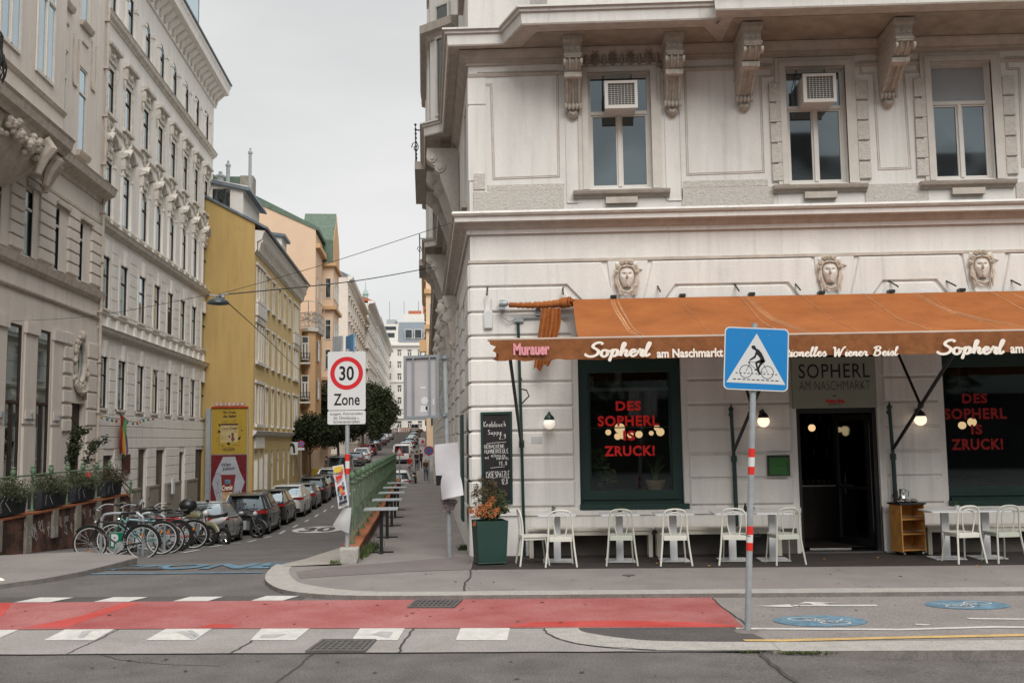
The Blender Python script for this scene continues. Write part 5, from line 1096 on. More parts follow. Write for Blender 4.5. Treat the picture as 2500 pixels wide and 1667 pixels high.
m=MB(ft);[m.tube([(x0+.02,y0+.01,z),(x1-.02,y0+.01,z)],.005,6)for z in(.14,.39,.62)];m.build('shelf_rail',M_chrome,t)
m=MB(ft)
for a in(x0+.05,x1-.05):
 for b in(y0+.04,y1-.04):m.lathe([(.001,-.012),(.026,-.012),(.026,.012),(.001,.012)],(a,b,.03),10,ax='x');m.box(a-.008,a+.008,b-.008,b+.008,.03,.06)
m.build('castors',M_chrome,t)
lbp=['low metal ashtray left on the trolley','low metal ashtray in the middle of the trolley','low metal ashtray right on the trolley']
for k in range(3):p=ft(5.53+.12*k,16.42,.826);tt=MB();tt.lathe([(.04,0),(.062,.02),(.062,.035),(.03,.06),(.001,.06)],p,14);tag(tt.build('ashtray',M_chrome,smooth=True),lbp[k],'ashtray','metal ashtrays on the trolley')
p=ft(5.64,16.52,.826);t=thing('carafe','glass and metal carafe with blue handle standing at the back of the trolley','carafe',p);m=MB();m.lathe([(.05,0),(.07,.06),(.05,.10),(.05,.20),(.055,.21),(.001,.21)],p,14);m.build('body',M_chrome,t,smooth=True);m=MB();m.tube([(p[0]+.05,p[1],p[2]+.19),(p[0]+.10,p[1],p[2]+.17),(p[0]+.09,p[1],p[2]+.08)],.008,6);m.build('handle',mat('teal_plastic',(.02,.2,.25),.4),t)
p=ft(5.52,16.52,.826);m=MB();m.lathe([(.035,0),(.035,.19),(.001,.19)],p,12);tag(m.build('dark_canister',M_black),'dark upright canister on the left back of the trolley','canister')
M_poleg=M_galv
def roundrect(x0,x1,z0,z1,r,n=5):
 o=[]
 for cx_,cz_,a0 in((x1-r,z1-r,0),(x0+r,z1-r,90),(x0+r,z0+r,180),(x1-r,z0+r,270)):
  o+=[(cx_+r*math.cos(R(a0+90*k/n)),cz_+r*math.sin(R(a0+90*k/n)))for k in range(n+1)]
 return o
bp=Vector((1.93,10.41,-.05));lean=R(3.4)
fb=lambda a,o,z:(bp.x+a*math.cos(lean)+z*math.sin(lean),bp.y-o,bp.z-a*math.sin(lean)+z*math.cos(lean))
t=thing('bicycle_crossing_sign','blue square bicycle crossing sign on a pole with red and white bands','traffic sign',tuple(bp))
m=MB(fb);m.lathe([(.032,0),(.032,3.14),(.001,3.14)],(0,0,0),16);m.lathe([(.034,2.36-.3),(.034,2.36-.3)],(0,0,0),4)if False else None;m.build('pole',M_poleg,t,smooth=True,ang=60)
bands=[(1.58,1.66,1),(1.66,1.755,0),(1.755,1.845,1),(.81,.89,1),(.89,.97,0),(.97,1.055,1)]
for z0,z1,red in bands:m=MB(fb);m.lathe([(.0335,z0),(.0335,z1)],(0,0,0),20);m.build('band',M_band if False else(mat('band_red',(.62,.03,.02),.5,var=.04)if red else M_signw),t)
m=MB(fb);m.lathe([(.001,.0),(.14,0),(.10,.015),(.04,.02),(.001,.02)],(0,0,0),16);m.build('collar',M_ppl,t)
SX0,SX1,SZ0,SZ1=-.315,.345,2.44,3.09
m=MB(fb);m.prism(roundrect(SX0,SX1,SZ0,SZ1,.05),.045,.053);m.build('panel',M_signw,t)
m=MB(fb);m.prism(roundrect(SX0+.012,SX1-.012,SZ0+.012,SZ1-.012,.042),.0525,.0545);m.build('blue_field',M_signb,t)
sq=lambda x,y:(SX0+(x-178)/(1440-178)*(SX1-SX0)*1.0,0)
def G(x,y):
 u=(x-195-(y-760)*-.025)/1262;v=1-(y-130-(x-215)*.042)/1225
 return(SX0+u*(SX1-SX0),SZ0+v*(SZ1-SZ0))
m=MB(fb);m.prism([G(237,1218),G(1390,1272),G(836,268)],.0545,.056);m.build('white_triangle',M_signw,t)
m=MB(fb);o=.0568
def rbn(pts,w,cl=False):
 P=[G(*p)for p in pts]
 if cl:P.append(P[0]);P.append(P[1])
 m.ribbon(P,w,o)
for cx_,cy_ in((621,1009),(1040,1030)):rbn([(cx_+120*math.cos(t_*PI/16),cy_+122*math.sin(t_*PI/16))for t_ in range(32)],.0065,True)
rbn([(621,1010),(690,870),(700,800)],.006);rbn([(695,865),(840,985)],.006);rbn([(680,826),(950,835)],.005);rbn([(960,850),(1045,1030),(900,1022)],.005)
def pf(pts):P=[G(*p)for p in pts];m.add([(a,o,z)for a,z in P],[tuple(range(len(P)))])
pf([(728,530),(745,505),(775,500),(805,512),(820,545),(815,575),(795,592),(770,585),(765,578),(742,560),(735,545)])
pf([(790,575),(830,560),(880,590),(930,650),(970,730),(998,800),(998,830),(940,838),(905,800),(905,770),(870,710),(850,690),(825,690),(800,715),(795,690),(815,620)])
pf([(800,680),(825,700),(815,740),(740,785),(700,800),(685,785),(720,755),(780,715)])
pf([(998,800),(998,830),(900,845),(845,850),(855,905),(860,970),(835,975),(822,920),(803,850),(805,825),(905,775)])
pf([(990,815),(950,860),(905,910),(885,960),(890,1010),(870,1040),(845,1020),(855,960),(860,910),(900,840),(940,810)])
pf([(845,1000),(890,1010),(920,1060),(905,1072),(885,1070),(862,1092),(858,1085),(872,1055),(858,1030)]);pf([(785,980),(820,960),(860,975),(855,1000),(820,990),(792,992)]);pf([(668,815),(700,820),(694,852),(668,845)])
for k,x in enumerate((440,520,597,673,752,828,905,980,1058,1135,1212)):
 y=1035+(x-440)*.046;rbn([(x-19,y),(x+19,y+1)],.012)
for k in range(10):x=398+k*92;y=1154+k*4.2;rbn([(x-31,y),(x+31,y+2)],.012)
m.build('cyclist_symbol',M_signk,t,recalc=False)
m=MB(fb);[m.ball((*G(x,y)[:1],.055,G(x,y)[1]),.006,8,4)for x,y in((583,290),(1082,308))];m.box(-.05,.05,-.04,.045,2.52,2.56);m.box(-.05,.05,-.04,.045,2.95,2.99);m.build('clamps',M_galv,t)
m=MB();m.tube([fb(.03,.0,.97),fb(.09,.02,.99),fb(.11,0,.96),fb(.03,0,.955),fb(-.06,.02,.98),fb(-.09,0,.965),fb(0,.04,.96)],.003,4);m.build('wire_tie',M_black,t)
zp=Vector((-3.33,16.05,0));fz=lambda a,o,z:(zp.x+a,zp.y-o,zp.z+z)
t=thing('zone_sign','white rectangular speed zone sign with a red ring on a pole by the railing','traffic sign',tuple(zp))
m=MB(fz);m.lathe([(.036,0),(.036,3.42),(.001,3.42)],(0,0,0),16);m.build('pole',M_poleg,t,smooth=True,ang=60);m=MB(fz);m.box(-.08,.09,-.08,.08,0,.02);m.box(-.05,.05,-.045,.045,.02,.06);m.build('foot',mat('rusty_foot',(.16,.11,.08),.8,var=.3),t)
zz=lambda y:onY(848,y,16.05)[2]
for ya,yb,red in((1108,1125,1),(1125,1143,0),(1143,1157,1),(1243,1256,1),(1256,1270,0),(1270,1280,1)):m=MB(fz);m.lathe([(.0375,zz(yb)),(.0375,zz(ya))],(0,0,0),18);m.build('band',MATS['band_red']if red else M_signw,t)
zx0,zx1=-.315,.305
m=MB(fz);m.prism(roundrect(zx0,zx1,2.425,3.375,.03),.04,.05);m.build('panel',M_signw,t)
m=MB(fz);m.prism(roundrect(zx0,zx1,2.195,2.415,.03),.04,.05);m.build('lower_panel',M_signw,t)
cz_=onY(847,911,16.0)[2];m=MB(fz);n_=48;rO,rI=.268,.197
m.add([(r_*math.cos(2*PI*k/n_)-.005,.0515,cz_+r_*math.sin(2*PI*k/n_))for r_ in(rO,rI)for k in range(n_)],[(k,(k+1)%n_,n_+(k+1)%n_,n_+k)for k in range(n_)]);m.build('red_ring',M_signr,t,recalc=False)
m=MB(fz);text(m,'30',-.125,.115,cz_-.118,cz_+.118,.0515,bold=.02);text(m,'Zone',-.215,.21,2.50,2.69,.0515,bold=.015)
for s_,y0_,y1_,x0_,x1_ in(('ausgen. Fahrstreifen',2.335,2.385,-.275,.26),('für Omnibusse',2.275,2.325,-.215,.15),('u.',2.277,2.30,.17,.20),('Schienenstraßen',2.215,2.262,-.22,.21)):text(m,s_,x0_,x1_,y0_,y1_,.0515,bold=.002)
m.build('lettering',M_signk,t,recalc=False)
m=MB(fz);q=(Vector((.75,-.66,0))).normalized();fq=lambda a,o,z:(zp.x+.05+a*q.x+o*q.y*-1,zp.y-.03+a*q.y+o*q.x,z)
m=MB(lambda a,o,z:(zp.x+.02+a*.45+o*.89,zp.y+.1-a*.89+o*.45,z));m.box(-.28,.2,0,.02,3.38,3.66);m.build('blue_side_sign',mat('faded_sign_blue',(.10,.27,.47),.5,var=.05),t)
m=MB(lambda a,o,z:(zp.x-.16+a*.8-o*.6,zp.y+.1-a*.6,z));m.box(-.12,.1,0,.05,3.39,3.64);m.build('box_sign',M_galv,t)
M_post=mat('poster_print',(.55,.53,.50),.7,var=.05)
def sheet(name,corners,mt,label,cat,bow=.04,n=8,th=.003,parent=None):
 c=[Vector(p)for p in corners];nr=(c[1]-c[0]).cross(c[3]-c[0]).normalized();m=MB();vs=[]
 for s_ in(0,1):
  for j in range(n+1):
   for i in range(n+1):
    u,v=i/n,j/n;p=(c[0]*(1-u)+c[1]*u)*(1-v)+(c[3]*(1-u)+c[2]*u)*v+nr*(bow*math.sin(PI*u)*(.4+v)+bow*.5*math.sin(v*4+u*3))+nr*th*s_;vs.append(tuple(p))
 N2=(n+1)**2;f=[(j*(n+1)+i,j*(n+1)+i+1,(j+1)*(n+1)+i+1,(j+1)*(n+1)+i)for j in range(n)for i in range(n)]
 m.add(vs,f+[tuple(q+N2 for q in g_[::-1])for g_ in f])
 o=m.build(name,mt,parent,smooth=True,ang=80)
 return tag(o,label,cat)if not parent else o
pc=[onY(x,y,Y)for x,y,Y in((812,1138,15.95),(838,1133,15.98),(852,1232,15.98),(827,1242,15.9))]
t=thing('torn_poster','crumpled colourful event poster tied to the pole of the zone sign','poster',pc[0])
sheet('paper',pc,M_paper,'','',.02,parent=t)
cA,cB,cC,cD=[Vector(p)for p in pc];nr=(cB-cA).cross(cD-cA).normalized();nr=nr if nr.y<0 else-nr
def pq(u,v):p=(cA*(1-u)+cB*u)*(1-v)+(cD*(1-u)+cC*u)*v+nr*.035;return tuple(p)
def pb(name,quads,mt):m=MB();[m.add([pq(a,c),pq(b,c),pq(b,d),pq(a,d)],[(0,1,2,3)])for a,b,c,d in quads];m.build(name,mt,t,recalc=False)
pb('yellow_print',[(.08,.9,.03,.17)],mat('print_yellow',(.55,.40,.05),.7,var=.3,vs=60));pb('red_print',[(.12,.75,.25,.33),(.3,.6,.48,.56),(.5,.8,.66,.72)],mat('print_red',(.5,.04,.03),.7,var=.3,vs=60));pb('orange_print',[(.35,.62,.56,.66)],mat('print_orange',(.6,.2,.03),.7,var=.3,vs=60));pb('dark_print',[(.15,.35,.5,.6),(.6,.85,.52,.6),(.2,.5,.72,.82),(.1,.9,.86,.93),(.62,.9,.75,.84)],mat('print_dark',(.03,.035,.05),.7,var=.5,vs=60));pb('blue_print',[(.62,.82,.42,.5),(.1,.25,.62,.7)],M_bpaint)
m=MB();
fpq=lambda a,o,z:tuple(Vector(pq(a,1-z))+nr*.004);m=MB(fpq);text(m,'KOSMO',.2,.95,.68,.80,0,bold=.05,rot=.35);m.build('lettering',MATS['print_red'],t,recalc=False)
pc2=[onY(x,y,Y)for x,y,Y in((838,1240,15.95),(858,1238,16.0),(852,1302,15.96),(812,1282,15.85))]
sheet('loose_plastic',pc2,mat('plastic_film',(.42,.42,.42),.4,var=.1),'loose pale plastic sheet hanging below the poster on the zone sign pole','plastic sheet')
dp=Vector((-1.74,16.6,0));t=thing('road_sign_back','back of a grey framed road sign on a pole by the house corner','traffic sign',tuple(dp))
fd=lambda a,o,z:(a,16.6-o,z)
tp=onY(1085,868,16.6);m=MB();m.tube([(dp.x,16.6,0),(tp[0],16.6,tp[2])],.042,14);m.build('pole',M_poleg,t,smooth=True)
a0,a1=onY(986,870,16.6)[0],onY(1072,870,16.6)[0];z0,z1=onY(1030,1023,16.6)[2],onY(1030,869,16.6)[2];tl=.03
fd=lambda a,o,z:(a,16.58-o,z+(a-a0)*tl)
m=MB(fd);m.box(a0+.02,a1-.02,-.03,-.01,z0+.02,z1-.03);m.build('panel',M_signgrey,t)
m=MB(fd)
for b_ in((a0,a0+.045,z0,z1),(a1-.045,a1,z0,z1),(a0+.045,a1-.045,z0,z0+.045),(a0+.045,a1-.045,z1-.045,z1),(a0+.15,a0+.175,z0+.045,z1-.045),(a1-.17,a1-.145,z0+.045,z1-.045)):m.box(b_[0],b_[1],-.012,.03,b_[2],b_[3])
m.box(a1,tp[0]+.03,-.03,.01,z1-.08,z1-.03);m.box(a1,tp[0]+.05,-.03,.01,z0+.03,z0+.08)
for zc in(z0+.05,z1-.05):m.lathe([(.055,zc-.03),(.055,zc+.03)],(tp[0]+(0 if zc>3 else-.005),.02,0),12)
m.build('frame',mat('frame_steel',(.25,.28,.30),.5,metal=.4,var=.15),t)
m=MB(fd);sxm=(a0+a1)/2
for cx_,cz_,r_ in((sxm+.05,z0+.30,.062),(sxm+.11,z0+.17,.045)):m.add([(cx_+r_*math.cos(k*PI/8),-.008,cz_+r_*math.sin(k*PI/8))for k in range(16)],[tuple(range(16))])
m.add([(sxm-.03,-.008,z0+.11),(sxm+.1,-.008,z0+.11),(sxm+.1,-.008,z0+.21),(sxm-.01,-.008,z0+.22)],[(0,1,2,3)]);m.box(a1-.11,a1-.085,-.009,-.006,z0+.22,z0+.32);m.box(sxm-.02,sxm+.07,-.009,-.006,z0+.5,z0+.53);m.build('stickers',M_signw,t,recalc=False)
pc=[onY(x,y,Y)for x,y,Y in((1061,1085,16.5),(1118,1079,16.35),(1124,1165,16.45),(1065,1178,16.5))]
t=thing('paper_cover','big white paper taped round the pole under the grey sign','paper',pc[0]);sheet('upper_sheet',pc,M_paper,'','',-.03,parent=t)
pc=[onY(x,y,Y)for x,y,Y in((1078,1155,16.4),(1118,1144,16.25),(1133,1208,16.2),(1078,1220,16.4))];sheet('lower_sheet',pc,M_paper,'','',-.05,parent=t)
pc=[onY(x,y,Y)for x,y,Y in((1064,1160,16.42),(1080,1160,16.4),(1082,1183,16.4),(1066,1185,16.42))]
m=MB();m.add([tuple(Vector(p)+Vector((0,-.03,0)))for p in pc],[(0,1,2,3)]);m.add([tuple(Vector(p)+Vector((.005,-.035,0)))for p in(onY(1067,1176,16.42),onY(1065,1165,16.42),onY(1070,1161,16.42),onY(1075,1161,16.42),onY(1079,1165,16.42),onY(1080,1176,16.42))],[tuple(range(6))]);m.build('sticker',[M_signk],t,recalc=False)
m=MB();a=onY(1076,1218,16.5);b=onY(1118,1245,16.5);m.prism if False else None;m.fr=lambda a_,o,z:(a_,16.5-o,z);m.prism([(a[0],b[2]),(b[0]-.08,b[2]),(b[0],a[2]-.04),(b[0]-.03,a[2]),(a[0],a[2])],0,.03);m.build('torn_notice',mat('torn_print',(.16,.13,.125),.8,var=.6,vs=30),t)
t=thing('railing_wall','low brick curb wall with stone end block under the green railing','wall',S(16.2,-1.2,0))
m=MB(STREET(-1.32));m.loft([[(s_,o,z)for o,z in((0,zb),(.24,zb),(.24,.20),(0,.20))]for s_,zb in((16.45,-.3),(20,-.6),(26,-1),(33,-1.6),(45,-2.1))]);m.build('brick_body',M_brick,t)
m=MB(STREET(-1.34))
for k in range(24):s_=16.47+k*1.2;m.box(s_,min(45,s_+1.19),-.0,.28,.2,.25+.002*(k%2))
m.build('brick_cap',M_brickcap,t);m=MB(STREET(-1.35));m.prism(roundrect(16.15,16.46,-.02,.24,.03),0,.29,ch=.01);m.build('stone_block',M_kerb,t)
t=thing('green_railing','long green iron railing with knobbed posts along the raised pavement','railing',S(16.6,-1.2,.25))
m=MB(STREET(-1.2))
SR=[16.75+k*1.45 for k in range(18)]
for s_ in SR:
 pm=MB(STREET(-1.2));pm.lathe([(.04,.25),(.04,.29),(.021,.33),(.021,.70),(.033,.72),(.021,.76),(.02,1.20),(.045,1.22),(.05,1.25),(.03,1.27),(.03,1.30),(.052,1.33),(.058,1.37),(.045,1.40),(.02,1.42),(.02,1.44),(.001,1.45)],(s_,0,0),10)
 for q in range(4):pm.ball((s_+.05*math.cos(q*PI/2),.05*math.sin(q*PI/2),1.33),.018,5,4)
 pm.build('post',M_rail,t,smooth=True,ang=50)
m.tube([(SR[0],0,1.21),(SR[-1],0,1.21)],.018,8);m.build('top_rail',M_rail,t,smooth=True)
m=MB(STREET(-1.2));m.tube([(SR[0],0,.80),(SR[-1],0,.80)],.010,6);m.tube([(SR[0],0,.34),(SR[-1],0,.34)],.014,6);m.build('lower_rails',M_rail,t)
m=MB(STREET(-1.2))
for a_,b_ in zip(SR,SR[1:]):
 x=(a_+b_)/2;m.tube([(x,0,.34),(x,0,1.2)],.012,5)
m.build('balusters',M_rail,t)
lbt=['nearest grey topped table on a black stand beside the railing','second grey topped table beside the railing','third grey topped table beside the railing','fourth grey topped table beside the railing','farthest grey topped table beside the railing']
tt0=None
for k,(s_,lab)in enumerate(zip((17.6,20.3,23.0,25.5,28.2),lbt)):
 if not tt0:
  tt0=thing('standing_table',lab,'table',(0,0,0),'grey topped tables beside the railing');m=MB();m.box(-.29,.29,-.3,.3,.735,.755);m.build('table_top',M_galv,tt0);m=MB();m.box(-.03,.03,-.035,.035,.02,.735);m.box(-.2,.2,-.02,.02,.715,.733);m.build('column',M_black,tt0);m=MB();m.box(-.21,.21,-.04,.04,0,.022);m.box(-.04,.04,-.2,.2,0,.021);m.build('foot',M_black,tt0);o=tt0
 else:o=copy_tree(tt0,None,None,None,lab)
 o.location=S(s_,-.76,.004);o.rotation_euler=(0,0,TH)
def shell(t,s0,s1,l,zb,zt,mt,ops,rec=.25,depth=10,side=1,endcap=True,roofslope=None):
 """house volume: facade with openings, gable walls, back"""
 fr=(STREET if side>0 else STREETR)(l);m=MB(fr);m.wall(s0,s1,zb,zt,ops,rec)
 for s_ in(s0,s1):m.add([(s_,0,zb),(s_,-depth,zb),(s_,-depth,zt),(s_,0,zt)],[(0,1,2,3)])
 m.add([(s0,-depth,zt),(s1,-depth,zt),(s1,0,zt),(s0,0,zt)],[(0,1,2,3)])
 m.build('wall',mt,t,recalc=False);return fr
def band(m,s0,s1,z,prof):
 m.loft([[(x,o,z+h)for o,h in prof]for x in(s0,s1)])
PC=[(-.01,0),(.06,0),(.08,.08),(.2,.13),(.24,.26),(.28,.30),(-.01,.34)]
PS=[(-.01,0),(.05,0),(.09,.05),(.10,.10),(-.01,.12)]
def hood(fr,a,b,z,kind,parent,mt,big=1):
 m=MB(fr);c=(a+b)/2;w_=(b-a)/2+.28
 if kind=='flat':m.loft([[(x,o,z+h)for o,h in((-.01,0),(.06,0),(.12,.06),(.26,.10),(.28,.20),(-.01,.24))]for x in(c-w_,c+w_)]);m.box(c-w_+.08,c+w_-.08,-.01,.07,z-.42,z)
 else:
  for sg in(-1,1):m.loft([[(x,o,z+h+dz)for o,h in((-.01,0),(.08,0),(.28,.10),(.30,.22),(-.01,.26))]for x,dz in((c+sg*w_,0),(c+sg*w_*.55,0.0),(c+sg*w_*.28,.26),(c,.36))])
  m.prism([(c-w_*.4,z-.5),(c+w_*.4,z-.5),(c+w_*.3,z+.3),(c-w_*.3,z+.3)],-.01,.09)
 for sg in(-1,1):m.prism([(c+sg*(w_-.22),z),(c+sg*(w_-.04),z),(c+sg*(w_-.07),z-.45),(c+sg*(w_-.16),z-.5)],-.01,.18,ch=.02);m.tube([(c+sg*(w_-.13),.06,z-.5),(c+sg*(w_-.10),.08,z-.75),(c+sg*(w_-.15),.05,z-.95)],[.05,.06,.02],6)
 m.ball((c,.10,z-.15),.1,8,6,sz=1.3);[m.tube([(c+sg*.08,.08,z-.1),(c+sg*.28,.09,z-.22),(c+sg*.4,.06,z-.12)],.04,5)for sg in(-1,1)]
 return m.build('hood',mt,parent,smooth=True,ang=40)
TW=thing('white_townhouse','tall weathered white townhouse with ornate window hoods, left of the yellow house','building',S(39,-12.5,-1))
l=-12.5;s0,s1=38.95,59.3;fr=STREET(l)
bays=[39.45,41.85,44.55,47.0,49.45,52.0,54.5,56.95];bw=1.0
A_=[(a,a+bw,3.35,5.35)for a in bays];Bw=[(a,a+bw,7.25,9.3)for a in bays];Cw=[(a,a+bw,10.95,13.1)for a in bays];Dw=[(a,a+bw,15.05,16.95)for a in bays];Ew=[(a,a+bw,19.2,21.0)for a in bays]
gd=[(45.0,46.3,-1.6,1.70),(48.0,49.5,-1.6,1.65),(52.4,53.4,-1.8,1.5),(56.0,58.4,-1.8,1.6),(40.3,41.5,-1.2,1.5)]
ops=A_+Bw+Cw+Dw+Ew+gd
shell(TW,s0,s1,l,-2.5,22.1,M_white,ops,rec=.14)
arch={('A',3),('C',2),('C',3),('C',4),('C',5),('E',2),('E',3),('E',4),('E',5)}
m=MB(fr)
for nm,rowx in(('A',A_),('C',Cw),('E',Ew)):
 for i,(a,b,c,d)in enumerate(rowx):
  if(nm,i)in arch:m.archfill(a,b,d,.13,0.0-.003)
m.build('arch_infill',M_white,TW)
for nm,rowx in(('A',A_),('B',Bw),('C',Cw),('D',Dw),('E',Ew)):
 for i,(a,b,c,d)in enumerate(rowx):
  w_=window(TW,fr,a,b,c,d,rec=.075,wood=M_wood,glass=M_win,tr=.36,mull=False,fw=.05,sill=(.18,.14,.13)if nm in 'D' else((.1,.08,.1)if nm in 'AB' else None))
  if nm in 'AB':
   q=MB(fr);c_=(a+b)/2
   if not(nm=='A' and i==3):q.prism([(c_-.10,d-.02),(c_+.10,d-.02),(c_+.16,d+.62),(c_-.16,d+.62)],-.01,.12,ch=.02)
   q.box(a-.18,a-.01,-.01,.04,c,d+.12);q.box(b+.01,b+.18,-.01,.04,c,d+.12);q.box(a-.01,b+.01,-.01,.04,d+.0,d+.12);q.build('surround',M_white,w_)
  if nm=='C':hood(fr,a,b,d+.62,'ped',w_,M_whitet);q=MB(fr);[q.box(x-.08,x+.08,-.01,.09,c-.1,d-.1)for x in(a-.16,b+.16)];[q.box(x-.11,x+.11,-.01,.13,d-.12,d+.0)for x in(a-.16,b+.16)];q.build('surround',M_white,w_)
  if nm=='D':
   hood(fr,a,b,d+.62,'flat',w_,M_whitet);q=MB(fr);q.box(a-.16,a-.02,-.01,.06,c,d+.2);q.box(b+.02,b+.16,-.01,.06,c,d+.2)
   for sg in(-1,1):q.tube([((a+b)/2+sg*.45,.03,c-.2),((a+b)/2+sg*.3,.06,c-.55),((a+b)/2,.07,c-.8)],[.06,.07,.04],5)
   q.build('surround',M_whitet,w_)
  if nm=='E':q=MB(fr);[q.box(x-.10,x+.10,-.01,.10,c-.05,d-.45)for x in(a-.2,b+.2)];[q.box(x-.14,x+.14,-.01,.15,d-.45,d-.3)for x in(a-.2,b+.2)];q.build('surround',M_white,w_)
w_=[o for o in kids(TW)if o.name.startswith('window')]
m=MB(fr);m.box(49.4+.02,50.35,-.1,-.02,7.2,8.4)
for k in range(10):m.box(49.45,50.3,-.02,-.005,7.28+k*.11,7.34+k*.11)
m.build('brown_shutter',M_wood,TW)
m=MB(fr)
band(m,s0-.3,s1,6.15,PC);m.mark();band(m,s0,s1,6.95,PS);m.mark();band(m,s0-.2,s1+.05,10.25,PC);m.mark();band(m,s0,s1,10.75,PS);m.mark();band(m,s0,s1+.05,18.75,PC);m.mark();band(m,s0,s1,19.1,PS);m.mark();band(m,s0,s1,14.6,PS)
m.build('cornice',M_whitet,TW)
m=MB(fr);band(m,s0,s1+.3,21.95,[(-.01,0),(.10,0),(.12,.35),(.55,.75),(.80,.80),(.85,1.1),(.95,1.3),(-.01,1.4)]);m.build('eaves',M_white,TW)
for k in range(26):
 x=s0+.5+k*.79;m=MB(fr);m.prism([(x-.09,22.0),(x+.09,22.0),(x+.09,22.65),(x-.09,22.65)],-.0,.5,ch=.03)if False else m.loft([[(x+q,o,z)for o,z in((.1,22.0),(.2,22.05),(.28,22.4),(.6,22.66),(.1,22.7))]for q in(-.1,.1)])
 m.build('modillion',M_whitet,TW)
m=MB(fr);m.loft([[(x,o,z)for o,z in((.98,23.32),(1.02,23.38),(-3,25.2),(-3,23.3))]for x in(s0,s1+.3)]);m.build('roof',M_slate,TW)
m=MB(fr);m.loft([[(x,o,z)for o,z in((.2,23.4),(.2,26.6),(.1,26.8),(-3,26.9),(-3,23.4))]for x in(50.6,54.2)]);d_=m.build('dormer',M_slate,TW);m=MB(fr);m.box(51,53.9,.2,.21,24.2,26.3);m.build('pane',M_win,d_)
m=MB(fr)
def grooves(m,s0,s1,z0,z1,ops,step=.42,o1=.035,gap=.03,lead=0):
 nz_=int((z1-z0)/step)
 for k in range(nz_):
  a0,a1=z0+k*step+gap/2,z0+(k+1)*step-gap/2;segs=[(s0,s1)]
  for o in ops:
   if o[2]<a1 and o[3]>a0:
    ns=[]
    for x,y in segs:
     if o[0]-.1<y and o[1]+.1>x:
      if o[0]-.1>x:ns.append((x,o[0]-.1))
      if o[1]+.1<y:ns.append((o[1]+.1,y))
     else:ns.append((x,y))
    segs=ns
  for x,y in segs:
   if y-x>.05:m.prism([(x,a0),(y,a0),(y,a1),(x,a1)],-.01,o1,ch=.012)
sur=[(a-.2,b+.2,c-.1,d+.1)for a,b,c,d in A_]
grooves(m,s0,s1,-2.3,6.0,sur+gd,.45);m.build('rusticated_courses',M_white,TW)
m=MB(fr)
for a in bays:m.box(a-.55,a-.35,-.01,.06,10.45,10.75)
for k in range(17):m.box(s0+k*1.22,s0+k*1.22+.3,-.01,.09,6.5,6.92);m.box(s0+k*1.22,s0+k*1.22+.3,-.01,.10,10.6,10.9)
grooves(m,s0,s1,7.2,10.1,[(a-.22,b+.22,7.0,10.0)for a,b,c,d in Bw],.48,.02);m.build('wall_blocks',M_white,TW)
m=MB(fr);m.box(44.9,45.0,-.01,.05,-1.6,1.8)
for a,b in((43.3,45.0),(46.35,48.0),(49.55,52.3),(53.5,55.9)):m.box(a,b,.036,.16,-2.3,-.05);m.box(a,b,.036,.19,-.05,.05)
m.build('plinth',M_stone,TW)
for a,b,c,d in gd:m=MB(fr);m.box(a,b,-.135,-.11,c,d);[m.box(a+.08+k*(b-a)/2,a+(k+1)*(b-a)/2-.05,-.11,-.095,c+.15,d-.15)for k in(0,1)];m.build('door',mat('brown_door',(.11,.09,.065),.7,var=.2),TW)
CH=thing('cream_house','cream corner house with rounded corbelled bay at the left edge of the photo','building',S(30,-12.3,0))
l2=-12.32;fr2=STREET(l2);q0,q1=12,38.9
lowA=[(28.1,29.2,.9,5.6),(30.55,31.65,.9,5.6),(32.9,34.0,.9,5.65),(36.1,37.4,.12,3.4)]
midB=[(a,a+1.0,7.75,9.95)for a in(26.9,29.2,31.45,34.0,36.35)]
upC=[(a,a+.85,12.4,15.55)for a in(33.95,35.95)]+[(37.35,38.1,18.5,20.5)]
upD=[(a,a+.85,17.2,19.6)for a in(33.95,35.95)]
oval=(36.15,37.35,4.1,5.65)
shell(CH,q0,q1,l2,-2.5,24,M_cream,lowA+midB+upC[:2]+upD+[oval],rec=.2)
m=MB(fr2)
c_,z_,ra,rb_=36.75,4.87,.42,.68
for sx in(-1,1):
 for sz in(-1,1):
  ed=[(c_+sx*.6,z_+sz*.775)]+[(c_+sx*ra*math.cos(k*PI/16),z_+sz*rb_*math.sin(k*PI/16))for k in range(9)]
  p=[(c_+sx*.6,z_),(c_+sx*.6,z_+sz*.775),(c_,z_+sz*.775)]+[(c_+sx*ra*math.cos(k*PI/16),z_+sz*rb_*math.sin(k*PI/16))for k in range(8,-1,-1)]
  m.prism(p,-.06,-.003)
m.build('oval_infill',M_cream,CH)
m=MB(fr2);m.tube([(c_+(ra+.06)*math.cos(k*PI/12),.03,z_+(rb_+.06)*math.sin(k*PI/12))for k in range(24)],.085,8,closed=True)
for k in range(40):
 an=random.uniform(PI,2*PI)if k<28 else random.uniform(0,PI);rr_=random.uniform(1.05,1.5)if k<28 else 1.15;x,z=c_+(ra+.1)*rr_*math.cos(an),z_+(rb_+.12)*rr_*math.sin(an);m.ball((x,.06,z),random.uniform(.05,.11),6,5,sz=random.uniform(.7,1.6))
m.ball((c_,.1,z_+.95),.14,8,6,sz=1.4);m.tube([(c_-.5,.05,z_-.8),(c_-.3,.12,z_-1.05),(c_,.1,z_-1.1),(c_+.3,.12,z_-1.05),(c_+.55,.05,z_-1.3)],.08,6)
w_=m.build('oval_surround',M_creamt,CH,smooth=True);m=MB(fr2);m.box(36.30,37.20,-.05,-.02,4.15,5.6);m.build('pane',M_win,w_)
for a,b,c,d in lowA[:3]:window(CH,fr2,a,b,c,d,rec=.07,wood=M_wood,glass=M_win,tr=.5,mull=True,fw=.07)
m=MB(fr2);m.box(36.1,37.4,-.19,-.16,.12,3.4);m.build('door',M_wood,CH)
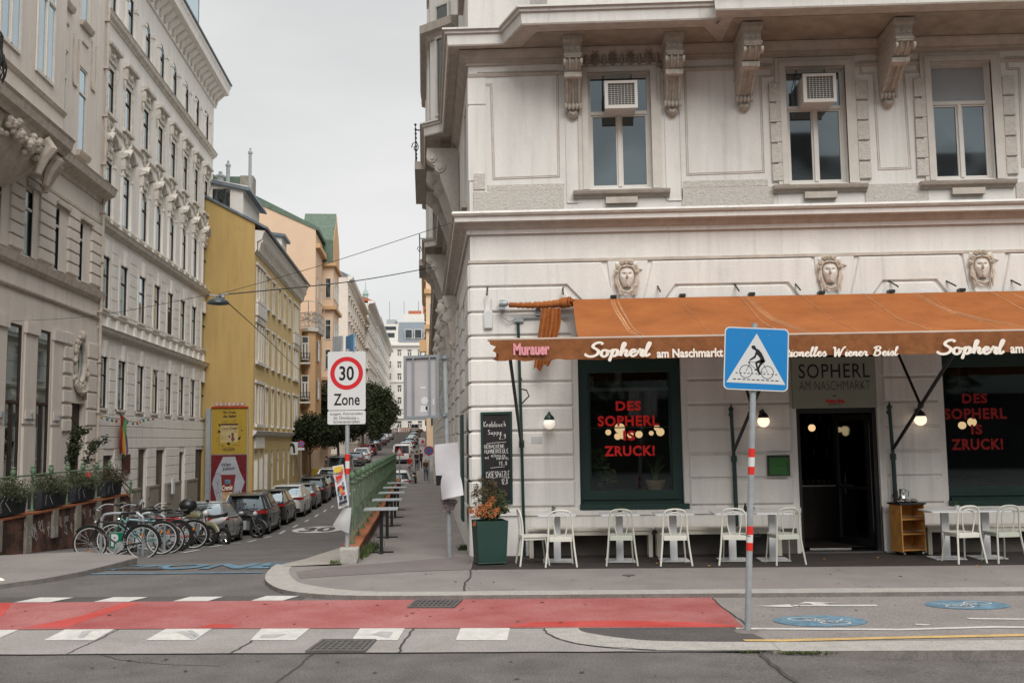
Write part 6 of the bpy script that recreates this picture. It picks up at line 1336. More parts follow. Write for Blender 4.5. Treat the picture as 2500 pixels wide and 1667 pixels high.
for o in midB+upC[:2]+upD:window(CH,fr2,*o,rec=.08,wood=M_wframe,glass=M_winb,tr=.3,mull=False,fw=.07)
m=MB(fr2)
band(m,q0,q1,7.30,[(-.01,0),(.06,0),(.16,.12),(.2,.28),(.22,.36),(-.01,.42)]);m.mark();band(m,q0,q1,6.62,PS);m.mark()
band(m,q0,q1+.1,11.1,[(-.01,0),(.05,0),(.08,.15),(.20,.24),(.42,.34),(.48,.55),(.52,.62),(-.01,.72)]);m.mark();band(m,q0,q1,10.3,[(-.01,0),(.04,0),(.04,.1),(-.01,.12)])
m.build('cornice',M_creamt,CH)
m=MB(fr2)
for x in(28.4,30.75,33.1,35.4,37.75):
 m.prism([(x-1.0,7.8),(x-.15,7.8),(x-.15,10.2),(x-1.0,10.2)],-.01,.02)
for xa,xb in((28.0,29.1),(30.3,31.3),(32.55,33.85),(35.1,36.2),(37.5,38.8)):
 for k in range(6):m.prism([(xa,7.86+k*.40),(xb,7.86+k*.40),(xb,8.21+k*.40),(xa,8.21+k*.40)],-.01,.10,ch=.02)
m.build('rusticated_piers',M_cream,CH)
for a,b,c,d in midB:m=MB(fr2);m.box(a-.12,b+.12,-.01,.16,d+.02,d+.14);m.build('lintel',M_creamt,CH)
m=MB(fr2)
for xa,xb in((29.35,30.4),(31.8,32.75),(34.15,35.0)):
 m.box(xa,xb,-.01,.05,2.6,5.4);m.box(xa-.05,xb+.05,-.01,.12,5.4,5.75);m.box(xa+.1,xb-.1,.05,.08,2.75,3.0);m.box(xa,xb,-.01,.08,-.3,2.5)
for k in range(7):m.prism([(35.1,2.4+k*.5),(35.95,2.4+k*.5),(35.95,2.8+k*.5),(35.1,2.8+k*.5)],-.01,.08,ch=.02);m.prism([(37.6,1.4+k*.62),(38.8,1.4+k*.62),(38.8,1.95+k*.62),(37.6,1.95+k*.62)],-.01,.06,ch=.02)
m.build('piers',M_cream,CH)
for x,z,lab in((30.0,2.75,0),(32.2,2.75,1),(34.6,2.75,2)):m=MB(fr2);m.box(x-.06,x+.06,.05,.17,z,z+.16);tag(m.build('box_lamp',M_galv),['small square wall lamp between the windows at the far left edge','small square wall lamp between the two tall ground floor windows of the cream house','small square wall lamp left of the cream house door'][lab],'wall lamp','box lamps on the cream house')
m=MB(fr2)
for a,b,c,d in upC[:2]+upD:m.loft([[(x,o,z)for o,z in((-.01,c-.2),(.1,c-.2),(.16,c-.08),(.18,c-.01),(-.01,c-.01))]for x in(a-.15,b+.15)]);m.mark();m.box(a+.1,b-.1,-.01,.05,c-.75,c-.68);m.mark()
m.build('sill',M_creamt,CH)
for a,z0,z1 in((33.3,14.6,16.4),(35.2,14.6,16.4),(37.1,15.1,16.9)):
 m=MB(fr2);m.tube(catmull([(a,.02,z1),(a,.02,z0+.2),(a+.25,.03,z0),(a+.5,.02,z0+.2),(a+.5,.02,z1)],5),.035,5);m.build('stucco_garland',M_creamt,CH)
bayp=lambda o:[(24,0),(25.2,1.15),(31.3,1.15),(32.9,.0)]
m=MB();bp_=[S(a,l2+o)[:2]for a,o in bayp(0)]
m.slab(bp_,11.35,24);m.build('bay',M_cream,CH)
m=MB();m.sweep([S(23.9,l2)[:2]]+bp_[1:3]+[S(33.1,l2)[:2]],[(0,0),(.05,0),(.1,.12),(.25,.2),(.3,.42),(.36,.5),(0,.65)],z=10.85,side=1);m.mark()
m.sweep([S(23.9,l2)[:2]]+bp_[1:3]+[S(33.1,l2)[:2]],[(0,0),(.04,0),(.1,.1),(0,.14)],z=12.1,side=1);m.build('bay_cornice',M_creamt,CH)
m=MB(fr2);m.box(24,33,-.01,.0,10,10.8)
rings=[]
for k in range(9):
 t=k/8;zc=10.9-1.75*t;q=math.cos(t*PI/2)**.6;ring=[]
 for j in range(25):
  a_=PI*j/24;rib=1+.035*math.cos(j*PI)*math.sin(t*PI);ring.append((28.3+2.9*q*math.cos(a_)*rib,1.2*q*math.sin(a_)*rib,zc))
 rings.append(ring)
m.loft(rings,closed=False,caps=False)
for sx in(0,1,2):x=(31.8,31.0,29.6)[sx];m.tube([(x,.5+.35*sx,10.85),(x+.1,.75+.3*sx,10.6),(x,.6+.3*sx,10.3),(x-.1,.5+.3*sx,9.8)],[.2,.24,.18,.1],8)
for k in range(60):a_=random.uniform(.3,2.6);t=random.uniform(.1,.45);q=math.cos(t*PI/2)**.6;m.ball((28.3+2.9*q*math.cos(a_),1.35*q*math.sin(a_),10.9-1.75*t),random.uniform(.08,.17),6,4)
m.build('corbel',M_creamt,CH,smooth=True)
p0=Vector(bp_[2]);p1=Vector(bp_[3]);dd=(p1-p0);ln=dd.length;dn=dd.normalized();nn=Vector((dn.y,-dn.x));
if nn.x<0:nn=-nn
frb=lambda x,o,z,p0=p0,dn=dn,nn=nn:(p0.x+dn.x*x+nn.x*o,p0.y+dn.y*x+nn.y*o,z)
for zz in(12.9,17.2):window(CH,frb,.5,1.35,zz,zz+3.1,rec=-.01,wood=M_pale,glass=M_win,tr=.3,mull=False,fw=.08)
for a in(26.4,28.9):window(CH,STREET(l2+1.15),a,a+1.4,12.7,16.2,rec=-.01,wood=M_pale,glass=M_win,tr=.3,fw=.08)
m=MB(STREET(l2+1.15))
bx_,br,bo,bz=25.2,.95,.5,11.15
m.loft([[(bx_+br*math.cos(PI*j/12)*q,bo*math.sin(PI*j/12)*q,z)for j in range(13)]for z,q in((bz-.45,.4),(bz-.2,.85),(bz-.1,1.0),(bz,1.03))]);m.build('balcony_base',M_creamt,CH)
m=MB(STREET(l2+1.15))
for j in range(13):
 a_=PI*j/12;x,y=bx_+br*math.cos(a_),bo*math.sin(a_);m.tube(catmull([(x,y,bz),(x+.12*math.cos(a_),y+.12*math.sin(a_),bz+.4),(x,y,bz+.8),(x,y,bz+1.2)],3),.02,4);m.tube([(x+.1*math.cos(k),y+.03,bz+.6+.16*math.sin(k))for k in range(6)],.018,4,closed=True)
for z in(bz+.02,bz+1.2):m.tube([(bx_+br*math.cos(PI*j/12),bo*math.sin(PI*j/12),z)for j in range(13)],.03,5)
m.build('balcony_railing',M_black,CH)
m=MB(fr2);m.tube([(38.6,.12,-.2),(38.6,.12,20)],.055,8)
for k in range(10):m.box(38.5,38.7,.0,.19,1.2+k*1.9,1.26+k*1.9)
m.build('downpipe',M_creamt,CH)
YH=thing('yellow_house','yellow house with a bare gable wall and white window groups','building',S(58,-9.8,0));ly=-9.78;y0_,y1_=57.9,79.5;fy=STREET(ly)
def grp(x):return[(x,x+.62),(x+.95,x+1.57),(x+1.9,x+2.52)]
cols=grp(58.9)+[(62.6,63.3),(65.0,65.7),(67.6,68.3),(70.2,70.9),(72.7,73.4)]+grp(75.4)
rws=[(10.35,12.1),(6.75,8.75),(3.1,5.2)];ops=[(a,b,c,d)for c,d in rws for a,b in cols];opg=[(a+.05,a+.9,-1.6 if i in(4,7)else-.6,1.45)for i,(a,b)in enumerate(cols)if i not in(1,9)]
shell(YH,y0_,y1_,ly,-2.4,13.9,M_yel2,ops+opg,rec=.12)
m=MB(CROSS(57.9));m.add([(ly+.02,.006,-2.4),(ly-6,.006,-2.4),(ly-6,.006,17.8),(ly-2.5,.006,16.02),(ly+.02,.006,14.6)],[(0,1,2,3,4)]);m.build('gable',M_yel,YH,recalc=False)
for a,b,c,d in ops+opg:
 w_=window(YH,fy,a,b,c,d,rec=.09,wood=M_pale,glass=M_winb if d>2 else M_win,tr=.3,mull=False,fw=.05)
m=MB(fy)
for c,d in rws:
 for g0 in(58.9,75.4):m.box(g0-.25,g0-.02,-.01,.04,c-.1,d+.1);m.box(g0+2.55,g0+2.8,-.01,.04,c-.1,d+.1);m.box(g0+.64,g0+.93,-.01,.08,c-.1,d+.05);m.box(g0+1.59,g0+1.88,-.01,.08,c-.1,d+.05);m.box(g0-.35,g0+2.9,-.01,.1,d+.16,d+.34);m.box(g0-.3,g0+2.85,-.01,.15,c-.28,c-.1)
 for a,b in cols[3:8]:m.box(a-.2,a-.02,-.01,.03,c-.1,d+.05);m.box(b+.02,b+.2,-.01,.03,c-.1,d+.05);m.box(a-.28,b+.28,-.01,.09,d+.1,d+.26);m.box(a-.25,b+.25,-.01,.14,c-.25,c-.1)
for g0 in(58.9,75.4):m.box(g0-.4,g0+2.95,-.01,.16,9.3,10.0);m.box(g0-.3,g0+2.85,-.01,.1,8.95,9.3)
m.build('window_surrounds',M_pale,YH)['kind']='stuff'
m=MB(fy);band(m,y0_+.03,y1_+.1,2.3,PC);m.mark();band(m,y0_+.03,y1_+.15,12.9,[(-.01,0),(.06,0),(.08,.1),(.14,.14),(.14,.62),(.4,.75),(.5,1.1),(.6,1.25),(-.01,1.3)]);m.build('cornice',M_pale,YH)
m=MB(fy)
for k in range(48):x=y0_+.2+k*.45;m.loft([[(x+q,o,z)for o,z in((.19,12.95),(.26,13.0),(.34,13.4),(.5,13.6),(.19,13.65))]for q in(-.09,.09)])
m.build('modillions',M_whitet,YH)['kind']='stuff'
m=MB(fy);m.loft([[(x,o,z)for o,z in((.72,14.22),(.75,14.35),(-6.2,18.0),(-6.2,17.85))]for x in(y0_-.12,y1_+.1)]);m.build('roof',M_slate,YH)
m=MB(fy);m.loft([[(x,o,z)for o,z in((-.75,14.6),(-.75,16.6),(-.5,16.7),(-.5,16.9),(-6,17.9),(-6,14.6))]for x in(58.3,64)]);m.build('attic',M_pale,YH)
m=MB(fy);m.loft([[(x,o,z)for o,z in((-.3,16.55),(-.35,16.75),(-6,17.95),(-6,17.7))]for x in(58.1,64.3)]);m.build('attic_roof',M_slate,YH)
m=MB(CROSS(58.3));m.box(ly-2.5,ly-1.5,0,.02,15.4,16.7);w_=m.build('attic_window',M_win,YH)
m=MB(fy);m.loft([[(x,o,z)for o,z in((-.0,14.6),(.0,16.0),(.2,16.05),(.2,16.2),(-3,16.5),(-3,14.6))]for x in(68.8,71.2)]);m.build('dormer',M_pale,YH)
m=MB(fy);m.loft([[(x,o,z)for o,z in((.25,16.0),(.25,16.2),(-3,16.6),(-3,16.4))]for x in(68.6,71.4)]);m.build('dormer_roof',M_slate,YH)
for l_,s_,z0,z1,r_ in((-11.75,60,17,18.5,.12),(-12.4,61,17,18.1,.2),(-10.45,60,16.6,19.3,.10)):
 m=MB();m.lathe([(r_,z0),(r_,z1),(r_*1.4,z1+.02),(r_*1.4,z1+.12),(r_*.6,z1+.2),(r_*.6,z1+.35),(.001,z1+.36)],(S(s_,l_)[0],S(s_,l_)[1],0),10);m.build('chimney_pipe',M_galv,YH)
m=MB(CROSS(62));m.box(-11.4,-10.6,-1,0,17.2,18.5);m.build('chimney',M_stone,YH);m=MB(CROSS(63));m.box(-13.5,-11.4,-2,0,17.2,18.7);m.build('roof_hatch',M_copper,YH)
m=MB(fy)
for a,b in((58.5,61.8),):
 for k in range(14):m.box(a+k*.24,a+k*.24+.06,-.01,.12,1.6,2.25)
m.box(58.6,59.0,.0,.2,-1.5,.9);m.box(60.4,60.7,0,.2,-1.5,1.0);m.box(62.2,62.5,0,.2,-1.5,1.2);m.build('shop_pilasters',M_pale,YH)
SH=thing('salmon_house','tall salmon house with green copper gable roof behind the yellow house','building',S(87,-9.7,0));ls_=-9.5;sa,sb=87.5,103;fs_=STREET(ls_)
ops=[(a,a+1.1,z,z+2.0)for z in(1,4.4,7.8,11.2,14.6)for a in(88.8,92.2,96,99.6)]
shell(SH,sa,sb,ls_,-2,20.3,M_salm,ops,rec=.1,depth=14)
for o in ops:window(SH,fs_,*o,rec=.07,wood=M_wframe,glass=M_winb,tr=.3,fw=.09)
m=MB(CROSS(sa));m.add([(ls_+.01,.01,0),(ls_-14,.01,0),(ls_-14,.01,27.5),(ls_-5,.01,23.0),(ls_+.01,.01,20.6)],[(0,1,2,3,4)]);m.build('gable',M_salm,SH,recalc=False)
m=MB(fs_);m.loft([[(x,o,z)for o,z in((.3,20.4),(.3,20.7),(-5,23.4),(-14,28),(-14,27.4),(-5,22.8))]for x in(sa-.1,sb)]);m.build('roof',M_copper,SH)
m=MB(fs_)
for k in range(6):pass
m.loft([[(x,q_,z)for x,z in((93.4,18.5),(93.4,20.8),(94.4,22.2),(95.2,22.6),(96.5,24.0),(97.8,22.6),(98.6,22.2),(99.6,20.8),(99.6,18.5))]for q_ in(1.0,-2.0)]);m.build('street_gable',M_copper,SH)
m=MB(fs_);m.prism([(93.45,18.5),(99.5,18.5),(99.5,20.7),(98.5,22.0),(97.7,22.4),(96.5,23.7),(95.3,22.4),(94.5,22.0),(93.45,20.7)],1.0,1.06);m.build('gable_front',M_orng,SH)
m=MB(fs_);m.box(93.6,99.4,0,1.0,1.5,18.6);m.build('bay',M_salm,SH);m=MB(fs_)
for z in(18.3,14.2,2.3,7.6):m.box(93.2,99.8,0,1.3,z,z+.3);m.mark()
m.box(sa,sb,0,.4,18.9,19.3);m.mark();m.box(sa,sb,0,.3,3.7,3.9);m.build('cornice',M_orng,SH)
for z in(3.2,5.6,8.6,11.4,15.3):
 for a in(94.2,96,97.8):window(SH,STREET(ls_+1.0),a,a+1.0,z,z+1.9,rec=-.02,wood=M_wframe,glass=M_winb,tr=.3,fw=.1)
 window(SH,CROSS(93.6),ls_+.25,ls_+.8,z,z+1.9,rec=-.02,wood=M_wframe,glass=M_winb,tr=.3,mull=False,fw=.06)
OT=thing('ochre_tower_house','low ochre house with balconies squeezed between the yellow and the salmon house','building',S(82,-9.5,0))
shell(OT,80.2,87.3,-9.75,-2,10.9,M_orng,[],depth=8)
m=MB();oct_=[S(s_,l_)[:2]for s_,l_ in((80.6,-9.8),(80.0,-9.2),(80.4,-8.7),(84,-8.6),(85,-9.8))];m.slab(oct_,1.2,10.9);m.build('tower_bay',M_orng,OT)
m=MB();m.sweep(oct_,[(0,0),(.2,0),(.25,.25),(0,.3)],z=10.7,side=1);m.build('terrace_edge',M_pale,OT)
m=MB()
pts=[S(s_,l_)for s_,l_ in((80.4,-10.0),(79.8,-9.2),(80.3,-8.5),(84.2,-8.4))]
for z in(11.1,11.6,12.2):m.tube([(x,y,z)for x,y,_ in pts],.03,5)
for a,b in zip(pts,pts[1:]):
 for k in range(7):x=a[0]+(b[0]-a[0])*k/7;y=a[1]+(b[1]-a[1])*k/7;m.tube([(x,y,10.95),(x,y,12.2)],.02,4)
for k in range(4):x,y,_=pts[k];m.tube([(x,y,11),(x,y,13.1)],.035,5)
m.tube([(x,y,13.1)for x,y,_ in pts],.03,5);m.build('terrace_railing',M_galv,OT)
fo=CROSS(80.0)
for z in(8.4,5.3,2.2):
 window(OT,fo,-9.75,-9.15,z,z+1.9,rec=-.05,wood=M_wframe,glass=M_win,tr=.3,fw=.08)
 m=MB(fo)
 for q in(0,.35,.7):m.tube([(-9.95,.0,z+q-.2),(-9.95,.5,z+q-.2),(-9.05,.5,z+q-.2),(-9.05,0,z+q-.2)],.025,4)
 for k in range(8):m.tube([(-9.95+.129*k,.5,z-.2),(-9.95+.129*k,.5,z+.5)],.018,4)
 m.build('balcony_railing',M_black,OT);m=MB(fo);m.box(-10,-9.0,0,.55,z-.35,z-.22);m.build('balcony_slab',M_pale,OT)
 window(OT,STREET(-8.62),81.2,82.2,z,z+1.7,rec=-.03,wood=M_wframe,glass=M_win,tr=.3,fw=.08)
m=MB();leafball(m,S(81.5,-9.2,11.9),.9,260,.09,.7);m.build('terrace_plants',mat('autumn_leaves',(.16,.12,.04),.8,var=.5,vs=10),OT,recalc=False)
def simple_house(name,label,s0,s1,l,zb,zt,mt,tm,nrow,nbay,side=1,depth=12,roof=M_slate,rh=2.5,gable=None,z0=None,wz=1.9,parent_loc=None,cor=True,fwm=M_wframe,proud=.6):
 t=thing(name,label,'building',S(s0,l,zb));z0=zb+1.6 if z0 is None else z0;dz=(zt-z0-.6)/nrow;ds=(s1-s0)/nbay;ops=[(s0+ds*(i+.3),s0+ds*(i+.7),z0+dz*j,z0+dz*j+min(wz,dz*.62))for i in range(nbay)for j in range(nrow)]
 f=shell(t,s0,s1,l,zb-1.5,zt,mt,ops,rec=.1,depth=depth,side=side)
 for o in ops:window(t,f,*o,rec=.07,wood=fwm,glass=M_win,tr=.3,fw=.08)
 m=MB(f)
 for a,b,c,d in ops:m.box(a-.2,b+.2,-.01,.25,d+.12,d+.3);m.box(a-.15,b+.15,-.01,.15,c-.15,c)
 m.build('window_trim',tm,t)['kind']='stuff'
 m=MB(f);band(m,s0,s1,z0+dz-.8,PC);m.mark();band(m,s0-.3,s1+.2,zt-.5,[(-.01,0),(.1,0),(.2,.3),(proud,.45),(proud+.1,.8),(-.01,.9)]);m.build('cornice',tm,t)
 m=MB(f);m.loft([[(x,o,z)for o,z in((proud,zt+.3),(-depth/2,zt+.4+rh),(-depth,zt+.3))]for x in(s0-.1,s1+.1)]);m.build('roof',roof,t)
 return t
PH=simple_house('pale_pink_house','pale pink house with a blank gable far down the left side of the street',131,168,-10.0,.2,23.2,M_pink,M_pale,6,9,rh=3)
m=MB(CROSS(131));m.add([(-10.0,.02,0),(-22,.02,0),(-22,.02,28.5),(-10.0,.02,23.6)],[(0,1,2,3)]);m.build('gable',M_pink,PH,recalc=False)
m=MB(CROSS(131));m.box(-13.2,-12.2,.0,1.0,18.2,18.4);m.build('balcony',M_galv,PH);m=MB();leafball(m,S(130.3,-12.6,19.2),.7,200,.12);m.build('balcony_plants',M_leafd,PH,recalc=False)
for z in(3,7,11,15):
 window(PH,CROSS(131),-12.9,-12.0,z,z+2,rec=-.04,tr=.3,fw=.1)
simple_house('white_corner_house','bright white classical corner house beyond the big trees',196,232,-11.0,2.5,29.0,M_pale,M_white,7,10,rh=3,roof=mat('red_tiles',(.38,.13,.07),.9,var=.2),wz=2.2,proud=1.2)
m=MB(CROSS(196));ohw=[o for o in COL.objects if o.get('category')=='building' and o.name.startswith('white_corner_house')][0]
for z in(5,9,13,17,21):m.box(-16,-10.6,0,.8,z+3,z+3.3);m.mark()
m.build('cornice',M_white,ohw)
for z in(5,9,13,17,21,25):
 for a in(-12.6,-14.8):window(ohw,CROSS(196),a,a+1.0,z,z+2.1,rec=-.04,tr=.3,fw=.1)
simple_house('grey_cream_house','grey cream house row farthest up the left side',236,330,-11.5,3.6,31,M_white,M_whitet,7,18,rh=3,wz=2.2,proud=1.2)
simple_house('stone_grey_house','grey stucco house between the pale pink and the white corner house',169,195,-11.6,1.5,24.6,M_white,M_pale,6,7,rh=3,wz=2.2,proud=1)
EH=thing('end_house','white house with a dark glazed attic closing the far end of the street','building',S(335,-8,5));fe=CROSS(335)
ops=[(a,a+1.5,z,z+2.4)for a in[-16+3.4*k for k in range(10)]for z in[6+4.0*k for k in range(7)]]
m=MB(fe);m.wall(-18,18,2,35,ops,.3);m.add([(-18,0,2),(-18,-15,2),(-18,-15,35),(-18,0,35)],[(0,1,2,3)]);m.build('wall',M_pale,EH,recalc=False)
for o in ops:window(EH,fe,*o,rec=.25,tr=.3,fw=.14)
m=MB(fe);m.box(-18.5,18.5,-.01,1.0,33.6,34.3);m.mark();m.box(-18,18,-.01,.5,9.2,9.8);m.mark();m.box(-18,18,-.01,.4,21.4,21.8);m.build('cornice',M_pale,EH)
m=MB(fe);m.loft([[(x,o,z)for o,z in((.3,35),(-3.5,42),(-12,42),(-12,35))]for x in(-8.6,6)]);m.build('attic',M_slate,EH);m=MB(fe);m.box(-16,-8.8,-6,-.2,35,41);m.build('attic_left',M_pale,EH)
for a in(-6.6,-3.4,-.2):m=MB(fe);m.box(a,a+2.6,-1.2,0.2,36,39.2);w_=m.build('attic_window',M_wframe,EH);m=MB(fe);m.box(a+.2,a+2.4,.2,.25,36.2,39);m.build('pane',M_car_glass,w_)
for a,b,z0,z1 in((-15,-10,36.5,38),(-14.5,-9.5,39,40.2)):m=MB(fe);m.box(a,b,-.2,-.1,z0,z1);m.build('attic_window',M_car_glass,EH)
m=MB(fe);m.box(-7,4,-14,-5,42,45);m.build('roof_block',M_pale,EH)
for a,w2,z,mt_ in((-5.5,4.5,46.5,'red_tiles'),(-.5,3,49.5,'red_tiles'),(-13,3.5,43.5,None),(3,2,47,None),(-10,1,42.8,None)):m=MB(fe);m.box(a,a+w2,-12,-8,40,z);m.build('chimney',MATS[mt_]if mt_ else M_galv,EH)
for a in(-12,-7,-2,1.5):m=MB(fe);m.tube([(a,-9,42),(a,-9,50)],.12,5);m.build('antenna',M_galv,EH)
cx_,cy_,_=S(262,-15.4);t=thing('church_dome','small green copper church dome and lantern above the roofs','church',(cx_,cy_,30))
m=MB();m.lathe([(2.2,25),(2.2,34.4),(2.5,34.6),(2.5,35),(2.3,35.2)],(cx_,cy_,0),14);m.build('drum',M_pale,t);m=MB();m.lathe([(2.5,35),(2.3,36.2),(1.6,37.6),(.8,38.4),(.7,38.6),(.7,40.2),(.9,40.3),(.5,41.2),(.12,41.8),(.08,43.6),(.001,43.7)],(cx_,cy_,0),16);m.build('dome',mat('pale_copper',(.30,.40,.36),.7,var=.1),t,smooth=True)
BH=simple_house('beige_house','peach beige house rising behind the far end of the corner building',150,200,.25,1.2,29,mat('peach_render',(.66,.50,.34),.9,var=.05,vs=1),M_orng,6,8,side=-1,rh=2)
fB=CROSS(150)
for z in(7.5,12.8,18.6,24):m=MB(fB);m.box(.0,4,0,.5,z,z+.7);m.build('front_cornice',M_orng,BH)
for z in(4,9.2,14.6,20.4,25.4):
 for a in(.8,2.6):window(BH,fB,a,a+.9,z,z+2.2,rec=-.03,tr=.3,fw=.09,mull=False)
m=MB(fB);m.box(-.75,.2,-1.2,.4,15.2,17);m.build('balcony',M_orng,BH)
simple_house('ochre_far_house','ochre house farther along the right side of the street',201,240,.9,3,24,M_salm,M_orng,5,9,side=-1,rh=2)
simple_house('white_far_house','white house at the far right of the street',241,300,1.2,4,26,M_white,M_pale,5,12,side=-1,rh=2)
simple_house('side_block','plain salmon house set back on the right beyond the corner building',98,146,6.5,-.5,17,M_salm,M_orng,4,10,side=-1,rh=2)
t=thing('market_hall','long dark market hall with trees across the road behind the viewer','building',(0,-26,0));m=MB();m.box(-60,60,-34,-26,-.1,4.2);m.loft([[(x,y,z)for y,z in((-25.4,4.2),(-30,7.0),(-34.5,4.2))]for x in(-60.5,60.5)]);m.build('hall',mat('market_dark',(.05,.055,.045),.8,var=.4,vs=1),t)
m=MB();m.box(-110,12.9,-60,-46,-.1,17);tag(m.build('added_facing_row',M_creamt),'unseen row of houses behind the viewer, added to block low sky','building');m=MB();m.box(13,110,-60,-46,-.1,21.5);m.loft([[(x,y,z)for y,z in((-45.4,21.5),(-50,25.5),(-56,25.5),(-60.5,21.5))]for x in(12.5,70)]);[m.box(x,x+2.2,-50,-48,22,27)for x in(20,29,40)];tag(m.build('facing_house',mat('facing_dark',(.07,.055,.05),.8,var=.4,vs=1)),'dark tall house across the road behind the viewer','building')  # lower row is added out of view to darken the wall under the awning
for k in range(9):
 m=MB();x=-34+9*k;m.tube([(x,-20,0),(x,-20,4)],.2,6);leafball(m,(x,-20,6.2),3.2,260,.5);tag(m.build('market_tree',M_leafd,recalc=False),'dark tree across the road behind the viewer','tree','trees behind the viewer')
def bake(o):
 bpy.context.view_layer.update();dg=bpy.context.evaluated_depsgraph_get();me=bpy.data.meshes.new_from_object(o.evaluated_get(dg));o.modifiers.clear();old=o.data;o.data=me;bpy.data.meshes.remove(old)
CARS={}
def car(kind,paint,label,loc,rz,group='cars parked along the street',detail=True,category='car',plate=None):
 """local axes: +y forward, rear bumper at y=0"""
 K=dict(sedan=dict(L=4.5,W=.88,H=1.40,belt=.90,boot=.98,hood=.92,g=(.62,1.30,2.55,3.25),wb=(.78,3.52)),suv=dict(L=4.45,W=.93,H=1.62,belt=1.05,boot=1.06,hood=1.05,g=(.12,.50,2.75,3.30),wb=(.85,3.55)),hatch=dict(L=4.2,W=.89,H=1.47,belt=.95,boot=.97,hood=.93,g=(.12,.62,2.45,3.15),wb=(.72,3.35)),coupe=dict(L=4.7,W=.97,H=1.58,belt=1.02,boot=1.08,hood=1.02,g=(.22,1.35,2.75,3.45),wb=(.9,3.7)),van=dict(L=5.1,W=.98,H=1.98,belt=1.10,boot=1.12,hood=1.10,g=(.04,.14,3.9,4.5),wb=(1.0,4.0)))[kind]
 Lc,W,H,b=K['L'],K['W'],K['H'],K['belt'];t=thing('parked_car' if kind!='van' else 'parked_van',label,category,(0,0,0),group)
 m=MB();rings=[]
 prof=[(0,.42,.74,K['boot']-.16,.80),(.03,.30,.80,K['boot']-.05,.90),(.12,.24,.86,K['boot'],.96),(.45,.22,.99*1,max(K['boot'],b),1.0),(.9,.2,1,b,1.0),(1.6,.2,1,b-.02,1.0),(2.4,.2,1,b-.03,1.0),(K['g'][3]-.3,.2,1,b-.04,1.0),(K['g'][3]+.15,.2,.99,K['hood'],.99),(Lc-.45,.22,.95,K['hood']-.10,.93),(Lc-.15,.24,.86,K['hood']-.2,.84),(Lc,.36,.70,K['hood']-.36,.66)]
 for y,zb,wf,zt,wt in prof:
  w_=W*wf;hh=zt-zb
  half=[(0,zb),(w_*.86,zb),(w_*.96,zb+.06),(w_*.99,zb+hh*.35),(w_,zb+hh*.62),(w_*.97,zb+hh*.86),(w_*.90,zt-.015),(w_*.70,zt+.012),(0,zt+.02)]
  rings.append([(x,y,z)for x,z in half]+[(-x,y,z)for x,z in half[-2:0:-1]])
 m.loft(rings);body=m.build('body',paint,t,smooth=True,ang=50)
 cm=MB()
 for yw in K['wb']:cm.lathe([(.001,-1.2),(.345,-1.2),(.345,1.2),(.001,1.2)],(0,yw,.33),20,ax='x')
 cm2=MB()
 for yw in K['wb']:
  for sx in(-1,1):c=W*sx;cm2.lathe([(.001,min(c,c-sx*.25)),(.36,min(c,c-sx*.25)),(.36,max(c,c+sx*.2)),(.001,max(c,c+sx*.2))]if sx>0 else[(.001,c-.2),(.36,c-.2),(.36,c+.25),(.001,c+.25)],(0,yw,.33),20,ax='x')
 cut=cm2.build('cut',paint);mo=body.modifiers.new('b','BOOLEAN');mo.object=cut;mo.operation='DIFFERENCE';mo.solver='EXACT';bake(body);bpy.data.objects.remove(cut)
 body.data.polygons.foreach_set('use_smooth',[True]*len(body.data.polygons));body.data.set_sharp_from_angle(angle=R(40))
 g0,g1,g2,g3=K['g'];wb_,wr=W*.92,W*.68 if kind!='van' else W*.84;zb=b-.02
 m=MB();gr=[]
 for y0,y1,z,w_ in((g0,g3,zb,wb_),(g0*.45+g1*.55,g3*.45+g2*.55,zb+(H-zb)*.58,wb_*.42+wr*.58),(g1,g2,H-.07,wr+.01)):
  gr.append([(w_*sx,y,z)for sx,y in((-1,y0+.05),(-.9,y0),(0,y0-.03),(.9,y0),(1,y0+.05),(1,(y0+y1)/2),(1,y1-.08),(.9,y1),(0,y1+.04),(-.9,y1),(-1,y1-.08),(-1,(y0+y1)/2))])
 m.loft(gr);m.build('windows',M_car_glass,t,smooth=True,ang=35)
 m=MB();rr=[]
 for k,(dy,dw,z)in enumerate(((.0,1.03,H-.085),(0,1.03,H-.05),(-.06,.9,H-.012),(-.3,.6,H))):rr.append([(wr*dw*sx,(y0-dy if y0<2 else y0+dy),z)for sx,y0 in((-1,g1-.03),(0,g1-.08),(1,g1-.03),(1.01,(g1+g2)/2),(1,g2),(0,g2+.04),(-1,g2),(-1.01,(g1+g2)/2))])
 m.loft(rr);m.build('roof',paint,t,smooth=True,ang=50)
 m=MB()
 for sx in(-1,1):
  m.tube([(sx*wb_*.95,g0+.02,zb-.02),(sx*wr*.98,g1-.02,H-.07)],.055 if kind!='van' else .1,6,flat=.7);m.tube([(sx*wb_*.97,g3-.03,zb-.02),(sx*wr*.98,g2+.0,H-.07)],.035,6)
  ym=(g0+g3)/2+.05;m.tube([(sx*(wb_+.004),ym,zb-.02),(sx*(wr+.012),ym-.1,H-.07)],.028,5)
  if kind in('suv','hatch','van'):yq=g0+.75;m.tube([(sx*(wb_+.003),yq,zb-.02),(sx*(wr+.01),yq+.05,H-.07)],.06,5,flat=.5)
  m.tube([(sx*(wb_-.0),g0+.05,zb),(sx*wb_,(g0+g3)/2,zb+.0),(sx*wb_,g3,zb)],.022,5)
 m.build('pillars',paint,t,smooth=True,ang=50)
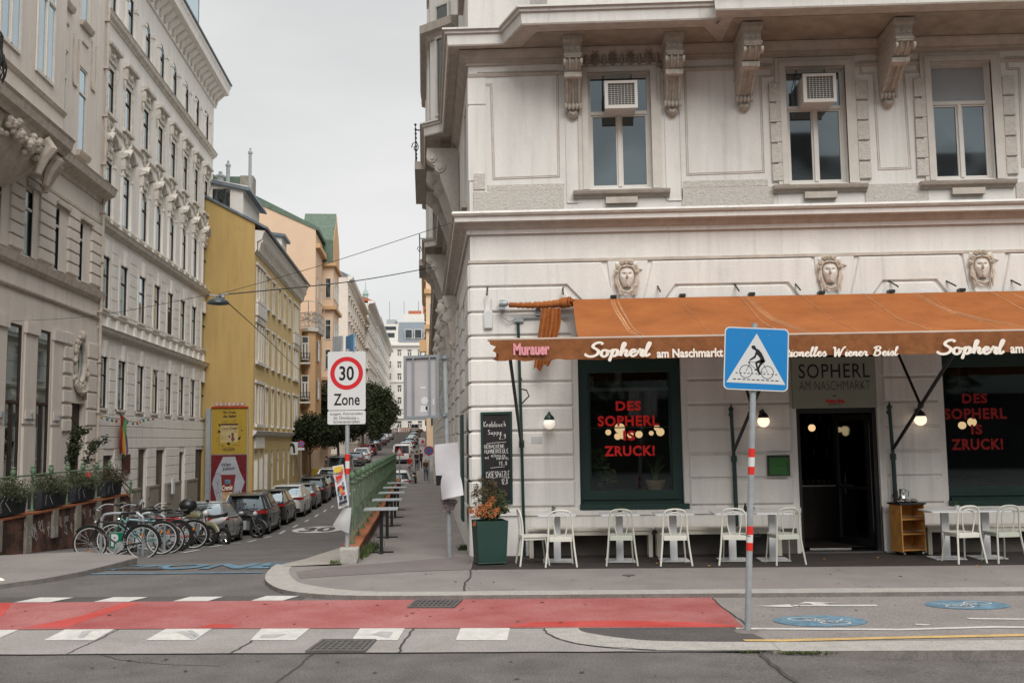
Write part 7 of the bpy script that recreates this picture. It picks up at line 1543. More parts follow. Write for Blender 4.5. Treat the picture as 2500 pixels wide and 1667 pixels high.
 for yw in K['wb']:
  for sx in(-1,1):
   m=MB();m.lathe([(.22,-.10),(.30,-.105),(.328,-.08),(.328,.08),(.30,.105),(.22,.10)],(sx*(W-.12),yw,.33),22,ax='x');tw=m.build('wheel',M_rubber,t,smooth=True,ang=50)
   m=MB();o_=sx*(W-.035)
   m.lathe([(.222,-.02),(.222,.02),(.195,.015),(.195,-.02)],(o_,yw,.33),20,ax='x')
   for k in range(5):
    a_=2*PI*k/5+.3
    for d_ in(-.09,.09):m.tube([(o_,yw+.03*math.cos(a_),.33+.03*math.sin(a_)),(o_+sx*.005,yw+.2*math.cos(a_+d_),.33+.2*math.sin(a_+d_))],.017,5)
   m.lathe([(.001,-.02),(.05,-.02),(.05,.02),(.001,.02)],(o_,yw,.33),10,ax='x');m.build('rim',M_galv,tw)
   m=MB();m.lathe([(.001,-.01),(.2,-.01),(.2,0),(.001,0)],(sx*(W-.07),yw,.33),16,ax='x');m.build('brake_disc',M_carplastic,tw)
 for sx in(-1,1):
  m=MB();zt_=K['boot']-.06;zl=zt_-.15
  if kind=='sedan':m.loft([[(sx*x,y,z)for x,y,z in p]for p in(((.55*W,-.005,zl+.02),(.86*W,.03,zl),(.965*W,.20,zl+.03)),((.55*W,-.0,zt_-.02),(.86*W,.035,zt_),(.965*W,.22,zt_+.0)),((.55*W,.05,zt_-.02),(.84*W,.09,zt_),(.93*W,.22,zt_)),((.55*W,.05,zl+.02),(.84*W,.08,zl),(.93*W,.2,zl+.03)))],closed=False,caps=False);m.loft([[(sx*x,y,z)for x,y,z in((.50*W,-.012,zl+q),(.84*W,.012,zl+q),(.95*W,.10,zl+q),(.985*W,.26,zl+q))]for q in(0,.07,.14)],closed=False,caps=False)
  elif kind=='van':m.box(*sorted((sx*.92*W,sx*.99*W)),-.01,.06,.95,1.35)
  else:m.loft([[(sx*x,y,z)for x,y,z in((.40*W,-.014,zl+.04+q*.5),(.80*W,.0,zl+q),(.95*W,.08,zl+q),(.992*W,.30,zl+q+.02))]for q in(0,.07,.14)],closed=False,caps=False)
  m.build('tail_light',M_tail,t,smooth=True,recalc=True)
  m=MB();m.ball((sx*W*.72,Lc-.16,K['hood']-.27),.12,10,6,sx=1.3,sy=.9,sz=.6);m.build('headlight',M_head,t,smooth=True)
  m=MB();m.ball((sx*(W+.09),g3-.45,b+.08),.085,10,6,sx=1.2,sy=.7,sz=.75);m.tube([(sx*(W-.03),g3-.40,b+.03),(sx*(W+.06),g3-.43,b+.06)],.02,5);m.build('wing_mirror',paint,t,smooth=True)
  m=MB();m.box(*sorted((sx*(W+.004),sx*(W+.02))),(g0+g3)/2-.35,(g0+g3)/2-.18,b-.16,b-.13);m.box(*sorted((sx*(W+.004),sx*(W+.02))),(g0+g3)/2+.65,(g0+g3)/2+.82,b-.16,b-.13);m.build('door_handles',paint,t)
  m=MB();ym=(g0+g3)/2+.05
  for y in(ym,g3-.05,g0+.55 if kind=='sedan' else g0+.7):m.tube([(sx*(W*.975),y,b-.05),(sx*(W+.001),y,b-.3),(sx*(W*.995),y+.01,.32)],.005,3)
  m.build('door_seam',M_black,t)
 m=MB();m.box(-W*.82,W*.82,-.015,.2,.30,.46);m.box(-W*.8,W*.8,Lc-.3,Lc-.02,.28,.44);m.box(-W*.98,W*.98,K['wb'][0]+.4,K['wb'][1]-.4,.17,.23);m.build('bumper_trim',M_carplastic,t)
 zp_=.72 if kind!='sedan' else .62
 m=MB();m.box(-.26,.26,-.028,-.016,zp_,zp_+.11);p_=m.build('number_plate',M_signw,t)
 if plate:m=MB(lambda a,o,z:(a,-.029-o,z));text(m,plate,-.21,.23,zp_+.022,zp_+.088,0,bold=.03);m.build('plate_lettering',M_signk,p_,recalc=False)
 if kind in('suv','hatch','coupe'):m=MB();m.loft([[(x,y,z)for y,z in((g1-.12,H-.05),(g1-.18,H-.07),(g1+.05,H-.02))]for x in(-wr*.9,wr*.9)]);m.build('spoiler',paint,t)
 if kind=='suv':m=MB();[m.tube([(sx*wr*.95,g1+.1,H-.01),(sx*wr*.95,g1+.25,H+.05),(sx*wr*.95,g2-.3,H+.05),(sx*wr*.95,g2-.15,H-.01)],.018,6)for sx in(-1,1)];m.build('roof_rails',M_galv,t)
 t.location=loc;t.rotation_euler=(0,0,rz);return t
def paint(name,c,rough=.28):return mat(name,c,rough,metal=.25,var=.04,vs=3,spec=.5,coat=.6)
P_sil=paint('silver_paint',(.30,.31,.32));P_dkb=paint('dark_blue_grey_paint',(.025,.032,.038));P_blk=paint('black_car_paint',(.012,.012,.013));P_wht=paint('white_car_paint',(.62,.62,.62));P_gry=paint('grey_car_paint',(.13,.13,.135));P_red=paint('red_car_paint',(.22,.015,.02));P_brn=paint('brown_car_paint',(.06,.045,.04))
def park(kind,p,s_,lr,label,**k):
 W=dict(sedan=.88,suv=.93,hatch=.89,coupe=.97,van=.98)[kind];pitch=math.atan2(zr(s_+4)-zr(s_+.5),3.5)
 o=car(kind,p,label,(*S(s_,lr-W)[:2],zr(s_+.8)),TH,**k);o.rotation_euler=(pitch,0,TH);return o
park('sedan',P_sil,32.2,-6.35,'silver sedan parked nearest, behind the motorcycles',plate='W 48213 K')
park('suv',P_dkb,40.0,-6.15,'dark blue grey compact off-road car second in the parked row',plate='W 7031K')
park('coupe',P_blk,45.4,-6.2,'black fastback car third in the parked row')
park('coupe',P_wht,51.2,-6.1,'white coupe off-road car fourth in the parked row')
park('hatch',P_gry,56.8,-6.1,'grey hatchback just beyond the white coupe')
park('suv',P_blk,61.8,-6.0,'black estate with silver roof rails beyond the grey hatchback')
park('hatch',P_brn,67.0,-6.0,'dark brown car between the black estate and the second white car')
park('suv',P_wht,72.0,-5.9,'second white car, beside the zone sign pole')
far_=[('van',P_gry,82,-6.0,'grey van standing under the trees left of the railing'),('hatch',P_gry,104,-6.3,'dark silver car with lit windscreen beyond the grey van'),('suv',P_wht,110,-6.0,'small white car above the dark silver car up the street'),('hatch',P_red,122,-6.4,'red car parked up the street beneath the trees'),('hatch',P_red,128,-6.2,'second red car parked just beyond the first red one'),('suv',P_blk,142,-6.2,'black car below the white delivery van far up the street'),('sedan',P_gry,160,-6.1,'dark grey car far up the left row'),('sedan',P_wht,172,-6.1,'white car right below the white delivery van'),('van',P_wht,184,-5.8,'white delivery van far up the left side of the street'),('van',P_wht,108,-1.5,'big white van behind the warning triangle sign'),('hatch',P_wht,132,-1.6,'white car above the big white van'),('hatch',P_dkb,148,-1.4,'dark blue car in the right-hand row up the street'),('sedan',P_wht,162,-1.2,'white car third in the right-hand row'),('hatch',P_sil,174,-1.0,'silver car near the top of the right-hand row'),('suv',P_gry,186,-.9,'grey car at the top of the right-hand row'),('van',P_wht,236,-1.4,'white pickup van standing in the roadworks at the top'),('hatch',P_wht,69.5,-.95,'white car beyond the end of the green railing')]
for k,p,s_,lr,lab in far_:park(k,p,s_,lr,lab)
def wheel(t,c,r,tyre,rim,spokes=16,tw=.018,name='wheel',fr=None):
 m=MB(fr);m.tube([(c[0]+r*math.cos(2*PI*k/28),c[1],c[2]+r*math.sin(2*PI*k/28))for k in range(28)],tw,8,closed=True);w_=m.build(name,tyre,t,smooth=True)
 m=MB(fr);rr=r-tw*1.45;m.tube([(c[0]+rr*math.cos(2*PI*k/28),c[1],c[2]+rr*math.sin(2*PI*k/28))for k in range(28)],tw*.8,6,closed=True);m.build('rim',M_rimal if rim==M_chrome else rim,w_,smooth=True)
 m=MB(fr)
 for k in range(spokes):a_=2*PI*k/spokes;m.tube([(c[0]+.02*math.cos(a_+1.3),c[1]+(.02 if k%2 else-.02),c[2]+.02*math.sin(a_+1.3)),(c[0]+rr*math.cos(a_),c[1],c[2]+rr*math.sin(a_))],.0016,3)
 m.lathe([(.001,-.045),(.022,-.045),(.022,.045),(.001,.045)],c,8,ax='y');m.build('spokes',M_galv,w_);return w_
def bike(label,col,style,loc,rz,lean=0,rimc=M_chrome,r=.335,tw=.0165,steer=0):
 """local axes: x forward (front wheel at +x), y right"""
 t=thing('bicycle',label,'bicycle',(0,0,0),'bicycles parked at the rack');fx,rx=.53,-.53;bb=(-.08,0,.28);hd=(.36,0,.78);hb=(.40,0,.62);st=(-.24,0,.78)
 fr=None
 wheel(t,(rx,0,r),r,M_rubber,rimc,tw=tw);wheel(t,(fx,0,r),r,M_rubber,rimc,tw=tw)
 m=MB();R_=.017 if style!='mtb' else .022
 if style=='step':m.tube([hb,(.1,0,.42),bb],R_,8);m.tube([hd,(.12,0,.55),(-.13,0,.45)],R_,8)
 else:m.tube([hb,bb],R_*1.2,8);m.tube([hd,(st[0]+.02,0,st[2]-.05)],R_,8)
 m.tube([bb,(st[0],0,st[2])],R_,8);m.tube([hb,hd,(hd[0]-.02,0,hd[2]+.05)],R_*1.1,8)
 for sy in(-1,1):m.tube([(bb[0],sy*.03,bb[2]),(rx,sy*.055,r)],.011,6);m.tube([(st[0]+.01,sy*.02,st[2]-.06),(rx,sy*.055,r)],.009,6);m.tube([(hb[0]+.01,sy*.04,hb[2]+.0),(fx-.02,sy*.05,r+.1),(fx,sy*.05,r)],.012,6)
 m.tube([(hb[0]+.01,-.04,hb[2]),(hb[0]+.01,.04,hb[2])],.014,6);m.build('frame',col,t,smooth=True)
 m=MB();m.tube([(st[0],0,st[2]),(st[0]-.04,0,.93)],.013,8);m.build('seat_post',M_chrome,t);m=MB();m.loft([[(x,w_*math.cos(k*PI/5),z+.025*math.sin(k*PI/5))for k in range(10)]for x,w_,z in((-.40,.02,.94),(-.37,.085,.95),(-.28,.08,.945),(-.18,.03,.94),(-.10,.018,.935))]);m.build('saddle',M_black,t,smooth=True)
 m=MB();hx,hz=hd[0]-.02,1.0 if style=='city' or style=='step' else .93;m.tube([(hd[0]-.02,0,hd[2]+.04),(hx,0,hz),(hx+.06,0,hz+.01)],.014,6)
 if style in('city','step'):P=[(hx-.18,-.29,hz+.08),(hx-.02,-.25,hz+.09),(hx+.07,-.1,hz+.03),(hx+.06,0,hz+.01),(hx+.07,.1,hz+.03),(hx-.02,.25,hz+.09),(hx-.18,.29,hz+.08)]
 else:P=[(hx-.0,-.33,hz+.04),(hx+.05,-.12,hz+.02),(hx+.06,.12,hz+.02),(hx,.33,hz+.04)]
 m.tube(catmull(P,5),.011,6);m.build('handlebar',M_chrome if style!='mtb' else M_black,t,smooth=True)
 m=MB();[m.tube([Vector(a),Vector(a)+(Vector(a)-Vector(b)).normalized()*.1],.017,6)for a,b in((P[0],P[1]),(P[-1],P[-2]))];m.tube([(hx-.02,-.2,hz+.06),(hx+.1,-.17,hz+.02)],.007,4);m.tube([(hx-.02,.2,hz+.06),(hx+.1,.17,hz+.02)],.007,4);m.build('grips',M_black,t)
 m=MB();m.lathe([(.06,-.005),(.09,-.005),(.09,.005),(.06,.005)],(bb[0],.05,bb[2]),16,ax='y');m.tube([(bb[0],.06,bb[2]),(bb[0]+.12,.07,bb[2]-.12),(bb[0]+.12,.13,bb[2]-.12)],.011,6);m.tube([(bb[0],-.06,bb[2]),(bb[0]-.12,-.07,bb[2]+.12),(bb[0]-.12,-.13,bb[2]+.12)],.011,6);m.box(bb[0]+.07,bb[0]+.17,.08,.15,bb[2]-.13,bb[2]-.11);m.box(bb[0]-.17,bb[0]-.07,-.15,-.08,bb[2]+.11,bb[2]+.13)
 m.tube([(bb[0],.05,bb[2]+.09),(rx,.05,r+.03)],.005,4);m.tube([(bb[0],.05,bb[2]-.09),(rx,.05,r-.03)],.005,4);m.build('crank_and_chain',M_galv,t)
 if style in('city','step'):
  m=MB();
  for c_,a0,a1 in((rx,15,200),(fx,40,150)):m.tube([(c_+(r+.035)*math.cos(R(a)),0,r+(r+.035)*math.sin(R(a)))for a in range(a0,a1,12)],.022,6,flat=.35)
  m.build('mudguards',M_black,t);m=MB();[m.tube([(rx-.25,sy*.06,.75),(rx+.2,sy*.06,.75),(rx+.27,sy*.03,.72)],.007,5)for sy in(-1,0,1)];m.tube([(rx,-.06,r),(rx-.1,-.06,.75)],.006,5);m.tube([(rx,.06,r),(rx-.1,.06,.75)],.006,5);m.build('carrier',M_black,t)
  m=MB();m.ball((hd[0]+.06,0,hd[2]-.02),.04,8,6);m.build('lamp',M_chrome,t)
 m=MB();m.box(rx-.02,rx+.02,-.012,.012,r+.12,r+.18);m.box(fx-.02,fx+.02,-.012,.012,r-.2,r-.14);m.build('reflectors',mat('amber_reflector',(.6,.2,.02),.4),t)
 t.location=loc;t.rotation_euler=(R(lean),0,rz);return t
BS=21.2
def onS(px_,py_,s_):d=ray(px_,py_);t_=s_/(d.x*UX+d.y*UY);return(d.x*t_,d.y*t_,CAMZ+d.z*t_)
rzb=TH+PI
def bikeat(px_,s_,zlow=None):
 p=onS(px_,1320,s_);z=zr(s_)-.0 if zlow is None else zlow;return(p[0],p[1],z)
def gzz(s_):return zr(s_)+.005
bike('black city bicycle nearest to the viewer with its front wheel to the left',M_black,'city',bikeat(285,BS,-.41),PI+R(3),lean=-4)
bike('mint and teal ladies bicycle just behind the black city bicycle',mat('mint_paint',(.06,.17,.15),.4,spec=.5),'step',bikeat(332,22.4,zr(22.4)),PI+R(4),lean=8)
bike('light blue bicycle with its frame showing right of the steel rack',mat('light_blue_paint',(.25,.42,.48),.4,spec=.5),'mtb',bikeat(352,23.0,zr(23.2)),PI+R(10),lean=-6,rimc=M_chrome)
bike('mountain bicycle with fat black tyres, right of the light blue one',M_black,'mtb',bikeat(374,24.2,zr(24.2)),PI+R(8),lean=5,rimc=M_black,r=.35,tw=.032)
bike('thin wheeled red bicycle nearest to the motorcycles',mat('red_frame_paint',(.35,.02,.02),.4,spec=.5),'city',bikeat(418,25.6,zr(25.6)),PI+R(14),lean=-5)
for k,(x0,x1,s_,lab)in enumerate(((248,350,21.7,'steel tube bicycle rack hoop over the green parking sign'),(340,402,22.9,'second steel tube bicycle rack hoop behind the first'))):
 t=thing('bicycle_rack',lab,'bicycle rack',(*onS(x0,1250,s_)[:2],zr(s_)),'steel bicycle rack hoops');a,b=Vector(onS(x0,1265,s_)),Vector(onS(x1,1265,s_));z0=zr(s_)-.05;zt_=z0+.93;m=MB()
 P=[(a.x,a.y,z0),(a.x,a.y,zt_-.2),(a.x+.03,a.y,zt_-.07),(a.x+.14,a.y,zt_),(b.x-.2,b.y,zt_+.0),(b.x-.07,b.y,zt_-.05),(b.x,b.y,zt_-.18),(b.x,b.y,z0)];m.tube(catmull(P,5),.03,10);m.build('hoop',M_galv,t,smooth=True)
p0_,p1_=onS(268,1298,21.5),onS(304,1338,21.5);t=thing('bicycle_parking_sign','small green bicycle parking sign with a white P between the bicycles','sign',(p0_[0],p0_[1],p1_[2]))
fS=lambda a,o,z:(a,p0_[1]-o,z);m=MB(fS);m.box(p0_[0],p1_[0],0,.01,p1_[2],p0_[2]);m.build('panel',M_galv,t);m=MB(fS);m.box(p0_[0]+.015,p1_[0]-.015,.01,.014,p1_[2]+.015,p0_[2]-.015);m.build('green_field',mat('sign_green',(.0,.16,.09),.5,var=.05),t);m=MB(fS);text(m,'P',p0_[0]+.04,p0_[0]+.19,p1_[2]+.05,p0_[2]-.04,.016,bold=.05);text(m,'©',p0_[0]+.22,p0_[0]+.27,p1_[2]+.04,p1_[2]+.09,.016)if False else m.tube([(p0_[0]+.24+.025*math.cos(k),.016,p1_[2]+.06+.025*math.sin(k))for k in range(6)],.004,4,closed=True);m.build('lettering',M_signw,t)
def moto(label,kind,loc,rz,col,r=.27,box=False):
 """local: x forward"""
 t=thing('motorcycle' if kind!='scooter' else 'scooter',label,'motorcycle' if kind!='scooter' else 'scooter',(0,0,0),'motorcycles parked between bicycles and cars');wx=.64
 for x in(-wx,wx):
  m=MB();m.tube([(x+r*math.cos(2*PI*k/24),0,r+.02+r*math.sin(2*PI*k/24))for k in range(24)],.055,8,closed=True);w_=m.build('wheel',M_rubber,t,smooth=True)
  m=MB();q=r-.05;m.tube([(x+q*math.cos(2*PI*k/20),0,r+.02+q*math.sin(2*PI*k/20))for k in range(20)],.02,6,closed=True)
  for k in range(5):a_=2*PI*k/5+.2;m.tube([(x,.0,r+.02),(x+q*math.cos(a_+.2),0,r+.02+q*math.sin(a_+.2))],.018,5)
  m.lathe([(.001,-.05),(.08,-.05),(.08,.05),(.001,.05)],(x,0,r+.02),12,ax='y');m.build('rim',M_chrome,w_)
 m=MB()
 if kind=='scooter':
  m.loft([[(x,w_*math.cos(k*PI/6),z+h*math.sin(k*PI/6))for k in range(12)]for x,w_,z,h in((-.82,.06,.78,.05),(-.7,.15,.74,.12),(-.35,.17,.66,.17),(-.1,.15,.55,.14),(-.02,.12,.42,.08))]);m.build('tail_fairing',col,t,smooth=True)
  m=MB();m.loft([[(x,w_*math.cos(k*PI/5),z+.04*math.sin(k*PI/5))for k in range(10)]for x,w_,z in((-.02,.16,.33),(.2,.17,.30),(.36,.16,.32))]);m.loft([[(x-.0,w_,z),(x-.0,-w_,z),(x+.06,-w_*.6,z),(x+.06,w_*.6,z)]for x,w_,z in((.36,.16,.30),(.44,.18,.55),(.36,.16,.80),(.30,.10,.92))]);m.build('leg_shield',col,t,smooth=True)
 else:
  m.loft([[(x,w_*math.cos(k*PI/6),z+h*math.sin(k*PI/6))for k in range(12)]for x,w_,z,h in((-.1,.08,.78,.06),(.05,.14,.80,.11),(.25,.14,.82,.12),(.38,.07,.80,.07))]);m.build('tank',col,t,smooth=True)
  m=MB();m.box(-.15,.25,-.13,.13,.30,.62);m.tube([(-wx,.09,r),(-.1,.09,.35),(.1,.1,.3)],.035,6);m.tube([(.2,.12,.5),(.25,.14,.3),(-.3,.16,.3),(-.75,.18,.42)],.035,8);m.build('engine',M_galv,t)
  m=MB();m.tube([(-wx,-.09,r+.02),(-.15,-.09,.45)],.025,6);m.tube([(-.15,0,.5),(.3,0,.85)],.03,6);m.build('frame',M_black,t)
 m=MB();m.loft([[(x,w_*math.cos(k*PI/5),z+.05*math.sin(k*PI/5))for k in range(10)]for x,w_,z in((-.80,.07,.90),(-.6,.13,.86),(-.3,.14,.82),(-.05,.09,.84))]);m.build('seat',M_black,t,smooth=True)
 m=MB();[m.tube([(wx,sy*.08,r+.02),(.40,sy*.08,.85)],.024,6)for sy in(-1,1)];m.build('fork',M_chrome,t)
 m=MB();m.tube([(wx+(r+.07)*math.cos(R(a)),0,r+.02+(r+.07)*math.sin(R(a)))for a in range(20,150,13)],.07,6,flat=.4);m.build('front_mudguard',col,t)
 m=MB();m.tube(catmull([(.22,-.36,1.0),(.34,-.2,1.0),(.38,0,.95),(.34,.2,1.0),(.22,.36,1.0)],4),.014,6);
 for sy in(-1,1):m.tube([(.30,sy*.25,1.0),(.28,sy*.33,1.18)],.008,5);m.ball((.27,sy*.35,1.22),.055,8,5,sx=.3,sz=.7);m.tube([(.22,sy*.36,1.0),(.16,sy*.42,.995)],.02,6)
 m.build('handlebar',M_black,t);m=MB();m.ball((.50,0,.88),.09,10,8);m.build('headlight',M_head,t,smooth=True)
 m=MB();m.box(-.86,-.82,-.05,.05,.74,.80);m.build('tail_light',M_tail,t)
 if box:m=MB();m.ball((-.75,0,1.08),.22,14,10,sx=1.0,sy=.95,sz=.8);m.build('top_box',M_black,t,smooth=True)
 if kind=='windscreen' or box:m=MB();m.loft([[(.46+q,w_*s_,z)for s_ in(-1,-.5,.5,1)]for q,w_,z in((.08,.14,.9),(-.02,.18,1.1),(-.1,.12,1.3))],closed=False,caps=False);m.build('windscreen',M_shop,t)
 t.location=loc;t.rotation_euler=(R(-7),0,rz);return t
moto('black motorcycle with a shiny black top box behind the bicycles','motorcycle',bikeat(385,26.4,zr(26.4)),PI+R(12),M_black,box=True)
moto('black and olive motorcycle with silver front wheel pointing at the road','motorcycle',bikeat(458,28.2,zr(28.2)),R(-18),mat('olive_fairing',(.17,.16,.09),.4,spec=.5),r=.25)
moto('white tailed scooter beside the silver sedan','scooter',bikeat(508,30.3,zr(30.3)),PI+R(-25),P_wht,r=.22)
moto('dark motorcycle squeezed between the silver sedan and the dark blue car','motorcycle',bikeat(588,37.9,zr(37.9)),R(-10),M_black,r=.27)
for k,(px_,s_)in enumerate(((848,84.0),(1016,78),(992,79.5))):moto(['dark motorcycle beside the grey van up the street','dark motorcycle under a cover at the right kerb beyond the railing','second covered motorcycle beyond the end of the railing'][k],'motorcycle',bikeat(px_,s_,zr(s_)),[R(80),R(97),R(95)][k],M_black if k==0 else P_brn)
fb_=CROSS(57.86);t=thing('billboard','tall double advertising poster on the yellow gable with round red letters on top','billboard',S(57.7,-11,-1.8))
x0,x1=-12.05,-10.02;zm=1.28;ztp=3.95
m=MB(fb_);m.box(x0,x1+.03,0,.12,-2.0,ztp);m.box(x0-.25,x0,0,.3,-2.0,ztp-.1);m.build('frame',M_galv,t)
m=MB(fb_);m.box(x0+.04,x1-.02,.12,.135,zm+.02,ztp-.06);m.build('curry_poster',mat('mustard_poster',(.36,.24,.035),.8,var=.05),t)
m=MB(fb_);m.box(x0+.04,x1-.02,.12,.135,-1.9,zm-.02);m.build('cream_poster',mat('dark_red_poster',(.13,.012,.015),.8,var=.3,vs=5),t)
m=MB(fb_);[m.ball((x0+.08+k*.12,.16,ztp-.02),.07,6,5)for k in range(17)];m.build('red_valance',mat('tomato_red',(.38,.05,.02),.7),t)
for k,ch in enumerate('gewista'):
 cx2=x0+.32+k*.235;m=MB(fb_);m.lathe([(.001,.1),(.105,.1),(.105,.16),(.001,.16)],(cx2,0,ztp+.17),16,ax='y');q=m.build('round_letter',mat('letter_red',(.30,.03,.03),.6),t)
 m=MB(fb_);m.tube([(cx2+.09*math.cos(j*PI/8),.165,ztp+.17+.09*math.sin(j*PI/8))for j in range(16)],.010,4,closed=True);text(m,ch,cx2-.045,cx2+.045,ztp+.12,ztp+.22,.168,bold=.04);m.build('letter',M_letter,q)
Xb=lambda x:x0+.04+(x-115)/(620-115)*(x1-x0-.06)
Zb=lambda y:(ztp-.06)-(y-205)/(890-205)*(ztp-.06-zm-.02)
m=MB(fb_)
def bt2(m,s_,xa,xb,ya,yb,o=.138,**k):text(m,s_,Xb(xa),Xb(xb),Zb(yb),Zb(ya),o,**k)
bt2(m,'Ein Crush,',280,460,250,292,bold=.04);bt2(m,'der bleibt!',278,462,305,347,bold=.04);bt2(m,'BIOLOGISCH',265,345,392,404);bt2(m,'AUS KENIA',265,340,410,422);bt2(m,'KOTÁNYI',295,435,802,832,bold=.04);bt2(m,'EIN GENUSS',420,525,750,762)
P=[(Xb(360)+.36*math.cos(k*PI/16)**1*1,Zb(818)+.1*math.sin(k*PI/16))for k in range(33)];m.ribbon(P,.02,.138)
for x,y,r_ in((225,455,16),(222,553,20),(225,752,8),(270,768,9),(545,540,10),(520,640,14),(530,420,5),(195,572,6),(240,470,10),(510,660,18),(360,735,22),(520,590,6),(440,410,8)):m.add([(Xb(x+r_*math.cos(k)*random.uniform(.6,1.3)),.138,Zb(y+r_*1.2*math.sin(k)))for k in range(6)],[tuple(range(6))])
for pts in([(385,420),(410,400),(475,380)],[(180,700),(210,640),(240,625)],[(490,500),(540,470),(520,520)],[(195,690),(215,715),(230,660)],[(480,712),(530,708)],[(270,745),(298,755)]):m.ribbon([(Xb(x),Zb(y))for x,y in pts],.014,.138)
m.build('poster_print',M_signk,t,recalc=False)
m=MB(fb_);m.prism([(Xb(245),Zb(715)),(Xb(485),Zb(715)),(Xb(490),Zb(460)),(Xb(245),Zb(460))],.135,.139);m.build('printed_tub',mat('tub_cream',(.42,.34,.16),.8),t)
m=MB(fb_);m.prism([(Xb(245),Zb(462)),(Xb(492),Zb(462)),(Xb(492),Zb(435)),(Xb(245),Zb(435))],.139,.142);bt2(m,'Curry',258,355,485,545,.142,bold=.02);bt2(m,'Crush',370,480,480,530,.142,bold=.03);[bt2(m,s_,258,335,y,y+12,.142)for s_,y in(('Mild & fruchtig',615),('Gewürz',635),('Bio',655),('Zubereitung',680))];m.build('tub_print',mat('print_brown',(.08,.03,.02),.8),t,recalc=False)
m=MB(fb_);[m.add([(Xb(x+r_*math.cos(k)*.8),.1425,Zb(y+r_*1.2*math.sin(k)))for k in range(6)],[tuple(range(6))])for x,y,r_ in((415,600,28),(370,630,20),(420,665,34),(455,560,10))];m.build('tub_picture',mat('onion_purple',(.13,.05,.07),.8,var=.4,vs=20),t,recalc=False)
Zl=lambda y:(zm-.02)-(y-900)/(1540-900)*(zm+1.88)
m=MB(fb_);m.prism([(Xb(x),Zl(y))for x,y in((285,922),(455,922),(520,1080),(595,1210),(545,1330),(425,1345),(400,1440),(350,1540),(140,1530),(200,1450),(190,1390),(130,1220),(190,1080))],.136,.139);m.build('grey_picture',mat('poster_grey',(.34,.35,.39),.8),t)
m=MB(fb_);lw=lambda s_,xa,xb,ya,yb,**k:text(m,s_,Xb(xa),Xb(xb),Zl(yb),Zl(ya),.142,**k);lw('Wien',265,400,990,1030,bold=.03,shear=.3,rot=.13);lw('Edition',275,452,1035,1075,bold=.03,shear=.3,rot=.13)
for k in range(12):a_=k*PI/6;m.ribbon([(Xb(215),Zl(1220)),(Xb(215+75*math.cos(a_)),Zl(1220+110*math.sin(a_)))],.008,.141)
m.ribbon([(Xb(215+75*math.cos(k*PI/12)),Zl(1220+110*math.sin(k*PI/12)))for k in range(25)],.02,.141);m.ribbon([(Xb(190),Zl(1390)),(Xb(215),Zl(1220)),(Xb(245),Zl(1390))],.03,.141);m.build('wheel_print',mat('print_grey',(.06,.06,.07),.8),t,recalc=False)
m=MB(fb_);m.prism([(Xb(x),Zl(y))for x,y in((250,1125),(470,1125),(462,1150),(425,1400),(285,1400),(262,1150))],.1425,.146);m.build('cup_print',mat('cup_red',(.16,.02,.02),.7),t)
m=MB(fb_);m.prism([(Xb(x),Zl(y))for x,y in((280,1320),(430,1320),(425,1415),(285,1415))],.1462,.149);m.build('cake_print',mat('cake_cream',(.45,.30,.15),.7,var=.4,vs=6),t)
m=MB(fb_);m.box(Xb(315),Xb(395),.146,.149,Zl(1230),Zl(1180));m.build('cup_label',M_bpaint,t);m=MB(fb_);text(m,'Cremix',Xb(275),Xb(430),Zl(1300),Zl(1240),.147,bold=.02,shear=.4,rot=.1);m.build('cup_lettering',M_letter,t,recalc=False)
lw_=-9.5;t=thing('terrace_wall','dirty red brick terrace wall with stone pilasters and graffiti behind the bicycles','wall',S(20,lw_,-.5));fw2=STREET(lw_)
m=MB(fw2);m.loft([[(s_,o,z)for o,z in((-.3,-2.5),(0,-2.5),(0,zt_),(-.3,zt_))]for s_,zt_ in((8,.16),(33.2,.30))]);m.loft([[(s_,o,z)for o,z in((-.3,-2.5),(0,-2.5),(0,zt_),(-.3,zt_))]for s_,zt_ in((33.2,.29),(35.4,-.45))]);m.build('brick_body',M_brick,t)
m=MB(fw2)
for k in range(44):s_=8+k*.575;m.box(s_,s_+.57,-.33,.05,.165+.0055*(s_-8),.215+.0055*(s_-8)+.003*(k%2))
m.build('brick_cap',M_brickcap,t)
for k in range(15):s_=9.4+k*1.72;m=MB(fw2);zt_=.18+.0055*(s_-8);m.box(s_,s_+.34,.0,.07,-.62+.0*k,zt_)if k%2 else m.box(s_,s_+.34,.0,.07,-.42,zt_);m.build('stone_pilaster',M_stone,t)
m=MB(fw2);rnd=random.Random(5)
for k in range(26):
 s_=rnd.uniform(25.2,28.2)if k<18 else rnd.uniform(23.2,33);z=rnd.uniform(-.35,.05);q=rnd.uniform(.08,.2);m.ribbon([(s_+q*math.sin(j*rnd.uniform(.6,1.2))*(j/6),.0735 if False else z+q*.8*math.cos(j*1.1))for j in range(7)],.02,.075)
m.build('graffiti',M_chalk,t,recalc=False)
t=thing('terrace_railing','green iron railing with knobs along the brick terrace wall on the left','railing',S(20,lw_+-.1,.3));fr3=STREET(lw_-.14)
PS_=[14.9+1.2*k for k in range(15)]
for s_ in PS_:pm=MB(fr3);zb=.2+.0055*(s_-8);pm.lathe([(.05,zb),(.05,zb+.06),(.03,zb+.1),(.03,1.12),(.055,1.15),(.03,1.2),(.06,1.26),(.07,1.32),(.04,1.37),(.06,1.4),(.001,1.44)],(s_,0,0),10);pm.build('post',M_rail,t,smooth=True,ang=50)
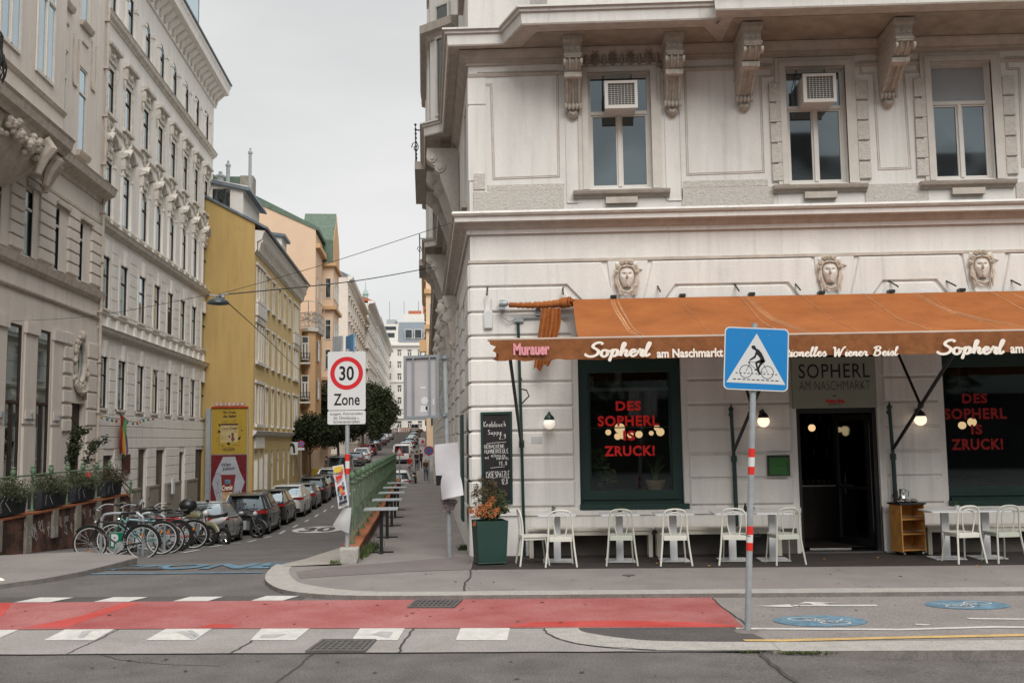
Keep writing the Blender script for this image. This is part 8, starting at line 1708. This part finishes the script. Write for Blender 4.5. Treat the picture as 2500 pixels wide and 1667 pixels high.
m=MB(fr3);m.tube([(14.9,0,1.17),(PS_[-1],0,1.22)],.022,6);m.tube([(14.9,0,.72),(PS_[-1],0,.78)],.016,6);m.tube([(PS_[-1],0,1.22),(34.6,0,.25)],.022,6);m.tube([(PS_[-1],0,.78),(34.2,0,-.1)],.016,6);m.tube([(PS_[-1]+.3,.0,1.1),(34.9,0,-.2)],.016,6);m.build('rails',M_rail,t,smooth=True)
m=MB(fr3);m.lathe([(.04,-.4),(.04,.62),(.06,.68),(.001,.78)],(34.0,0,0),8);m.build('post',M_rail,t)
lbs=['planter box with grey green bush farthest left on the brick wall','planter box with big grey green bush, second from left on the brick wall','planter box with a red flower, third on the brick wall','planter box with twiggy brown bush, rightmost on the brick wall']
for k,((a,b),lab)in enumerate(zip(((23.2,24.9),(25.8,27.55),(28.25,29.85),(30.8,32.4)),lbs)):
 zb=.26+.0055*(a-8);t=thing('terrace_planter',lab,'planter',S((a+b)/2,lw_+.05,zb),'planter boxes on the brick terrace wall');m=MB(STREET(lw_+.04));m.loft([[(x,o,z)for x,o in((a+q,-.34),(b-q,-.34),(b-q,.02+q2),(a+q,.02+q2))]for z,q,q2 in((zb,.04,-.04),(zb+.44,0,0))]);m.build('box',mat('dark_box',(.028,.03,.036),.8,var=.5,vs=5),t)
 m=MB(STREET(lw_+.06));[m.ribbon([(a+.2+.5*j+random.uniform(-.05,.05),zb+.08),(a+.2+.25*j+random.uniform(-.1,.1),zb+.3),(a+.3+.25*j,zb+random.uniform(.3,.45))],.022,.003)for j in range(2)];m.build('graffiti',M_chalk,t,recalc=False)
 m=MB();rnd=random.Random(k+11)
 for q in range(1500 if k<3 else 700):
  s_=rnd.gauss((a+b)/2,.42);p=Vector(S(s_,lw_-.12+rnd.gauss(0,.14),zb+.40));d=Vector((rnd.gauss(0,.5),rnd.gauss(0,.5),rnd.uniform(.3,1))).normalized();h=rnd.uniform(.14,.56)*(1.25 if k==3 else 1)*(1-.35*abs(s_-(a+b)/2));e=p+d*h;f2=e-d*.06;sd_=Vector((d.y,-d.x,0)).normalized()*.012 if abs(d.z)<.999 else Vector((.012,0,0));m.add([tuple(f2-sd_),tuple(f2+sd_),tuple(e)],[(0,1,2)]);m.add([tuple(p),tuple(p+sd_*.3),tuple(e)],[(0,1,2)])
 leafball(m,S((a+b)/2,lw_-.05,zb+.55),.5,700,.035,.55,rnd);leafball(m,S((a+b)/2+.4,lw_+.05,zb+.42),.35,300,.035,.6,rnd);m.build('bush',M_leafg if k<3 else mat('brown_twigs',(.075,.065,.04),.9,var=.5,vs=12),t,recalc=False)
 if k==2:m=MB();leafball(m,S(28.9,lw_+.15,zb+.72),.07,40,.03);m.build('red_flower',M_redl,t,recalc=False)
def shrub(name,label,base,pts,n,ls,mt,rad=.12):
 t=thing(name,label,'shrub',base);m=MB()
 for P in pts:m.tube(catmull(P,4),.025,5)
 m.build('stem',M_bark,t);m=MB();rnd=random.Random(len(pts)+n)
 for P in pts:
  C=catmull(P,8)
  for k in range(n):leafball(m,C[int(len(C)*(.25+.74*rnd.random()))]+Vector((rnd.gauss(0,rad*.5),rnd.gauss(0,rad*.5),rnd.gauss(0,rad*.5))),rad,6,ls,1,rnd)
 m.build('leaves',mt,t,recalc=False)
G1=lambda px_,py_,l_:(lambda q:S(q[0],l_,q[1]))(L(px_,py_,l_))
bse=G1(180,1155,-11.2)
shrub('terrace_tree','dark leafy little tree in front of the cream house door',bse,[[bse,G1(182,1100,-11.2),G1(180,1060,-11.2),G1(192,1045,-11.2)],[bse,G1(184,1100,-11.2),G1(196,1060,-11.2),G1(208,1050,-11.1)],[G1(195,1160,-11.0),G1(215,1120,-11.0),G1(230,1088,-11.0),G1(258,1072,-11.0)],[bse,G1(175,1120,-11.2),G1(176,1090,-11.2)]],42,.07,M_leafd,.13)
for k,(s_,lab)in enumerate(((22.8,'small black terrace table behind the leftmost planter'),(26.0,'small black terrace table behind the second planter'),(29.4,'small black terrace table behind the third planter'))):
 c_=S(s_,-10.5,.12);t=thing('terrace_table',lab,'table',c_,'black tables on the left terrace');m=MB();m.lathe([(.001,.72),(.35,.72),(.35,.745),(.001,.745)],c_,16);m.build('table_top',M_black,t);m=MB();m.tube([c_,(c_[0],c_[1],c_[2]+.72)],.03,6);m.lathe([(.001,0),(.2,0),(.2,.02),(.001,.02)],c_,12);m.build('column',M_black,t)
t=thing('rainbow_flag','rainbow flag hanging from the white townhouse wall','flag',S(40.6,-12.3,3));cols_=[(.32,.03,.02),(.42,.11,.03),(.50,.33,.08),(.10,.25,.10),(.03,.13,.24),(.12,.06,.16)]
sA,zA=L(288,1016,-12.3);
for k,c in enumerate(cols_):
 m=MB(STREET(-12.3));u0,u1=k/6,(k+1)/6;rows_=[]
 for j in range(13):
  v=j/12;wd=1.0-.25*v;pt=lambda u:(sA+.1+u*wd+.06*math.sin(v*6+u*5)+.25*v,.05+.09*math.sin(u*11+v*3),zA+.05-1.62*v-.25*u*(1-v)+.12*math.sin(u*7)*v);rows_.append([pt(u0),pt(u1)])
 vs=[p for r_ in rows_ for p in r_];m.add(vs+[(a,o-.01,z)for a,o,z in vs],[(2*j,2*j+1,2*j+3,2*j+2)for j in range(12)]+[(26+2*j,26+2*j+2,26+2*j+3,26+2*j+1)for j in range(12)]);m.build('stripe',mat('flag%d'%k,c,.9,var=.05),t,smooth=True)
m=MB(STREET(-12.5));m.tube([(sA+.1,0,zA+.3),(sA+.15,.25,zA+.08),(sA+1.1,.3,zA-.2)],.02,5);m.build('pole',M_black,t)
t=thing('string_lights','string of coloured bulbs under the ground floor windows of the white townhouse','string lights',S(42,-12.4,3));P=[(L(x,y,-12.38)[0],.12,L(x,y,-12.38)[1])for x,y in((232,1010),(262,1020),(290,1024),(325,1030),(345,1022),(372,1018))];C=catmull([(a,0,z)for a,o,z in P],5);m=MB(STREET(-12.38));m.tube([(p.x,.1,p.z)for p in C],.012,4);m.build('cable',M_black,t)
for k,p in enumerate(C[::2]):m=MB(STREET(-12.38));m.ball((p.x,.1,p.z-.08),.048,8,6,sz=1.3);m.build('bulb',mat('bulb%d'%(k%4),[(.35,.02,.02),(.45,.3,.03),(.02,.12,.25),(.02,.15,.08)][k%4],.3,spec=.5),t,smooth=True)
q0,q1=L(303,1112,-12.46);m=MB(STREET(-12.46));m.box(q0-.3,q0+.75,0,.05,q1-.75,q1+.05);tag(m.build('wall_plaque',mat('rust_plaque',(.09,.03,.022),.7,var=.3)),'dark rusty square plaque on the wall below the rainbow flag','plaque')
m=MB(STREET(-12.46));a,z=L(419,1182,-12.3);m.box(a-.1,a+.25,.16,.26,z-.45,z+.3);tag(m.build('intercom',M_signw),'narrow white intercom panel beside the townhouse door','intercom')
t=thing('hanging_sign','white square projecting sign with a black arch on the yellow house','sign',S(76,-9.2,1.5));a0,z1=ons_=(lambda p:p)((0,0))
def onX(px_,py_,s_):d=ray(px_,py_);t_=s_/(d.x*UX+d.y*UY);return(d.x*t_*WX+d.y*t_*WY,CAMZ+d.z*t_)
s_=74;(a0,z1),(a1,z0)=onX(697,1079,s_),onX(727,1109,s_);f4=CROSS(s_);m=MB(f4);m.box(a0,a1,-.1,0,z0,z1);m.build('panel',M_signw,t);m=MB(f4);c_=(a0+a1)/2;w2=(a1-a0)*.3
m.prism([(c_-w2,z0+.1),(c_-w2*.45,z0+.1),(c_-w2*.35,z0+.5),(c_-w2*.1,z0+.62),(c_+w2*.1,z0+.62),(c_+w2*.35,z0+.5),(c_+w2*.45,z0+.1),(c_+w2,z0+.1),(c_+w2*.85,z0+.6),(c_+w2*.5,z1-.12),(c_,z1-.07),(c_-w2*.5,z1-.12),(c_-w2*.85,z0+.6)],.001,.006);m.build('arch_symbol',M_signk,t)
def disc(m,c,r_,o,n=24):m.add([(c[0]+r_*math.cos(2*PI*k/n),o,c[1]+r_*math.sin(2*PI*k/n))for k in range(n)],[tuple(range(n))])
def ringm(m,c,r0,r1,o,n=24):m.add([(c[0]+q*math.cos(2*PI*k/n),o,c[1]+q*math.sin(2*PI*k/n))for q in(r0,r1)for k in range(n)],[(k,(k+1)%n,n+(k+1)%n,n+k)for k in range(n)])
def nostop(px_,py_,s_,rpx,label,ltop,post=True):
 c=onX(px_,py_,s_);r_=rpx/FPX*s_;t=thing('no_stopping_sign',label,'traffic sign',S(s_,c[0],zr(s_)));f=CROSS(s_);m=MB(f);m.lathe([(.001,-.02),(r_,-.02),(r_,0),(.001,0)],(c[0],0,c[1]),24,ax='y');m.build('blue_field',M_signb,t);m=MB(f);ringm(m,c,r_,r_*.8,.006)
 for a_ in(PI/4,-PI/4):m.ribbon([(c[0]-r_*.8*math.cos(a_),c[1]-r_*.8*math.sin(a_)),(c[0]+r_*.8*math.cos(a_),c[1]+r_*.8*math.sin(a_))],r_*.2,.004)
 m.build('red_ring',M_signr,t,recalc=False);m=MB(f);m.box(c[0]-r_*1.0,c[0]+r_*1.0,-.02,0,c[1]-r_*1.9,c[1]-r_*1.15);m.build('plate',M_signw,t);m=MB(f);m.tube([(c[0],-.05,zr(s_)),(c[0],-.05,c[1]+r_)],.035,8);m.build('pole',M_galv,t)
nostop(1047,1100,52,11.5,'round blue and red no stopping sign right of the walking person','')
nostop(735,1083,70,8,'round no stopping sign in front of the small globe tree','')
c=onX(975,1105,50);s_=50;f=CROSS(s_);t=thing('warning_sign','white triangular warning sign with a red border in front of the white van','traffic sign',S(s_,c[0],zr(s_)));r_=.28;tri=lambda q,dz=0:[(c[0]+q*math.cos(R(a)),c[1]+dz+q*math.sin(R(a)))for a in(90,210,330)]
m=MB(f);m.prism(tri(.30),-.02,0);m.build('red_border',M_signr,t);m=MB(f);m.prism(tri(.19),.0,.004);m.build('white_field',M_signw,t);m=MB(f);m.ribbon([(c[0]-.1,c[1]-.06),(c[0]-.05,c[1]-.02),(c[0],c[1]-.06),(c[0]+.05,c[1]-.02),(c[0]+.1,c[1]-.06)],.03,.007);m.build('symbol',M_signk,t,recalc=False);m=MB(f);m.tube([(c[0],-.05,zr(s_)),(c[0],-.05,c[1]+.25)],.03,8);m.build('pole',M_galv,t)
s_=92;(a0,z1),(a1,z0)=onX(1022,1068,s_),onX(1038,1084,s_);f=CROSS(s_);t=thing('roadworks_board','white board with a small red roadworks triangle on the right pavement','traffic sign',S(s_,a0,zr(s_)));m=MB(f);m.box(a0,a1,-.02,0,z0,z1);m.build('panel',M_signw,t);m=MB(f);cc=((a0+a1)/2+.08,(z0+z1)/2);m.prism([(cc[0]-.2,z0+.1),(cc[0]+.2,z0+.1),(cc[0],z0+.45)],0,.01);m.build('triangle',M_signr,t);m=MB(f);[m.tube([(x,-.03,zr(s_)),(x,-.03,z0)],.03,6)for x in(a0+.05,a1-.05)];m.build('legs',M_galv,t)
for k,(px_,lab)in enumerate(((960,'orange and white barrier boards left of the roadworks'),(985,'orange mound and barrier in the roadworks'),(995,'second orange barrier right of the roadworks'))):
 s_=226+2*k;c=onX(px_,1045,s_);t=thing('roadworks_barrier',lab,'barrier',S(s_,c[0],zr(s_)),'roadworks barriers');f=CROSS(s_);m=MB(f);w2=.9
 for j in range(3):m.box(c[0]-w2,c[0]+w2,-.05,0,zr(s_)+.2+.35*j,zr(s_)+.45+.35*j)
 m.build('boards',mat('barrier_orange',(.42,.12,.03),.7,var=.2),t);m=MB(f)
 for j in range(4):m.box(c[0]-w2+.15+.45*j,c[0]-w2+.35+.45*j,.002,.01,zr(s_)+.22,zr(s_)+1.1)
 m.build('white_panels',M_signw,t);m=MB(f);[m.box(c[0]+q-.05,c[0]+q+.05,-.1,-.051,zr(s_),zr(s_)+1.2)for q in(-.7,.7)];m.build('posts',M_galv,t)
m=MB();
for k in range(7):p=S(228+k,-2.6+.25*k,zr(228)+.4);m.ball(p,.8,8,5,sz=.8)
tag(m.build('rubble_heap',mat('rubble',(.24,.12,.07),.95,var=.4,vs=6)),'reddish rubble heap in the roadworks at the top of the street','rubble')
s_=240;(a0,z0),(a1,z1)=onX(1036,1045,s_),onX(1044,1000,s_)
m=MB(STREET(-1.3))
for k in range(9):m.box(45+.32*k,45.33+.32*k,.0,2.1,-2.2,-.15-.17*k)
tag(m.build('steps',M_stone),'stone steps down at the far end of the raised pavement','steps')
c_=onS(533,742,22);t=thing('hanging_lamp','dark domed street lamp hanging on cables over the side street','street lamp',c_)
m=MB();m.lathe([(.235,0),(.24,.015),(.20,.07),(.12,.115),(.05,.13),(.045,.16),(.001,.165)],(c_[0],c_[1],c_[2]+.0),24);m.lathe([(.001,-.03),(.12,-.02),(.19,0),(.001,.01)],c_,18);m.build('shade',mat('lamp_slate',(.035,.05,.06),.35,spec=.5,var=.1),t,smooth=True,ang=60)
m=MB();m.tube([(c_[0]-.2,c_[1],c_[2]+.2),(c_[0]-.05,c_[1],c_[2]+.17),(c_[0]+.05,c_[1],c_[2]+.2),(c_[0]+.22,c_[1],c_[2]+.22)],.018,6);m.ball((c_[0]+.1,c_[1],c_[2]+.15),.045,8,6);m.build('hanger',M_galv,t)
def cable(label,pts,r_=.011):m=MB();m.tube(catmull(pts,8),r_,5);tag(m.build('overhead_cable',M_black),label,'cable','overhead cables')
tp_=(c_[0],c_[1],c_[2]+.21);Sg=lambda a,b,sag:[a,tuple((Vector(a)+Vector(b))/2-Vector((0,0,sag))),b]
e1=S(33.4,.36,7.75);cable('thick lamp cable running right to the corner house',Sg((tp_[0]+.2,tp_[1],tp_[2]),e1,.10),.014)
e2=S(17.6,.5,5.8);cable('thin upper wire running from the lamp up to the corner house',Sg(tp_,e2,.05),.006)
e3=S(30.5,-12.2,5.6);cable('thin wire from the lamp to the cream house on the left',Sg((tp_[0]-.2,tp_[1],tp_[2]),e3,.15),.006)
e4=S(60,-9.6,2.2);cable('slack cable running down from the lamp towards the yellow house',[tp_,onS(640,815,34),onS(700,875,46),onS(745,915,58)],.014)
cable('thin wire crossing the side street near the balconies',Sg(S(30,-12.2,12.6),S(24,.7,8.4),.6),.005)if False else None
lp=onX(800,898,95)if False else None
def tree(label,base,h,crown,n,ls,seed,trunk=.14,mt=M_leafd):
 crown=[(c,r_*.88)for c,r_ in crown];rnd=random.Random(seed);t=thing('street_tree',label,'tree',base,'street trees on the left side');b=Vector(base);m=MB();top=b+Vector((0,0,h));m.tube([tuple(b),tuple(b+Vector((.05,.03,h*.5))),tuple(top)],[trunk,trunk*.8,trunk*.6],8)
 for c,r_ in crown:m.tube([tuple(top-Vector((0,0,.3))),tuple(b*.35+Vector(c)*.65+Vector((0,0,h*.25))),tuple(c)],[trunk*.5,trunk*.3,trunk*.1],5)
 m.build('trunk',M_bark,t);m=MB();tot=sum(r_**2 for _,r_ in crown)
 for c,r_ in crown:
  cl=int(n*r_**2/tot/14)
  for k in range(cl):
   d=Vector((rnd.gauss(0,1),rnd.gauss(0,1),rnd.gauss(0,.9))).normalized()*r_*rnd.uniform(.55,1.08);leafball(m,Vector(c)+d,ls*rnd.uniform(1.6,3.6),14,ls,.8,rnd)
 m.build('crown',mt,t,recalc=False)
b_=lambda s_,l_:S(s_,l_,zr(s_)+.1)
tree('small round globe tree in front of the salmon house',b_(76,-8.6),2.6,[(S(76,-8.6,2.6),1.35),(S(76,-7.6,2.7),1.2),(S(76,-9.3,2.6),1.1),(S(76,-8.4,3.1),1.1)],11000,.12,1,.10)
tree('tall dark tree behind the zone sign',b_(92,-7.9),3.4,[(S(92,-7.5,4.0),2.3),(S(92,-8.4,5.4),2.1),(S(91,-6.4,3.5),1.6),(S(92,-6.7,5.2),1.4),(S(93,-8.6,3.0),1.8),(S(92,-7.4,7.0),1.1)],22000,.15,2,.16)
tree('large dark tree reaching over the road beyond the zone sign',b_(128,-7.9),4.2,[(S(128,-7.2,5.6),2.8),(S(128,-5.4,5.6),1.8),(S(127,-8.6,7.2),2.2),(S(128,-5.8,7.4),1.7),(S(127,-6.0,3.9),1.8),(S(128,-4.5,4.7),1.0)],20000,.19,3,.2)
tree('third dark tree half hidden farther up the street',b_(150,-8.2),4.4,[(S(150,-7.6,7.2),2.6),(S(150,-5.6,6.6),1.9),(S(150,-8,9),1.8)],9000,.22,4,.2)
def person(label,loc,rz,top,legs,hair=(.03,.02,.015),h=1.75,pose=0,bag=None,group=None):
 t=thing('person',label,'person',(0,0,0),group);k=h/1.75;sw=.14 if pose else .03
 J=[(0,0,.93),(0,0,1.15),(0,.0,1.38),(0,0,1.50),(0,.02,1.60),(0,.02,1.70),(.17,0,1.42),(.21,-.02,1.15),(.22,.08,.92),(-.17,0,1.42),(-.21,.02,1.15),(-.22,.10,.92),(.09,0,.88),(.10,sw,.48),(.10,sw*.6,.08),(.10,sw+.12,.03),(-.09,0,.88),(-.10,-sw*.4,.48),(-.10,-sw*1.6,.09),(-.10,-sw*1.2+.08,.03)]
 E_=[(0,1),(1,2),(2,3),(3,4),(4,5),(2,6),(6,7),(7,8),(2,9),(9,10),(10,11),(0,12),(12,13),(13,14),(14,15),(0,16),(16,17),(17,18),(18,19)]
 Rr=[.14,.13,.15,.055,.085,.075,.06,.045,.03,.06,.045,.03,.09,.06,.04,.035,.09,.06,.04,.035]
 def skin(name,idx,grow,mt,par):
  mp_={i:n_ for n_,i in enumerate(idx)};me=bpy.data.meshes.new(name);me.from_pydata([tuple(Vector(J[i])*k)for i in idx],[(mp_[a],mp_[b])for a,b in E_ if a in mp_ and b in mp_],[]);o=bpy.data.objects.new(name,me);COL.objects.link(o);mo=o.modifiers.new('s','SKIN');
  for i in idx:v=me.skin_vertices[0].data[mp_[i]];v.radius=((Rr[i]+grow)*k*(1.15 if i in(0,1,2)else 1),(Rr[i]+grow)*k*(.75 if i in(0,1,2)else 1));v.use_root=i==idx[0]
  o.modifiers.new('d','SUBSURF').levels=1;o.data.materials.append(mt);bake(o)
  if not o.data.materials:o.data.materials.append(mt)
  o.data.polygons.foreach_set('use_smooth',[True]*len(o.data.polygons));o.parent=par;return o
 skin('body',list(range(20)),0,M_skin,t);skin('jacket',[1,2,0,6,7,9,10],.022,top,t);skin('trousers',[0,12,13,14,16,17,18],.014,legs,t)
 m=MB();m.ball((0,-.0,1.685*k),.10*k,10,8,sy=1.1,sz=1.0);m.build('hair',mat('hair%.3f'%hair[0],hair,.8),t,smooth=True)
 for sx in(-1,1):m=MB();j=J[15 if sx>0 else 19];m.ball((j[0]*k,(j[1]-.03)*k,.045*k),.05*k,8,6,sx=.9,sy=2.4,sz=.9);m.build('shoe',M_black,t,smooth=True)
 if bag:m=MB();m.loft([[(x,y,z)for x,y in((-.16,-.16),(.16,-.16),(.16,-.3),(-.16,-.3))]for z in(1.05,1.42)]);m.build('backpack',bag,t)
 t.location=loc;t.rotation_euler=(0,0,rz);return t
cl=lambda n_,c:mat(n_,c,.9,var=.15,vs=9)
def pat(px_,s_,zoff=.1):c=onX(px_,1150,s_);return S(s_,c[0],zr(s_)+zoff)
person('person in a dark olive jacket and blue jeans walking away on the right pavement',pat(1040,80),TH,cl('olive_jacket',(.065,.05,.03)),cl('blue_jeans',(.08,.12,.16)),hair=(.25,.18,.13),pose=1)
person('person in a bright red jacket and pale trousers beyond the railing',pat(1001,86),TH+2.6,cl('red_jacket',(.42,.02,.03)),cl('pale_trousers',(.4,.38,.36)),hair=(.2,.12,.07))
person('person in dark clothes behind the one in red',pat(1018,94),TH+.3,cl('dark_jacket',(.03,.02,.025)),cl('dark_trousers',(.02,.02,.022)),h=1.8)
person('person with dark backpack next to the no stopping sign',pat(1027,97),TH,cl('brown_jacket',(.05,.03,.025)),cl('dark_trousers',(.02,.02,.022)),bag=M_black,pose=1)
person('dark figure standing on the left pavement beside the yellow crates',pat(797,86,.12),TH+1.2,cl('grey_coat',(.05,.045,.04)),cl('dark_trousers',(.02,.02,.022)))
person('dark figure in the doorway below the white hanging sign',pat(700,76,.12),TH+1.2,cl('black_coat',(.02,.015,.015)),cl('dark_trousers',(.02,.02,.022)))
person('small dark figure crossing the road at the top of the street',pat(970,224,.0),TH+1.5,cl('black_coat',(.02,.015,.015)),cl('dark_trousers',(.02,.02,.022)))
m=MB();p=pat(776,82,.12);m.box(p[0]-.5,p[0]+.5,p[1]-.4,p[1]+.4,p[2],p[2]+.95);c_=m.build('yellow_crate',mat('crate_yellow',(.45,.30,.04),.7,var=.2));tag(c_,'yellow delivery crate on the left pavement under the globe tree','crate')
p=onZ(-6,1424,-.045);t=thing('shoe','pale shoe tip with a tan sole entering at the left edge','shoe',p);m=MB();m.ball((p[0]-.04,p[1],p[2]+.045),.06,12,8,sx=2.4,sy=.9,sz=.75);m.build('upper',M_letter,t,smooth=True);m=MB();m.slab([(p[0]-.2,p[1]-.045),(p[0]+.07,p[1]-.045),(p[0]+.105,p[1]),(p[0]+.07,p[1]+.045),(p[0]-.2,p[1]+.045)],p[2],p[2]+.018);m.build('sole',mat('tan_sole',(.4,.24,.10),.8),t)
for o in COL.objects:
 if '_loc' in o:del o['_loc']
